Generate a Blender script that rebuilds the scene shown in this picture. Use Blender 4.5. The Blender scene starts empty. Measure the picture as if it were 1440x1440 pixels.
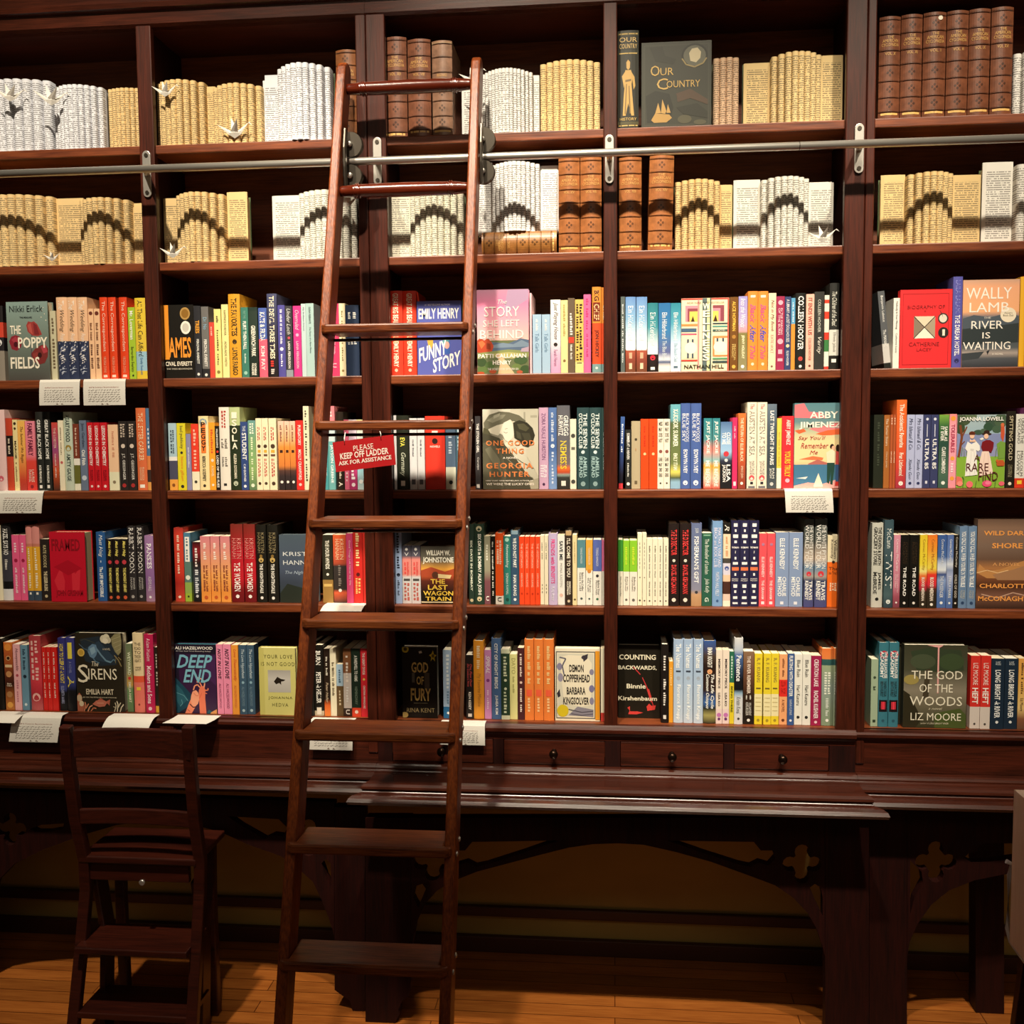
import bpy, math, random
from mathutils import Vector, Matrix
random.seed(7)
S = bpy.context.scene
COL = S.collection
# ------------------------------------------------------------------ camera
F = 1450.0
CY, CZ = -3.0, 1.76
yw, pt, rl = math.radians(5.70028), math.radians(4.34619), math.radians(-0.46728)
FW = Vector((-math.sin(yw)*math.cos(pt), math.cos(yw)*math.cos(pt), -math.sin(pt)))
_rt = Vector((math.cos(yw), math.sin(yw), 0)); _up = _rt.cross(FW)
RT = math.cos(rl)*_rt + math.sin(rl)*_up
UP = -math.sin(rl)*_rt + math.cos(rl)*_up
cam = bpy.data.cameras.new('camera'); camo = bpy.data.objects.new('camera', cam); COL.objects.link(camo)
cam.sensor_width = 36; cam.lens = 36*F/1440; cam.clip_start = .05
m = Matrix.Identity(4)
for i in range(3):
    m[i][0], m[i][1], m[i][2] = RT[i], UP[i], -FW[i]
m[0][3], m[1][3], m[2][3] = 0, CY, CZ
camo.matrix_world = m
S.camera = camo
# ------------------------------------------------------------------ light and exposure
S.view_settings.view_transform = 'Standard'; S.view_settings.look = 'None'
S.view_settings.exposure = 0.0; S.view_settings.gamma = 1; S.view_settings.use_curve_mapping = False
w = bpy.data.worlds.new('world'); S.world = w; w.use_nodes = True
w.node_tree.nodes['Background'].inputs[0].default_value = (1, .66, .36, 1)
w.node_tree.nodes['Background'].inputs[1].default_value = .036
def spot(name, loc, aim, power, size, blend, rad=.05, col=(1, .87, .68)):
    l = bpy.data.lights.new(name, 'SPOT'); l.energy = power; l.spot_size = math.radians(size)
    l.spot_blend = blend; l.shadow_soft_size = rad; l.color = col
    o = bpy.data.objects.new(name, l); COL.objects.link(o); o.location = loc
    o.rotation_euler = (Vector(aim)-Vector(loc)).to_track_quat('-Z', 'Y').to_euler()
    return o
spot('track_spot_light', (-1.2, -1.95, 4.55), (-1.5, .05, 1.75), 560, 46, .8)
spot('track_spot_light', (-.55, -1.9, 4.55), (-.42, .05, 1.9), 560, 40, .8)
spot('track_spot_light', (.25, -1.9, 4.55), (.22, .05, 1.65), 480, 40, .8)
spot('track_spot_light', (1.2, -1.95, 4.55), (1.05, .05, 1.8), 480, 42, .8)
al = bpy.data.lights.new('added_fill_light', 'AREA'); al.shape = 'RECTANGLE'; al.size = 3.2; al.size_y = .8; al.energy = 17; al.color = (1, .86, .66)  # unseen light added for reflections on rail and ledge, and soft front fill
ao = bpy.data.objects.new('added_fill_light', al); COL.objects.link(ao); ao.location = (.3, -4.4, 4.3)
ao.rotation_euler = (Vector((0, 0, 1.3))-ao.location).to_track_quat('-Z', 'Y').to_euler()
# ------------------------------------------------------------------ helpers
def hexc(h):
    if len(h) == 3: h = ''.join(c*2 for c in h)
    o = []
    for i in (0, 2, 4):
        c = int(h[i:i+2], 16)/255
        o.append(c/12.92 if c <= .04045 else ((c+.055)/1.055)**2.4)
    return tuple(o)+(1.0,)
def P(px, py, Y):
    d = RT*((px-720)/F) - UP*((py-720)/F) + FW
    t = (Y-CY)/d.y
    return Vector((0, CY, CZ)) + d*t
def XA(px, Y, Z):                      # X of the point seen at column px, on the line (Y, Z)
    a = RT - FW*((px-720)/F)
    return -(a.y*(Y-CY)+a.z*(Z-CZ))/a.x
def ZA(py, X, Y):
    a = UP + FW*((py-720)/F)
    return CZ - (a.x*X+a.y*(Y-CY))/a.z
def lerp(a, b, t): return a+(b-a)*t
class MB:
    def __init__(s): s.v = []; s.f = []; s.c = []; s.sm = []
    def add(s, vs, fs, col=None, smooth=False):
        n = len(s.v); s.v += [tuple(v) for v in vs]
        for f in fs:
            s.f.append(tuple(i+n for i in f)); s.c.append(col); s.sm.append(smooth)
        return s
    def box(s, x0, y0, z0, x1, y1, z1, col=None):
        return s.add([(x0,y0,z0),(x1,y0,z0),(x1,y1,z0),(x0,y1,z0),(x0,y0,z1),(x1,y0,z1),(x1,y1,z1),(x0,y1,z1)],
              [(3,2,1,0),(4,5,6,7),(0,1,5,4),(1,2,6,5),(2,3,7,6),(3,0,4,7)], col)
    def loft(s, rings, col=None, smooth=False, cap=True, close=False):
        k = len(rings[0]); vs = [p for r in rings for p in r]; fs = []
        for i in range(len(rings)-1):
            for j in range(k):
                a, b = i*k+j, i*k+(j+1) % k
                fs.append((a, b, b+k, a+k))
        n = len(s.v); s.add(vs, fs, col, smooth)
        if cap:
            s.f += [tuple(n+j for j in reversed(range(k))), tuple(n+(len(rings)-1)*k+j for j in range(k))]
            s.c += [col, col]; s.sm += [False, False]
        return s
    def tube(s, pts, r, seg=10, col=None, flat=None):
        pts = [Vector(p) for p in pts]; rings = []
        for i, p in enumerate(pts):
            d = (pts[min(i+1, len(pts)-1)]-pts[max(i-1, 0)]).normalized()
            u = d.cross(Vector((0, 0, 1)))
            if u.length < .05: u = d.cross(Vector((0, 1, 0)))
            u.normalize(); q = u.cross(d)
            rr = r[i] if isinstance(r, (list, tuple)) else r
            rings.append([p+(u*math.cos(2*math.pi*k/seg)+q*math.sin(2*math.pi*k/seg))*rr for k in range(seg)])
        return s.loft(rings, col, True)
    def sweep(s, pts, hx, hy, col=None):    # rectangular bar through points, sized along x and across
        pts = [Vector(p) for p in pts]; rings = []
        for i, p in enumerate(pts):
            d = (pts[min(i+1, len(pts)-1)]-pts[max(i-1, 0)]).normalized()
            u = Vector((1, 0, 0)); u = (u-d*u.dot(d)).normalized(); q = d.cross(u)
            rings.append([p-u*hx-q*hy, p+u*hx-q*hy, p+u*hx+q*hy, p-u*hx+q*hy])
        return s.loft(rings, col)
    def xprofile(s, prof, x0, x1, col=None, e0=0, e1=0, smooth=False):  # (y, z) outline extruded in x; e = mitre beyond y = -.122
        return s.loft([[(x0+e0*min(0, y+.1222), y, z) for y, z in prof], [(x1+e1*min(0, y+.1222), y, z) for y, z in prof]], col, smooth)
    def build(s, name, mat, parent=None, loc=None, bevel=0, kind=None):
        me = bpy.data.meshes.new(name)
        o = Vector(loc) if loc is not None else None
        vs = [tuple(Vector(v)-o) for v in s.v] if o is not None else s.v
        me.from_pydata(vs, [], s.f); me.validate()
        if len(me.polygons) == len(s.f):
            me.polygons.foreach_set('use_smooth', s.sm)
        if any(c is not None for c in s.c):
            ca = me.color_attributes.new('Col', 'FLOAT_COLOR', 'CORNER')
            buf = []
            for p in me.polygons:
                c = s.c[p.index] or (1, 1, 1, 1)
                if isinstance(c, list):
                    for k in range(p.loop_total): buf += c[k]
                else:
                    buf += list(c)*p.loop_total
            ca.data.foreach_set('color', buf)
        me.materials.append(mat)
        ob = bpy.data.objects.new(name, me); COL.objects.link(ob)
        if o is not None: ob.location = o
        if parent is not None: ob.parent = parent
        if kind: ob['kind'] = kind
        if bevel:
            b = ob.modifiers.new('b', 'BEVEL'); b.width = bevel; b.segments = 2; b.limit_method = 'ANGLE'
        return ob
def tag(o, label, cat, group=None):
    o['label'] = label; o['category'] = cat
    if group: o['group'] = group
    return o
def thing(name, label, cat, loc=(0, 0, 0), group=None):
    o = bpy.data.objects.new(name, None); COL.objects.link(o); o.location = loc; o.empty_display_size = .1
    return tag(o, label, cat, group)
def part(mb, name, mat, parent, bevel=0, label=None):     # mb in world space, parent unrotated
    o = mb.build(name, mat, parent, loc=None, bevel=bevel)
    o.matrix_parent_inverse = Matrix.Translation(-Vector(parent.location))
    if label: o['label'] = label
    return o
# ------------------------------------------------------------------ materials
def newmat(name):
    mt = bpy.data.materials.new(name); mt.use_nodes = True
    n = mt.node_tree.nodes; b = n['Principled BSDF']
    return mt, n, mt.node_tree.links, b
def wood(name, c1, c2, axis, rough=.3, fine=90, bump=.15, coat=0.0, spec=.5):
    mt, n, l, b = newmat(name)
    tc = n.new('ShaderNodeTexCoord'); mp = n.new('ShaderNodeMapping')
    sc = [14, 14, 14]; sc[axis] = 1.3; mp.inputs['Scale'].default_value = sc
    l.new(tc.outputs['Object'], mp.inputs[0])
    nz = n.new('ShaderNodeTexNoise'); nz.inputs['Scale'].default_value = 1.6; nz.inputs['Detail'].default_value = 6; nz.inputs['Distortion'].default_value = 1.2
    l.new(mp.outputs[0], nz.inputs['Vector'])
    mp2 = n.new('ShaderNodeMapping'); s2 = [fine, fine, fine]; s2[axis] = fine*.06; mp2.inputs['Scale'].default_value = s2
    l.new(tc.outputs['Object'], mp2.inputs[0])
    n2 = n.new('ShaderNodeTexNoise'); n2.inputs['Scale'].default_value = 2.2; n2.inputs['Detail'].default_value = 3
    l.new(mp2.outputs[0], n2.inputs['Vector'])
    mx = n.new('ShaderNodeMath'); mx.operation = 'MULTIPLY_ADD'; mx.inputs[1].default_value = .55
    l.new(n2.outputs[0], mx.inputs[0])
    m3 = n.new('ShaderNodeMath'); m3.operation = 'MULTIPLY'; m3.inputs[1].default_value = .55
    l.new(nz.outputs[0], m3.inputs[0]); l.new(m3.outputs[0], mx.inputs[2])
    rp = n.new('ShaderNodeValToRGB'); rp.color_ramp.elements[0].position = .36; rp.color_ramp.elements[1].position = .7
    rp.color_ramp.elements[0].color = hexc(c1); rp.color_ramp.elements[1].color = hexc(c2)
    l.new(mx.outputs[0], rp.inputs[0]); l.new(rp.outputs[0], b.inputs['Base Color'])
    b.inputs['Roughness'].default_value = rough
    b.inputs['Specular IOR Level'].default_value = spec
    b.inputs['Coat Weight'].default_value = coat; b.inputs['Coat Roughness'].default_value = .18
    bp = n.new('ShaderNodeBump'); bp.inputs['Strength'].default_value = bump; bp.inputs['Distance'].default_value = .002
    l.new(n2.outputs[0], bp.inputs['Height']); l.new(bp.outputs[0], b.inputs['Normal'])
    return mt
def plain(name, c, rough=.5, metal=0.0, spec=.5):
    mt, n, l, b = newmat(name)
    b.inputs['Roughness'].default_value = rough; b.inputs['Metallic'].default_value = metal
    b.inputs['Specular IOR Level'].default_value = spec
    nz = n.new('ShaderNodeTexNoise'); nz.inputs['Scale'].default_value = 40; nz.inputs['Detail'].default_value = 3
    mx = n.new('ShaderNodeMixRGB'); mx.inputs[1].default_value = hexc(c)
    d = hexc(c); mx.inputs[2].default_value = (d[0]*.82, d[1]*.82, d[2]*.82, 1)
    l.new(nz.outputs[0], mx.inputs[0]); l.new(mx.outputs[0], b.inputs['Base Color'])
    return mt
def attr(name, rough=.5, spec=.5, lines=False, metal=0.0, wear=0.0):
    mt, n, l, b = newmat(name)
    a = n.new('ShaderNodeVertexColor'); a.layer_name = 'Col'
    b.inputs['Roughness'].default_value = rough; b.inputs['Specular IOR Level'].default_value = spec
    b.inputs['Metallic'].default_value = metal
    out = a.outputs['Color']
    if wear:
        tc = n.new('ShaderNodeTexCoord')
        nz = n.new('ShaderNodeTexNoise'); nz.inputs['Scale'].default_value = 60; nz.inputs['Detail'].default_value = 5
        l.new(tc.outputs['Object'], nz.inputs['Vector'])
        rp = n.new('ShaderNodeMapRange'); rp.inputs['From Min'].default_value = .3; rp.inputs['From Max'].default_value = .75
        rp.inputs['To Min'].default_value = 1-wear; rp.inputs['To Max'].default_value = 1+wear*.4
        l.new(nz.outputs[0], rp.inputs[0])
        mm = n.new('ShaderNodeMixRGB'); mm.blend_type = 'MULTIPLY'; mm.inputs[0].default_value = 1
        l.new(out, mm.inputs[1]); l.new(rp.outputs[0], mm.inputs[2]); out = mm.outputs[0]
        bp = n.new('ShaderNodeBump'); bp.inputs['Strength'].default_value = .2; bp.inputs['Distance'].default_value = .001
        l.new(nz.outputs[0], bp.inputs['Height']); l.new(bp.outputs[0], b.inputs['Normal'])
    if lines:      # printed lines of type
        tc = n.new('ShaderNodeTexCoord'); sx = n.new('ShaderNodeSeparateXYZ'); l.new(tc.outputs['Object'], sx.inputs[0])
        z = n.new('ShaderNodeMath'); z.operation = 'MULTIPLY'; z.inputs[1].default_value = 165
        l.new(sx.outputs[2], z.inputs[0])
        fr = n.new('ShaderNodeMath'); fr.operation = 'FRACT'; l.new(z.outputs[0], fr.inputs[0])
        fl = n.new('ShaderNodeMath'); fl.operation = 'FLOOR'; l.new(z.outputs[0], fl.inputs[0])
        lt = n.new('ShaderNodeMath'); lt.operation = 'LESS_THAN'; lt.inputs[1].default_value = .48; l.new(fr.outputs[0], lt.inputs[0])
        cb = n.new('ShaderNodeCombineXYZ')
        x2 = n.new('ShaderNodeMath'); x2.operation = 'MULTIPLY'; x2.inputs[1].default_value = 210; l.new(sx.outputs[0], x2.inputs[0])
        f2 = n.new('ShaderNodeMath'); f2.operation = 'MULTIPLY'; f2.inputs[1].default_value = 7.31; l.new(fl.outputs[0], f2.inputs[0])
        l.new(x2.outputs[0], cb.inputs[0]); l.new(f2.outputs[0], cb.inputs[1])
        nz = n.new('ShaderNodeTexNoise'); nz.inputs['Scale'].default_value = 1; nz.inputs['Detail'].default_value = 1; l.new(cb.outputs[0], nz.inputs['Vector'])
        gt = n.new('ShaderNodeMath'); gt.operation = 'GREATER_THAN'; gt.inputs[1].default_value = .42; l.new(nz.outputs[0], gt.inputs[0])
        m1 = n.new('ShaderNodeMath'); m1.operation = 'MULTIPLY'; l.new(lt.outputs[0], m1.inputs[0]); l.new(gt.outputs[0], m1.inputs[1])
        m2 = n.new('ShaderNodeMath'); m2.operation = 'MULTIPLY'; l.new(m1.outputs[0], m2.inputs[0]); l.new(a.outputs['Alpha'], m2.inputs[1])
        m4 = n.new('ShaderNodeMath'); m4.operation = 'MULTIPLY'; m4.inputs[1].default_value = .68; l.new(m2.outputs[0], m4.inputs[0])
        mm = n.new('ShaderNodeMixRGB'); l.new(m4.outputs[0], mm.inputs[0]); l.new(out, mm.inputs[1]); mm.inputs[2].default_value = (.06, .05, .045, 1)
        out = mm.outputs[0]
    l.new(out, b.inputs['Base Color'])
    return mt
D1, D2 = '280f07', '502012'
WS = wood('mahogany_shelf', '4a1c0b', '884522', 0, .42, coat=.05)  # worn shelf wood, with caught light and orange bounce put into its colour
WX = wood('mahogany_along', D1, D2, 0, .4, coat=.04, spec=.35)
WZ = wood('mahogany_upright', D1, D2, 2, .4, coat=.04, spec=.35)
WB = wood('mahogany_back', '4a2210', '7c3e1c', 0, .6)  # back wood lightened, bounced glow inside the bays put into its colour
WG = wood('mahogany_polished', '2a1009', '4a2013', 0, .24, coat=.6, bump=.08)
WD = wood('mahogany_dark', '160503', '2c0b06', 2, .55, bump=.1, spec=.25)
OZ = wood('oak_upright', '421405', '8e4416', 2, .42, fine=120, bump=.3, coat=.04, spec=.35)
OX = wood('oak_along', '3c1408', '8c4a22', 0, .4, fine=120, bump=.3, coat=.1, spec=.4)
RX = wood('cherry_rung', '400f06', '642410', 0, .22, coat=.7, bump=.05)
FLR = wood('floor_board', '8e4c1c', 'b46c2e', 0, .32, coat=.2)
nn, ll = FLR.node_tree.nodes, FLR.node_tree.links       # board seams
tcx = nn.new('ShaderNodeTexCoord'); bk = nn.new('ShaderNodeTexBrick'); bk.inputs['Scale'].default_value = 1
bk.inputs['Brick Width'].default_value = 1.1; bk.inputs['Row Height'].default_value = .062; bk.inputs['Mortar Size'].default_value = .0016
bk.inputs['Color1'].default_value = (.82, .82, .82, 1); bk.inputs['Color2'].default_value = (1.15, 1.12, 1.1, 1); bk.inputs['Mortar'].default_value = (.25, .2, .18, 1)
mxf = nn.new('ShaderNodeMixRGB'); mxf.blend_type = 'MULTIPLY'; mxf.inputs[0].default_value = 1
ll.new(tcx.outputs['Object'], bk.inputs['Vector'])
src = [l for l in ll if l.to_socket == nn['Principled BSDF'].inputs['Base Color']][0].from_socket
ll.new(src, mxf.inputs[1]); ll.new(bk.outputs['Color'], mxf.inputs[2]); ll.new(mxf.outputs[0], nn['Principled BSDF'].inputs['Base Color'])
CHW = wood('chair_wood', '240b06', '42180d', 0, .36)
STEEL = plain('brushed_steel', 'd8d4cc', .36, .85)
NICK = plain('nickel', 'd8d4cc', .35, .8)
DSTEEL = plain('dark_iron', '5a544c', .4, 1.0)
BRASSD = plain('dark_bronze', '3a2a20', .25, .9)
WALLM = plain('olive_plaster', 'b09650', .8)
BASEM = plain('brown_paint', '4a2614', .5)
COVER = attr('book_cover', .42, .4)
PAGE = attr('page_block', .85, .2)
INK = attr('printed_ink', .5, .4)
PRINTED = attr('printed_page', .8, .2, lines=True)
LEATH = attr('leather', .38, .5, wear=.35)
GOLDI = attr('gilt', .4, .6)
PAPER = plain('white_paper', 'eeeae0', .8, 0, .2)
# ------------------------------------------------------------------ lettering
_gl = {}
def glyphs(t, fl=''):
    k = (t, fl)
    if k in _gl: return _gl[k]
    cu = bpy.data.curves.new('t', 'FONT'); cu.body = t; cu.resolution_u = 2; cu.fill_mode = 'FRONT'
    if 'b' in fl: cu.offset = .022
    if 'i' in fl: cu.shear = .3
    if 's' in fl: cu.space_character = 1.25
    o = bpy.data.objects.new('t', cu)
    me = bpy.data.meshes.new_from_object(o)
    v = [(q.co.x, q.co.y) for q in me.vertices]; f = [tuple(p.vertices) for p in me.polygons]
    bpy.data.objects.remove(o); bpy.data.curves.remove(cu); bpy.data.meshes.remove(me)
    if not v: r = ([], [], 1)
    else:
        x0 = min(a for a, b in v); x1 = max(a for a, b in v); y0 = min(b for a, b in v); y1 = max(b for a, b in v)
        sx, sy = max(x1-x0, 1e-4), max(y1-y0, 1e-4)
        r = ([((a-x0)/sx, (b-y0)/sy) for a, b in v], f, sx/sy)
    _gl[k] = r; return r
def put(mb, t, fl, col, fn):     # fn maps (u along, v up) in 0..1 to a 3D point
    v, f, a = glyphs(t, fl)
    if v: mb.add([fn(u, q) for u, q in v], f, col)
# ------------------------------------------------------------------ books
ORD = ['first','second','third','fourth','fifth','sixth','seventh','eighth','ninth','tenth','eleventh','twelfth','thirteenth','fourteenth','fifteenth','sixteenth','seventeenth','eighteenth','nineteenth','twentieth','twenty-first','twenty-second','twenty-third','twenty-fourth','twenty-fifth','twenty-sixth','twenty-seventh','twenty-eighth']
SZ = {1: 2.6215, 2: 2.279, 3: 1.9349, 4: 1.5955, 5: 1.2507, 6: .9003}
ROWN = {1: 'top', 2: 'second', 3: 'third', 4: 'fourth', 5: 'fifth', 6: 'bottom'}
BAYN = {'A': 'leftmost bay', 'B': 'second bay', 'C': 'middle bay', 'D': 'fourth bay', 'E': 'rightmost bay'}
YS = .034
def stops(spec):
    """'c0 .5:c1 .8:c2' hard bands, '~0:c .5:c 1:c' gradient -> list of (f0, f1, colA, colB)"""
    sp = spec.split()
    if sp[0].startswith('~'):
        st = [q.lstrip('~').split(':') for q in sp]; st = [(float(a), hexc(c)) for a, c in st]
        return [(st[i][0], st[i+1][0], st[i][1], st[i+1][1]) for i in range(len(st)-1)]
    st = [(0.0, hexc(sp[0]))]+[(float(q.split(':')[0]), hexc(q.split(':')[1])) for q in sp[1:]]
    return [(st[i][0], st[i+1][0] if i+1 < len(st) else 1.0, st[i][1], st[i][1]) for i in range(len(st))]
def cover_mesh(W, H, D, bands, bulge=.0015, t=.0016, n=6):
    mb = MB(); outer = [(-W/2, D)]
    for k in range(n+1):
        u = -1+2*k/n; outer.append((u*W/2, -bulge*(1-u*u)))
    outer.append((W/2, D))
    inner = [(-W/2+t, D)]+[(max(-W/2+t, min(W/2-t, x)), t) for x, y in outer[1:-1]]+[(W/2-t, D)]
    k = len(outer)
    for f0, f1, ca, cb in bands:
        za, zb = H*(1-f1), H*(1-f0)
        vs = [(x, y, za) for x, y in outer]+[(x, y, zb) for x, y in outer]
        mb.add(vs, [(i, i+1, i+1+k, i+k) for i in range(k-1)], [cb, cb, ca, ca])
    ct, cb = bands[0][2], bands[-1][3]
    mb.add([(x, y, 0) for x, y in inner]+[(x, y, H) for x, y in inner], [(i+1, i, i+k, i+1+k) for i in range(k-1)], ct)
    mb.add([(x, y, H) for x, y in outer+inner], [(i, i+1, i+1+k, i+k) for i in range(k-1)], ct)
    mb.add([(x, y, 0) for x, y in outer+inner], [(i+1, i, i+k, i+1+k) for i in range(k-1)], cb)
    for i in (0, k-1):
        a, b = outer[i], inner[i]
        q = [(a[0], a[1], 0), (b[0], b[1], 0), (b[0], b[1], H), (a[0], a[1], H)]
        mb.add(q, [(0, 1, 2, 3) if i == 0 else (3, 2, 1, 0)], ct)
    return mb
def spine_text(lts, spec, W, H, ys):
    for it in spec.split(';'):
        it = it.strip()
        if not it: continue
        lt = MB(); lts.append(lt)
        q = it.split(' ', 3); col = hexc(q[0]); a, b = float(q[1]), float(q[2]); rest = q[3]
        fl, wd = '', .58
        while rest[:1] == '-' and ' ' in rest:
            tk, rest = rest.split(' ', 1); tk = tk[1:]
            if tk[:1] == 'w': wd = float(tk[1:])
            else: fl += tk
        if 'r' in fl:            # rectangle of print
            x = W*wd/2; z0, z1 = H*(1-b), H*(1-a)
            xs = [-x, -x/3, x/3, x]
            lt.add([(p, ys(p)-.0003, z) for z in (z0, z1) for p in xs], [(i, i+1, i+5, i+4) for i in range(3)], col); continue
        if 'z' in fl:            # jagged ridge strokes
            rg = random.Random(rest); nz_ = 9
            for k in range(nz_):
                x0_, x1_ = sorted((rg.uniform(-W*wd/2, W*wd/2), rg.uniform(-W*wd/2, W*wd/2))); v_ = lerp(a, b, (k+rg.random()*.5)/nz_)
                xm = (x0_+x1_)/2; zz = H*(1-v_); dh = H*(b-a)*.09
                lt.add([(x0_, ys(x0_)-.0003, zz-dh), (xm, ys(xm)-.0003, zz-dh*.2), (x1_, ys(x1_)-.0003, zz), (xm, ys(xm)-.0003, zz+dh)], [(0, 1, 2, 3)], col)
            continue
        if 'o' in fl:            # round mark
            r = min(W*wd/2, H*(b-a)/2); cz = H*(1-(a+b)/2)
            lt.add([(r*math.cos(k*math.pi/6), ys(r*math.cos(k*math.pi/6))-.0004, cz+r*math.sin(k*math.pi/6)) for k in range(12)], [tuple(range(12))], col); continue
        if 'k' in fl:            # lettering too small to read: rows of letter-like strokes
            lns = rest.split('/'); n = len(lns); rg = random.Random(rest); pw = W*wd/n
            for k, ln in enumerate(lns):
                m_ = max(len(ln), 1); cw = H*(b-a)/m_; xc = (n-1)*pw/2-k*pw; hh = min(pw*.8, cw*1.9)
                for q, ch in enumerate(ln):
                    if ch == ' ': continue
                    z1 = H*(1-a)-cw*(q+.08); z0 = z1-cw*rg.uniform(.5, .78); xa = xc-hh/2; xb = xa+hh*rg.uniform(.6, 1)
                    lt.add([(xa, ys(xa)-.0005, z0), (xb, ys(xb)-.0005, z0), (xb, ys(xb)-.0005, z1), (xa, ys(xa)-.0005, z1)], [(0, 1, 2, 3)], col)
            continue
        if 'u' in fl:            # upright letters stacked down the spine
            n = len(rest)
            for k, ch in enumerate(rest):
                za = H*(1-lerp(a, b, (k+.82)/n)); zb = H*(1-lerp(a, b, k/n))
                put(lt, ch, 'b', col, lambda u, v: (lerp(-W*wd/2, W*wd/2, u), ys(0)-.0005, lerp(za, zb, v)))
            continue
        lines = rest.split('/')
        if 'h' in fl:            # horizontal lines across the spine
            n = len(lines)
            for k, ln in enumerate(lines):
                za = H*(1-lerp(a, b, (k+.72)/n)); zb = H*(1-lerp(a, b, k/n))
                asp = glyphs(ln, fl)[2]; ww = min(W*wd, (zb-za)*asp*1.5)
                put(lt, ln, fl, col, lambda u, v: ((u-.5)*ww, ys((u-.5)*ww)-.0005, lerp(za, zb, v)))
            continue
        n = len(lines); pw = W*wd/n
        L = H*(b-a)
        for k, ln in enumerate(lines):
            asp = glyphs(ln, fl)[2]; hh = min(pw*.86 if n > 1 else pw, 2.1*L/asp); LL = min(L, hh*asp*1.8)
            xc = (n-1)*pw/2-k*pw
            put(lt, ln, fl, col, lambda u, v: (xc-hh/2+hh*v, ys(xc-hh/2+hh*v)-.0005, H*(1-a)-u*LL))
def build_clusters(mb_items, name, mat, parent):
    # each run of print that stands apart from the rest is a part of its own
    bx = []
    for mb in mb_items:
        if not mb.v: continue
        lo = [min(v[i] for v in mb.v) for i in range(3)]; hi = [max(v[i] for v in mb.v) for i in range(3)]
        bx.append([lo, hi, mb])
    while True:
        hit = None
        for i in range(len(bx)):
            for j in range(i+1, len(bx)):
                g = math.sqrt(sum(max(0, bx[i][0][k]-bx[j][1][k], bx[j][0][k]-bx[i][1][k])**2 for k in range(3)))
                if g < .012: hit = (i, j); break
            if hit: break
        if not hit: break
        i, j = hit; a, b = bx[i], bx.pop(j)
        n = len(a[2].v); a[2].v += b[2].v; a[2].f += [tuple(q+n for q in f) for f in b[2].f]; a[2].c += b[2].c; a[2].sm += b[2].sm
        a[0] = [min(p, q) for p, q in zip(a[0], b[0])]; a[1] = [max(p, q) for p, q in zip(a[1], b[1])]
    for _, _, mb in bx: mb.build(name, mat, parent)
def fin(root, look, row, bay, idx, cat='book'):
    tag(root, f"{look}, {ORD[idx]} along {ROWN[row]} shelf, {BAYN[bay]}", cat, f"books on the {ROWN[row]} shelf, {BAYN[bay]}")
PG = ['e6dabc', 'e9dfc6', 'ddcfae', 'efe8d6']
def spine_book(x0, x1, H, z, Y, cols, texts, D, hard, lean=0):
    W = x1-x0; t = .0028 if hard else .0009; bul = min(.004, W*.12) if hard else .0006
    ys = lambda x: -bul*(1-min(1, (2*x/W)**2))
    mb = cover_mesh(W, H, D, stops(cols), bul, t)
    px = (x0+x1)/2
    r = mb.build('hardcover_book' if hard else 'paperback_book', COVER)
    pc = hexc(random.choice(PG)); g = .003 if hard else .0002
    MB().box(-W/2+t+.0002, t+.0005, g, W/2-t-.0002, D-g-.001, H-g, pc).build('page_block', PAGE, r)
    if texts.strip():
        lts = []; spine_text(lts, texts, W, H, ys)
        build_clusters(lts, 'spine_lettering', INK, r)
    r.location = (px, Y, z+.0004)
    if lean:
        an = math.atan2(lean, H); s = 1 if lean > 0 else -1
        r.rotation_euler = (0, an, 0)
        c = Vector((s*W/2, 0, 0)); c2 = Matrix.Rotation(an, 3, 'Y') @ c
        r.location = Vector((px, Y, z+.0006)) + c - c2
    return r
def art(mbs, items, W, H, T, y0):
    e = [.0001]
    def pt(u, v, d=0):
        u = min(max(u, .002), .998); v = min(max(v, .002), .998)
        return ((u-.5)*W, y0-e[0]-d, (1-v)*H)
    for it in items:
        k = it[0]; e[0] += .00004; mb = MB(); mbs.append(mb)
        if k == 'r':
            _, a, b, c, d, col = it; mb.add([pt(a, d), pt(c, d), pt(c, b), pt(a, b)], [(0, 1, 2, 3)], hexc(col))
        elif k == 'g':
            _, a, b, c, d, col = it
            for f0, f1, ca, cb in stops(col):
                v0, v1 = lerp(b, d, f0), lerp(b, d, f1)
                mb.add([pt(a, v1), pt(c, v1), pt(c, v0), pt(a, v0)], [(0, 1, 2, 3)], [cb, cb, ca, ca])
        elif k == 'e':
            _, a, b, ru, rv, col = it
            mb.add([pt(a+ru*math.cos(q*math.pi/10), b-rv*math.sin(q*math.pi/10)) for q in range(20)], [tuple(range(20))], hexc(col))
        elif k == 'p':
            _, ps, col = it; ps = [tuple(map(float, q.split(','))) for q in ps.split()]
            ar = sum(ps[i][0]*ps[(i+1) % len(ps)][1]-ps[(i+1) % len(ps)][0]*ps[i][1] for i in range(len(ps)))
            if ar > 0: ps = ps[::-1]
            mb.add([pt(*q) for q in ps], [tuple(range(len(ps)))], hexc(col))
        elif k == 'l':     # stroke
            _, ps, wd, col = it; ps = [tuple(map(float, q.split(','))) for q in ps.split()]
            for i in range(len(ps)-1):
                (a, b), (c, d) = ps[i], ps[i+1]; dx, dy = c-a, (d-b)*H/W; L = math.hypot(dx, dy) or 1
                nx, ny = -dy/L*wd/2, dx/L*wd/2*W/H
                mb.add([pt(a-nx, b-ny), pt(c-nx, d-ny), pt(c+nx, d+ny), pt(a+nx, b+ny)], [(0, 1, 2, 3)], hexc(col))
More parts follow.
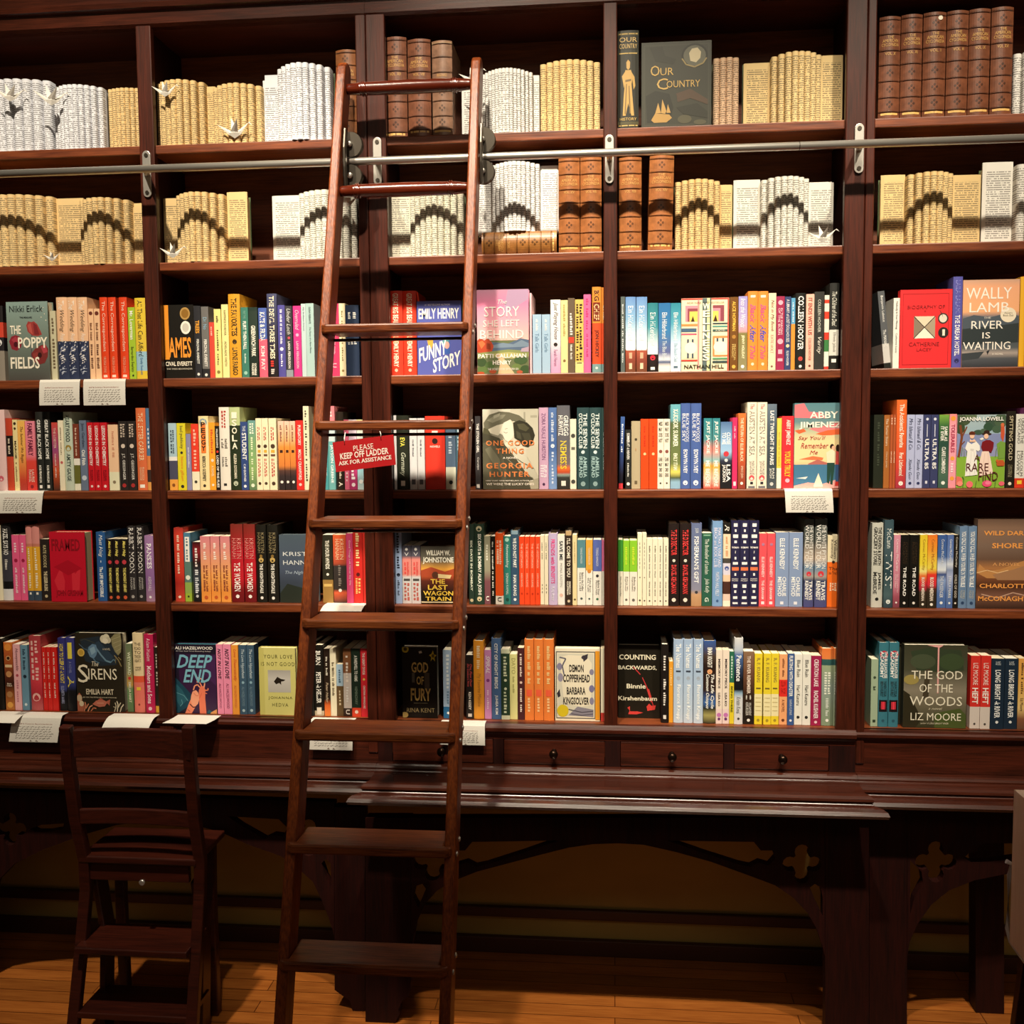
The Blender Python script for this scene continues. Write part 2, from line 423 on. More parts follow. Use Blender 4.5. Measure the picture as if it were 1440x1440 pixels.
def cover_text(mbs, items, W, H, y0, off=.0006):
    for it in items:
        mb = MB(); mbs.append(mb)
        t, a, b, c, d, col = it[:6]; fl = it[6] if len(it) > 6 else 'b'; rot = it[7] if len(it) > 7 else 0
        put(mb, t, fl, hexc(col), lambda u, v: ((lerp(a, c, u)-.5)*W, y0-off, (1-lerp(d, b, v)+rot*(u-.5))*H))
def face_book(x0, x1, H, z, Y, col, items, texts, T=.03, spinecol=None, pages='e9dfc6'):
    W = x1-x0; t = .0022; sc = hexc(spinecol or col); c = hexc(col)
    mb = MB()
    mb.box(-W/2, 0, 0, W/2, t, H, c).box(-W/2, T-t, 0, W/2, T, H, c).box(-W/2, t, 0, -W/2+t, T-t, H, sc)
    r = MB(); 
    # one continuous wrap: front board, spine, back board
    out = [(W/2, 0), (-W/2, 0), (-W/2, T), (W/2, T)]; inn = [(W/2, t), (-W/2+t, t), (-W/2+t, T-t), (W/2, T-t)]
    for i in range(3):
        cc = sc if i == 1 else c
        a, b = out[i], out[i+1]; p, q = inn[i], inn[i+1]
        r.add([(a[0],a[1],0),(b[0],b[1],0),(b[0],b[1],H),(a[0],a[1],H),(p[0],p[1],0),(q[0],q[1],0),(q[0],q[1],H),(p[0],p[1],H)],
              [(1,0,3,2),(4,5,6,7),(2,3,7,6),(0,1,5,4)], cc)
    for i in (0, 3):
        a, p = out[i], inn[i]
        r.add([(a[0],a[1],0),(p[0],p[1],0),(p[0],p[1],H),(a[0],a[1],H)], [(0,1,2,3) if i == 0 else (3,2,1,0)], c)
    o = r.build('display_book', COVER)
    MB().box(-W/2+t+.0003, t+.0003, .002, W/2-.003, T-t-.0003, H-.003, hexc(pages)).build('page_block', PAGE, o)
    if items:
        a = []; art(a, items, W, H, T, 0); build_clusters(a, 'cover_print', COVER, o)
    if texts:
        a = []; cover_text(a, texts, W, H, 0, .0004+.00004*len(items)); build_clusters(a, 'cover_lettering', INK, o)
    o.location = ((x0+x1)/2, Y, z+.0004)
    return o
def shelf_row(row, bay, base_y, data, faces):
    """data lines: 'x0 x1 [x0 x1..] @ytop [flags] | colours | look | lettering' in order along the shelf; 'FACE key' places a display book"""
    z = SZ[row]; lo, hi = BAYX[bay]; prev = lo; idx = 0
    for ln in data.strip().split('\n'):
        ln = ln.strip()
        if not ln: continue
        f = [q.strip() for q in ln.split('|')]
        hd = f[0].split(); at = [i for i, q in enumerate(hd) if q[0] == '@'][0]
        xs = list(map(float, hd[:at])); yt = float(hd[at][1:]); fl = hd[at+1:]
        lean = 0; dy = 0; th = .032; hard = None; key = None; behind = False
        for q in fl:
            if q[0] == 'l': lean = float(q[1:])
            if q[0] == 'y': dy = float(q[1:])
            if q[0] == 't': th = float(q[1:])
            if q == 'H': hard = True
            if q == 'S': hard = False
            if q[0] == 'F': key = q[1:]
            if q == 'B': behind = True
        for k in range(0, len(xs), 2):
            Y = YS+random.random()*.006+dy
            if key: Y = YS+.001+dy
            xa, xb = XA(xs[k], Y, z), XA(xs[k+1], Y, z)
            xa = max(xa, lo+.0005 if behind else prev+.0005); xb = min(max(xb, xa+.004), hi-.0006)
            H = ZA(yt, (xa+xb)/2, Y)-z-.0006
            H = min(H, .318)
            if key:
                it, tx, kw = faces[key]
                o = face_book(xa, xb, H, z, Y, f[1], it, tx, th, **kw)
            else:
                hd_ = hard if hard is not None else H > .222
                D = (.152 if hd_ else .132)+random.random()*.008
                if row == 6: D -= .0
                sp = f[3] if len(f) > 3 else ''
                o = spine_book(xa, xb, H, z, Y, f[1], sp, D, hd_, lean/485.0)
            if behind: tag(o, f"{f[2]}, {ROWN[row]} shelf, {BAYN[bay]}", 'book', f"books on the {ROWN[row]} shelf, {BAYN[bay]}")
            else: fin(o, f[2], row, bay, idx); idx += 0 if behind else 1; prev = prev if behind else xb
# ------------------------------------------------------------------ the room
def st(mb, name, mat, bevel=0):
    return mb.build(name, mat, None, None, bevel, 'structure')
st(MB().box(-4, -4.6, -.05, 4, .66, 0), 'floor', FLR)
WY = .37
st(MB().box(-4, WY+.012, 0, 4, WY+.1, 3.3), 'wall_back', WALLM)
st(MB().box(-4, WY-.008, P(800, 1292, WY).z, 4, WY+.012, P(800, 1278, WY).z), 'trim_1', BASEM, .004)
st(MB().box(-4, WY-.01, 0, 4, WY+.012, .055), 'baseboard_back', BASEM, .003)
# ------------------------------------------------------------------ the bookcase
TOPZ = P(45, 46, 0).z
def posts(pxl, pxr, z=1.6): return XA(pxl, 0, z), XA(pxr, 0, z)
p1 = (-1.399, -1.353); p2 = (-.742, -.656); p3 = (-.031, .008); p4 = (.636, .716)
JL, JR = -.712, .692                      # the joints between the three units
XL, XR = -2.35, 1.62
BACK = .255
def unit(name_label, x0, x1, stiles, dividers, bays):
    t = thing('bookcase', name_label, 'bookcase', ((x0+x1)/2, 0, 0), 'units of the built-in bookcase')
    for a, b in stiles:
        part(MB().box(a, 0, .80, b, .024, TOPZ+.01), 'stile', WZ, t, .003)
    for c in dividers:
        part(MB().box(c-.007, .0245, .905, c+.007, BACK, TOPZ), 'divider', WD, t)
    part(MB().box(x0, BACK+.0005, .62, x1, BACK+.014, 3.1), 'back_panel', WB, t)
    for a, b in bays:
        for r in range(1, 7):
            th = .026
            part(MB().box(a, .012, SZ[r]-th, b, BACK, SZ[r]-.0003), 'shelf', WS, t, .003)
    return t
g = .0006
uL = unit('dark mahogany bookcase wing at the ladder side, with the step chair in front of it', XL, JL-g, [(XL, XL+.05), p1, (p2[0], JL-g)], [XL+.0071, sum(p1)/2, p2[0]+.022], [(XL+.0145, sum(p1)/2-.0073), (sum(p1)/2+.0073, p2[0]+.0147)])
uC = unit('dark mahogany bookcase centre unit standing forward, with four small drawers', JL+g, JR-g, [(JL+g, p2[1]), p3, (p4[0], JR-g)], [p2[1]-.022, sum(p3)/2, p4[0]+.022], [(p2[1]-.0147, sum(p3)/2-.0073), (sum(p3)/2+.0073, p4[0]+.0147)])
uR = unit('dark mahogany bookcase wing past the broad post, six leather volumes on its top shelf', JR+g, XR, [(JR+g, p4[1]), (XR-.05, XR)], [p4[1]-.016, XR-.0071], [(p4[1]-.0087, XR-.0145)])
BAYX = {'A': (XL+.015, sum(p1)/2-.0085), 'B': (sum(p1)/2+.008, p2[0]+.0145), 'C': (p2[1]-.0145, sum(p3)/2-.0075), 'D': (sum(p3)/2+.0075, p4[0]+.0145), 'E': (p4[1]-.0085, XR-.015)}
# cornice and frieze
zc = [P(0, q, 0).z for q in (46, 40, 24, 20, -30)]
prof = [(.03, TOPZ), (.004, TOPZ), (-.004, TOPZ+.008), (-.004, zc[2]-.006), (-.018, zc[2]), (-.02, zc[3]+.006), (-.008, zc[3]+.012), (-.006, TOPZ+.115), (-.06, TOPZ+.16), (-.075, TOPZ+.2), (-.075, TOPZ+.215), (.03, TOPZ+.215)]
for u, a, b in ((uL, XL, JL-g), (uC, JL+g, JR-g), (uR, JR+g, XR)):
    part(MB().xprofile(prof, a, b), 'cornice', WG, u)
    part(MB().box(a, .0305, TOPZ, b, BACK, TOPZ+.02), 'top_panel', WX, u)
# front rail, drawers and desk ledge
def ledge(u, a, b, d, m0, m1):
    pr = [(.03, .775), (-.022, .775), (-.030, .772), (-.034, .766), (-.034, .761), (-.042, .758), (-.1222 if d else -.0505, .757), (-.050-d*.95, .757), (-.062-d, .754), (-.070-d, .748), (-.072-d, .742), (-.066-d, .736), (-.070-d, .732), (-.100-d, .732), (-.114-d, .728), (-.121-d, .719), (-.116-d, .710), (-.104-d, .705), (-.1222 if d else -.09, .705), (.03, .705)]
    if not d:
        part(MB().xprofile(pr, a, b), 'desk_ledge', WG, u); return
    k = [i for i, q in enumerate(pr) if q[0] == -.1222]
    mb = MB().xprofile(pr[:k[0]+1]+pr[k[1]:], a, b)
    mb.xprofile([(-.1223, .757)]+pr[k[0]+1:k[1]]+[(-.1223, .705)], a, b, None, m0, m1)
    part(mb, 'desk_ledge', WG, u)
for u, a, b in ((uL, XL, JL-g), (uR, JR+g, XR)):
    part(MB().xprofile([(.024, .90), (.002, .90), (.000, .893), (-.006, .888), (-.006, .880), (.000, .874), (.004, .87), (.004, .776), (.024, .776)], a, b), 'frieze_panel', WX, u)
ledge(uL, XL, JL-g, .0, 0, 0)
ledge(uR, JR+g, XR, .0, 0, 0)
part(MB().xprofile([(.024, .8998), (-.004, .8998), (-.008, .893), (-.014, .888), (-.014, .878), (-.006, .872), (-.002, .866), (-.002, .853), (.024, .853)], JL+g, JR-g), 'front_rail', WX, uC)
# drawers
dz0, dz1 = .781, .851
DR = [(552, 694), (708, 851), (872, 1018), (1032, 1166)]
dx = [(XA(a, 0, .81), XA(b, 0, .81)) for a, b in DR]
dv = [JL+g]+[v for q in dx for v in q]+[JR-g]
for i in range(0, len(dv), 2):
    part(MB().box(dv[i], -.002, .7755, dv[i+1], .024, .8527), 'drawer_divider', WD, uC)
for a, b in dx:
    d = part(MB().box(a+.0015, -.001, dz0-.0035, b-.0015, .2, dz1), 'drawer', WX, uC, .002)
    c = (a+b)/2; zc_ = (dz0+dz1)/2
    k = MB(); rings = []
    for y, r in ((-.0012, .009), (-.006, .008), (-.012, .0055), (-.016, .0065), (-.021, .0105), (-.027, .0135), (-.033, .0125), (-.037, .008), (-.0385, .002)):
        rings.append([(c+r*math.cos(q*math.pi/8), y, zc_+r*math.sin(q*math.pi/8)) for q in range(16)])
    k.loft(rings, None, True)
    k.build('knob', BRASSD, d)
e = .08
# the centre ledge stands forward with mitred ends
ledge(uC, JL+g, JR-g, e, .62, -.62)
# arched aprons with pierced spandrels
def apron(u, outline, holes, Y, th, name='arched_apron'):
    cu = bpy.data.curves.new('c', 'CURVE'); cu.dimensions = '2D'; cu.fill_mode = 'BOTH'; cu.extrude = th/2; cu.resolution_u = 1
    def spl(ps):
        s = cu.splines.new('POLY'); s.points.add(len(ps)-1); s.use_cyclic_u = True
        for q, (a, b) in zip(s.points, ps): q.co = (a, b, 0, 1)
    for ps in [outline]+holes:
        spl([(v.x, v.z) for v in (P(a, b, Y) for a, b in ps)])
    o = bpy.data.objects.new('c', cu); me = bpy.data.meshes.new_from_object(o); bpy.data.objects.remove(o)
    mb = MB(); mb.add([(v.co.x, Y+th/2+v.co.z, v.co.y) for v in me.vertices], [tuple(p.vertices) for p in me.polygons])
    bpy.data.meshes.remove(me)
    return part(mb, name, WD, u)
def lobes(cx, cy, r, d):        # quatrefoil outline
    ps = []
    for q in range(4):
        a0 = q*math.pi/2
        ox, oy = cx+d*math.cos(a0), cy+d*math.sin(a0)
        for k in range(9):
            a = a0-2.1+4.2*k/8
            ps.append((ox+r*math.cos(a), oy+r*math.sin(a)))
    return ps
mir = lambda ps, c: [(2*c-a, b) for a, b in ps]
rc = [(1160, 1345), (1158, 1335), (1148, 1305), (1135, 1283), (1115, 1262), (1090, 1245), (1050, 1230), (1000, 1212), (950, 1198), (905, 1188), (870, 1186)]
lc = [(835, 1187), (800, 1192), (760, 1202), (715, 1214), (670, 1226), (640, 1238), (615, 1252), (597, 1272), (585, 1300), (578, 1338)]
tear = [(938, 1182), (1060, 1184), (1070, 1196), (1086, 1196), (1090, 1207), (1081, 1217), (1067, 1213), (1055, 1219), (1040, 1216), (990, 1200)]
smol = [(1139, 1248), (1146, 1243), (1154, 1248), (1157, 1262), (1157, 1288), (1148, 1270)]
apron(uC, [(578, 1150), (1160, 1150)]+rc+lc, [tear, lobes(1128, 1215, 10.5, 17), smol, mir(tear, 862), lobes(608, 1212, 10.5, 17), [(581, 1262), (584, 1246), (594, 1243), (599, 1250), (588, 1276)]], -.085, .032)
r2 = [(1276, 1345), (1279, 1325), (1290, 1300), (1310, 1272), (1335, 1252), (1370, 1238), (1410, 1230), (1452, 1225)]
apron(uR, [(1452, 1140), (1276, 1140)]+r2, [lobes(1316, 1212, 11, 18), [(1280, 1210), (1296, 1226), (1298, 1240), (1286, 1262), (1280, 1286)], [(1356, 1206), (1362, 1200), (1372, 1197), (1382, 1186), (1440, 1186), (1440, 1205), (1390, 1212), (1366, 1213)]], -.035, .03)
l2 = [(470, 1315), (462, 1290), (452, 1265), (440, 1240), (420, 1222), (395, 1204), (350, 1188), (310, 1170), (265, 1158), (215, 1154)]
l3 = [(165, 1160), (120, 1173), (60, 1195), (20, 1215), (-5, 1240), (-20, 1290), (-24, 1330)]
apron(uL, [(-24, 1112), (470, 1128)]+l2+l3, [[(320, 1148), (392, 1152), (404, 1164), (398, 1176), (384, 1174), (372, 1180), (340, 1162)], lobes(434, 1178, 10, 16), [(452, 1214), (458, 1208), (465, 1214), (466, 1248), (458, 1232)], [(42, 1166), (58, 1160), (90, 1158), (88, 1166), (66, 1170), (50, 1170)], lobes(14, 1166, 9, 14)], -.03, .03)
# legs
def leg(u, ps, Y, th): return apron(u, ps, [], Y, th, 'leg')
fz = P(540, 1437, -.09).z
def floorpy(px, Y): 
    v = Vector((XA(px, Y, 0.001), Y, 0.001))-Vector((0, CY, CZ)); return 720-F*v.dot(UP)/v.dot(FW)
fb = floorpy(540, -.085)
leg(uC, [(514, 1150), (577.5, 1150), (577.5, 1392), (574, 1402), (565, 1408), (560, 1420), (562, 1426), (556, fb), (514, fb)], -.085, .04)
leg(uL, [(470.5, 1135), (513, 1135), (513, floorpy(510, -.03)), (506, floorpy(506, -.03)), (496, 1422), (492, 1408), (484, 1402), (470.5, 1392)], -.03, .04)
leg(uC, [(1160.5, 1150), (1222, 1150), (1222, floorpy(1222, -.085)), (1160.5, floorpy(1160, -.085))], -.085, .04)
leg(uR, [(1222.6, 1140), (1275.5, 1140), (1275.5, floorpy(1275, -.035)), (1222.6, floorpy(1222, -.035))], -.035, .04)
leg(uR, [(1372, 1160), (1412, 1160), (1412, floorpy(1412, .12)), (1372, floorpy(1372, .12))], .12, .06)
leg(uL, [(-340, 1112), (-24.5, 1112), (-24.5, floorpy(-24, -.03)), (-340, floorpy(-340, -.03))], -.03, .04)  # unseen leg, widened out of view to block light leaking under the desk
# ------------------------------------------------------------------ rail and its brackets
RY = -.09
rz = [P(a, b, RY).z for a, b in ((0, 244), (513, 227), (960, 212.5), (1440, 193))]; RZ = sum(rz)/4
rl_ = MB().tube([(XL, RY, RZ), (XR, RY, RZ)], .0108, 16).build('ladder_rail', STEEL, loc=(0, RY, RZ))
tag(rl_, 'long polished steel tube the ladder rolls along, in front of the top two shelves', 'rail')
xc = P(1124, 208, RY).x
part_sleeve = MB().tube([(xc-.001, RY, RZ), (xc+.001, RY, RZ)], .0112, 16, None).build('joint', DSTEEL, rl_); part_sleeve.matrix_parent_inverse = Matrix.Translation((0, -RY, -RZ))
for i, (px, nm) in enumerate(((207, 'slim post nearest the step chair'), (531, 'wide post behind the ladder'), (857, 'slim post in the middle'), (1208, 'broad post beside the six leather volumes'))):
    cc_ = P(px, (245, 227, 224, 209)[i], -.003); x = cc_.x; RAILX = XA(px, RY, RZ); BZ = cc_.z
    t = thing('rail_bracket', f'nickel bracket holding the rail, screwed to the {nm}', 'bracket', (x, 0, BZ), 'brackets of the ladder rail')
    mb = MB(); pts = []
    for s in (1, -1):
        for k in range(9):
            a = (0 if s > 0 else math.pi)+math.pi*k/8
            pts.append((x+.0125*math.cos(a), BZ+s*.055+.0125*math.sin(a)))
    mb.loft([[(a, -.0065, b) for a, b in pts], [(a, -.0006, b) for a, b in pts]])
    part(mb, 'plate', NICK, t, .001)
    part(MB().tube([(x, -.0062, BZ), (lerp(x, RAILX, .5), RY*.5, lerp(BZ, RZ, .5)), (RAILX, RY+.0125, RZ+.001)], .0085, 10), 'arm', NICK, t)
    for s in (1, -1):
        c = BZ+s*.054
        part(MB().loft([[(x+.006*math.cos(q*math.pi/6), y, c+.006*math.sin(q*math.pi/6)) for q in range(12)] for y in (-.0068, -.0085)]), 'screw_head', DSTEEL, t)
# ------------------------------------------------------------------ ladder
LT = 2.79
LY = lambda z: -.10-(LT-z)*.305
lx0, lx1 = -.772, -.367
TH = .026; DP = .072
lad = thing('library_ladder', 'tall rolling oak library ladder leaning on the steel rail', 'ladder', ((lx0+lx1)/2, LY(0)+.04, 0))
nrm = Vector((0, .305, 1)).normalized()
for xa in (lx0, lx1-TH):
    zb = .012
    ztop = P(478, 82, -.1).z if xa == lx0 else P(671, 74, -.1).z
    yz = [(LY(zb), zb), (LY(zb)+DP, zb), (LY(ztop-.045)+DP, ztop-.045)]
    for k in range(1, 6):
        a = math.pi*k/6
        c = Vector((LY(ztop-.045)+DP/2, ztop-.04)); yz.append((c.x+DP/2*math.cos(a)+.012*math.sin(a), c.y+.04*math.sin(a)))
    yz.append((LY(ztop-.045), ztop-.045))
    s = part(MB().loft([[(xa, a, b) for a, b in yz], [(xa+TH, a, b) for a, b in yz]]), 'side_rail', OZ, lad, .005)
    ft = MB().box(xa-.002, LY(.02)-.004, .0005, xa+TH+.002, LY(.02)+DP+.004, .0118).build('rubber_foot', BRASSD, s)
def stepz(px, py):
    z = 1.5
    for _ in range(30): z = ZA(py, XA(px, LY(z)-.018, z), LY(z)-.018)
    return z
for px, py in ((577, 113), (568, 260)):
    z = stepz(px, py); y = LY(z)+.034; rings = []
    x0, x1 = lx0+TH, lx1-TH; L = x1-x0
    prof = [(0, .014), (.02, .0145), (.105, .0175), (.11, .0185), (.118, .015), (.126, .0215), (.134, .0155), (.142, .0215), (.15, .015), (.156, .0185), (.165, .018), (.5, .0198)]
    prof += [(1-a, r) for a, r in reversed(prof[:-1])]
    for a, r in prof:
        rings.append([(x0+L*a, y+r*math.cos(q*math.pi/8), z+r*math.sin(q*math.pi/8)) for q in range(16)])
    part(MB().loft(rings, None, True), 'turned_rung', RX, lad)
stp = []
for px, py in ((556, 454), (550, 591), (540, 730), (535, 872), (528, 1030), (520, 1190), (510, 1357)):
    z = stepz(px, py); stp.append(z); y = LY(z)
    th = .024; x0, x1 = lx0+.008, lx1-.008
    a = lx0+TH+.0004; b = lx1-TH-.0004
    top = [(x0+.012, y-.021), (x1-.012, y-.021), (x1, y-.012), (x1, y-.001), (b, y-.001), (b, y+.092), (a, y+.092), (a, y-.001), (x0, y-.001), (x0, y-.012)]
    part(MB().loft([[(p, q, z-th) for p, q in top], [(p, q, z) for p, q in top]]), 'step', OX, lad, .005)
    zz = z-th/2
    for sx, xo in ((-1, lx0), (1, lx1)):
        if sx > 0:
            for dy in (.012, .05):
                part(MB().loft([[(xo+d, y+dy+r*math.cos(q*math.pi/4), zz-.012+r*math.sin(q*math.pi/4)+.02*(dy > .03)) for q in range(8)] for d, r in ((.0002, .007), (.003, .006), (.0045, .002))], None, True), 'bolt', NICK, lad)
    part(MB().tube([(lx0+TH-.001, y+.05, z-.036), (lx1-TH+.001, y+.05, z-.036)], .004, 8), 'tie_rod', DSTEEL, lad)
print('steps', [round(q, 3) for q in stp])
# rollers gripping the rail
for xo in (lx0+TH+.0005, lx1+.0005):
    yc = RY; xw = xo-.002 if xo > -.5 else xo+.002
    part(MB().sweep([(xo+.006, LY(RZ+.08)+.02, RZ+.075), (xo+.006, LY(RZ)+.03, RZ+.02), (xo+.006, LY(RZ)+.03, RZ-.03), (xo+.006, LY(RZ)+.035, RZ-.085)], .0035, .011), 'roller_bracket', DSTEEL, lad, .002)
    for zz, r in ((RZ+.0116+.033, .033), (RZ-.0116-.030, .030)):
        rings = []
        for d, q in ((-.0115, r+.0012), (-.0095, r+.0022), (-.005, r), (.005, r), (.0095, r+.0022), (.0115, r+.0012)):
            rings.append([(xw+.006+q*math.cos(k*math.pi/12), yc+d, zz+q*math.sin(k*math.pi/12)) for k in range(24)])
        part(MB().loft(rings, None, False), 'roller_wheel', DSTEEL, lad)
        part(MB().loft([[(xw+.006+q*math.cos(k*math.pi/6), yc-d, zz+q*math.sin(k*math.pi/6)) for k in range(12)] for d, q in ((.0112, .008), (.02, .008), (.022, .004))], None, True), 'axle_bolt', NICK, lad)
# ------------------------------------------------------------------ step chair
ch = thing('step_chair', 'dark wooden library step chair with two treads under its seat', 'chair', (-1.38, -.2, 0))
def chp(pts, hx, hy, name):
    return part(MB().sweep([P(a, b, y) for a, b, y in pts], hx, hy), name, CHW, ch, .004)
chl = [(94, 1022, -.31), (97, 1075, -.30), (107, 1150, -.28), (120, 1210, -.255), (122, 1250, -.25), (116, 1320, -.27), (106, 1420, -.31)]
chr_ = [(266, 1022, -.31), (268, 1075, -.30), (274, 1150, -.28), (282, 1210, -.255), (282, 1250, -.25), (278, 1320, -.27), (272, 1420, -.31)]
for l in (chl, chr_):
    a, b = P(*l[-2]), P(*l[-1]); t = (a.z-.002)/(a.z-b.z)
    pts = [P(*q) for q in l[:-1]]+[a.lerp(b, t)]
    pts[0] = pts[0]+Vector((0, -.004, .004))
    part(MB().sweep(pts, .016, .014), 'back_leg', CHW, ch, .004)
def cross(py0, py1, Y, name, th=.012, sag=0.0, e=0):
    l = P(107, py0, Y); r = P(270, py0, Y); z0 = l.z; z1 = P(107, py1, Y).z; n = 8
    mb = MB(); ring = []
    for k in range(n+1):
        u = k/n; x = lerp(l.x-e, r.x+e, u); d = -sag*(1-(2*u-1)**2)
        ring.append([(x, Y-d-th, z1), (x, Y-d-th, z0), (x, Y-d, z0), (x, Y-d, z1)])
    mb.loft(ring); return part(mb, name, CHW, ch, .003)
cross(1024, 1063, -.30, 'top_rail', .02, .02)
cross(1136, 1157, -.276, 'back_slat', .014, .015)
sx0, sx1 = P(120, 1210, -.25).x, P(272, 1210, -.25).x
sz = P(190, 1206, -.27).z
part(MB().box(sx0-.01, -.272, sz-.02, sx1+.016, -.05, sz), 'seat', CHW, ch, .004)
ap = part(MB().box(sx0+.012, -.258, sz-.075, sx1-.012, -.24, sz-.0205), 'seat_apron', CHW, ch, .002)
bt = P(200, 1241, -.259)
part(MB().loft([[(bt.x+r*math.cos(k*math.pi/8), y, bt.z+r*math.sin(k*math.pi/8)) for k in range(16)] for y, r in ((-.2585, .009), (-.262, .009), (-.264, .006))], None, True), 'round_catch', NICK, ch, 0, 'pale round metal catch')
for x in (sx0+.02, sx1-.02):
    part(MB().sweep([(x, -.076, sz-.021), (x, -.085, sz-.2), (x, -.08, .001)], .015, .015), 'front_leg', CHW, ch, .004)
for py, pb in ((1340, 1315), (1430, 1408)):
    zt = P(190, py-12, -.29).z
    part(MB().box(sx0-.004, -.325, zt-.018, sx1+.002, -.17, zt), 'tread', CHW, ch, .003)
for x in (sx0+.012, sx1-.012):      # sloping strings that carry the treads
    part(MB().sweep([(x, -.2, sz-.08), (x, -.16, .3), (x, -.19, .001)], .009, .03), 'tread_support', CHW, ch, .003)
# ------------------------------------------------------------------ display crate at the picture edge
cy0, cy1 = -.8, -1.25
ct = P(1426, 1110, cy0); cb = P(1427, 1325, cy0)
cr = thing('display_crate', 'pale plywood crate with a round grip hole, cut off by the picture edge', 'crate', (ct.x+.15, -1.0, 0))
PLY = wood('pale_ply', 'e4c4ae', 'f4dccb', 2, .55, fine=140, bump=.1)
WHT = plain('white_enamel', 'cfd0d4', .35)
sd = MB(); 
hp = P(1440, 1188, -1.0)
ys_ = [cy0, cy1]
cu = bpy.data.curves.new('c', 'CURVE'); cu.dimensions = '2D'; cu.fill_mode = 'BOTH'; cu.extrude = .008; cu.resolution_u = 1
for ps in ([(cy0, cb.z), (cy0, ct.z), (cy1, ct.z), (cy1, cb.z)], [(hp.y+.05*math.cos(k*math.pi/8)-.03, hp.z+.022*math.sin(k*math.pi/8)) for k in range(16)]):
    s_ = cu.splines.new('POLY'); s_.points.add(len(ps)-1); s_.use_cyclic_u = True
    for q, (a, b) in zip(s_.points, ps): q.co = (a, b, 0, 1)
o_ = bpy.data.objects.new('c', cu); me_ = bpy.data.meshes.new_from_object(o_); bpy.data.objects.remove(o_)
sd.add([(ct.x+.008+v.co.z, v.co.x, v.co.y) for v in me_.vertices], [tuple(p.vertices) for p in me_.polygons])
part(sd, 'side_panel', PLY, cr, .002)
part(MB().box(ct.x+.0165, cy0-.016, cb.z, ct.x+.4, cy0, ct.z), 'back_panel', PLY, cr, .002)
part(MB().box(ct.x+.0165, cy1+.01, cb.z+.0005, ct.x+.4, cy0-.0165, cb.z+.012), 'bottom_panel', PLY, cr, .002)
zr = P(1419, 1214, cy0+.01).z; xr0 = P(1417, 1300, cy0+.02).x
fr = MB(); pth = [(ct.x-.004, cy0+.02, zr), (xr0+.006, cy0+.02, zr-.006), (xr0, cy0+.02, zr-.03), (xr0, cy0+.02, cb.z+.02), (xr0+.004, cy0+.012, cb.z-.004), (xr0+.008, cy0-.03, cb.z-.012), (xr0+.008, cy1, cb.z-.012)]
part(fr.tube(pth, .005, 8), 'rack_frame', WHT, cr, 0, 'white enamelled rack frame')
for (ya, yb) in ((cy0-.02, cy0+.1), (cy0-.04, cy0-.16)):
    part(MB().sweep([(ct.x+.03, ya, cb.z-.004), (ct.x-.0+.02, yb, .001)], .012, .012), 'stand_leg', CHW, cr, .002)
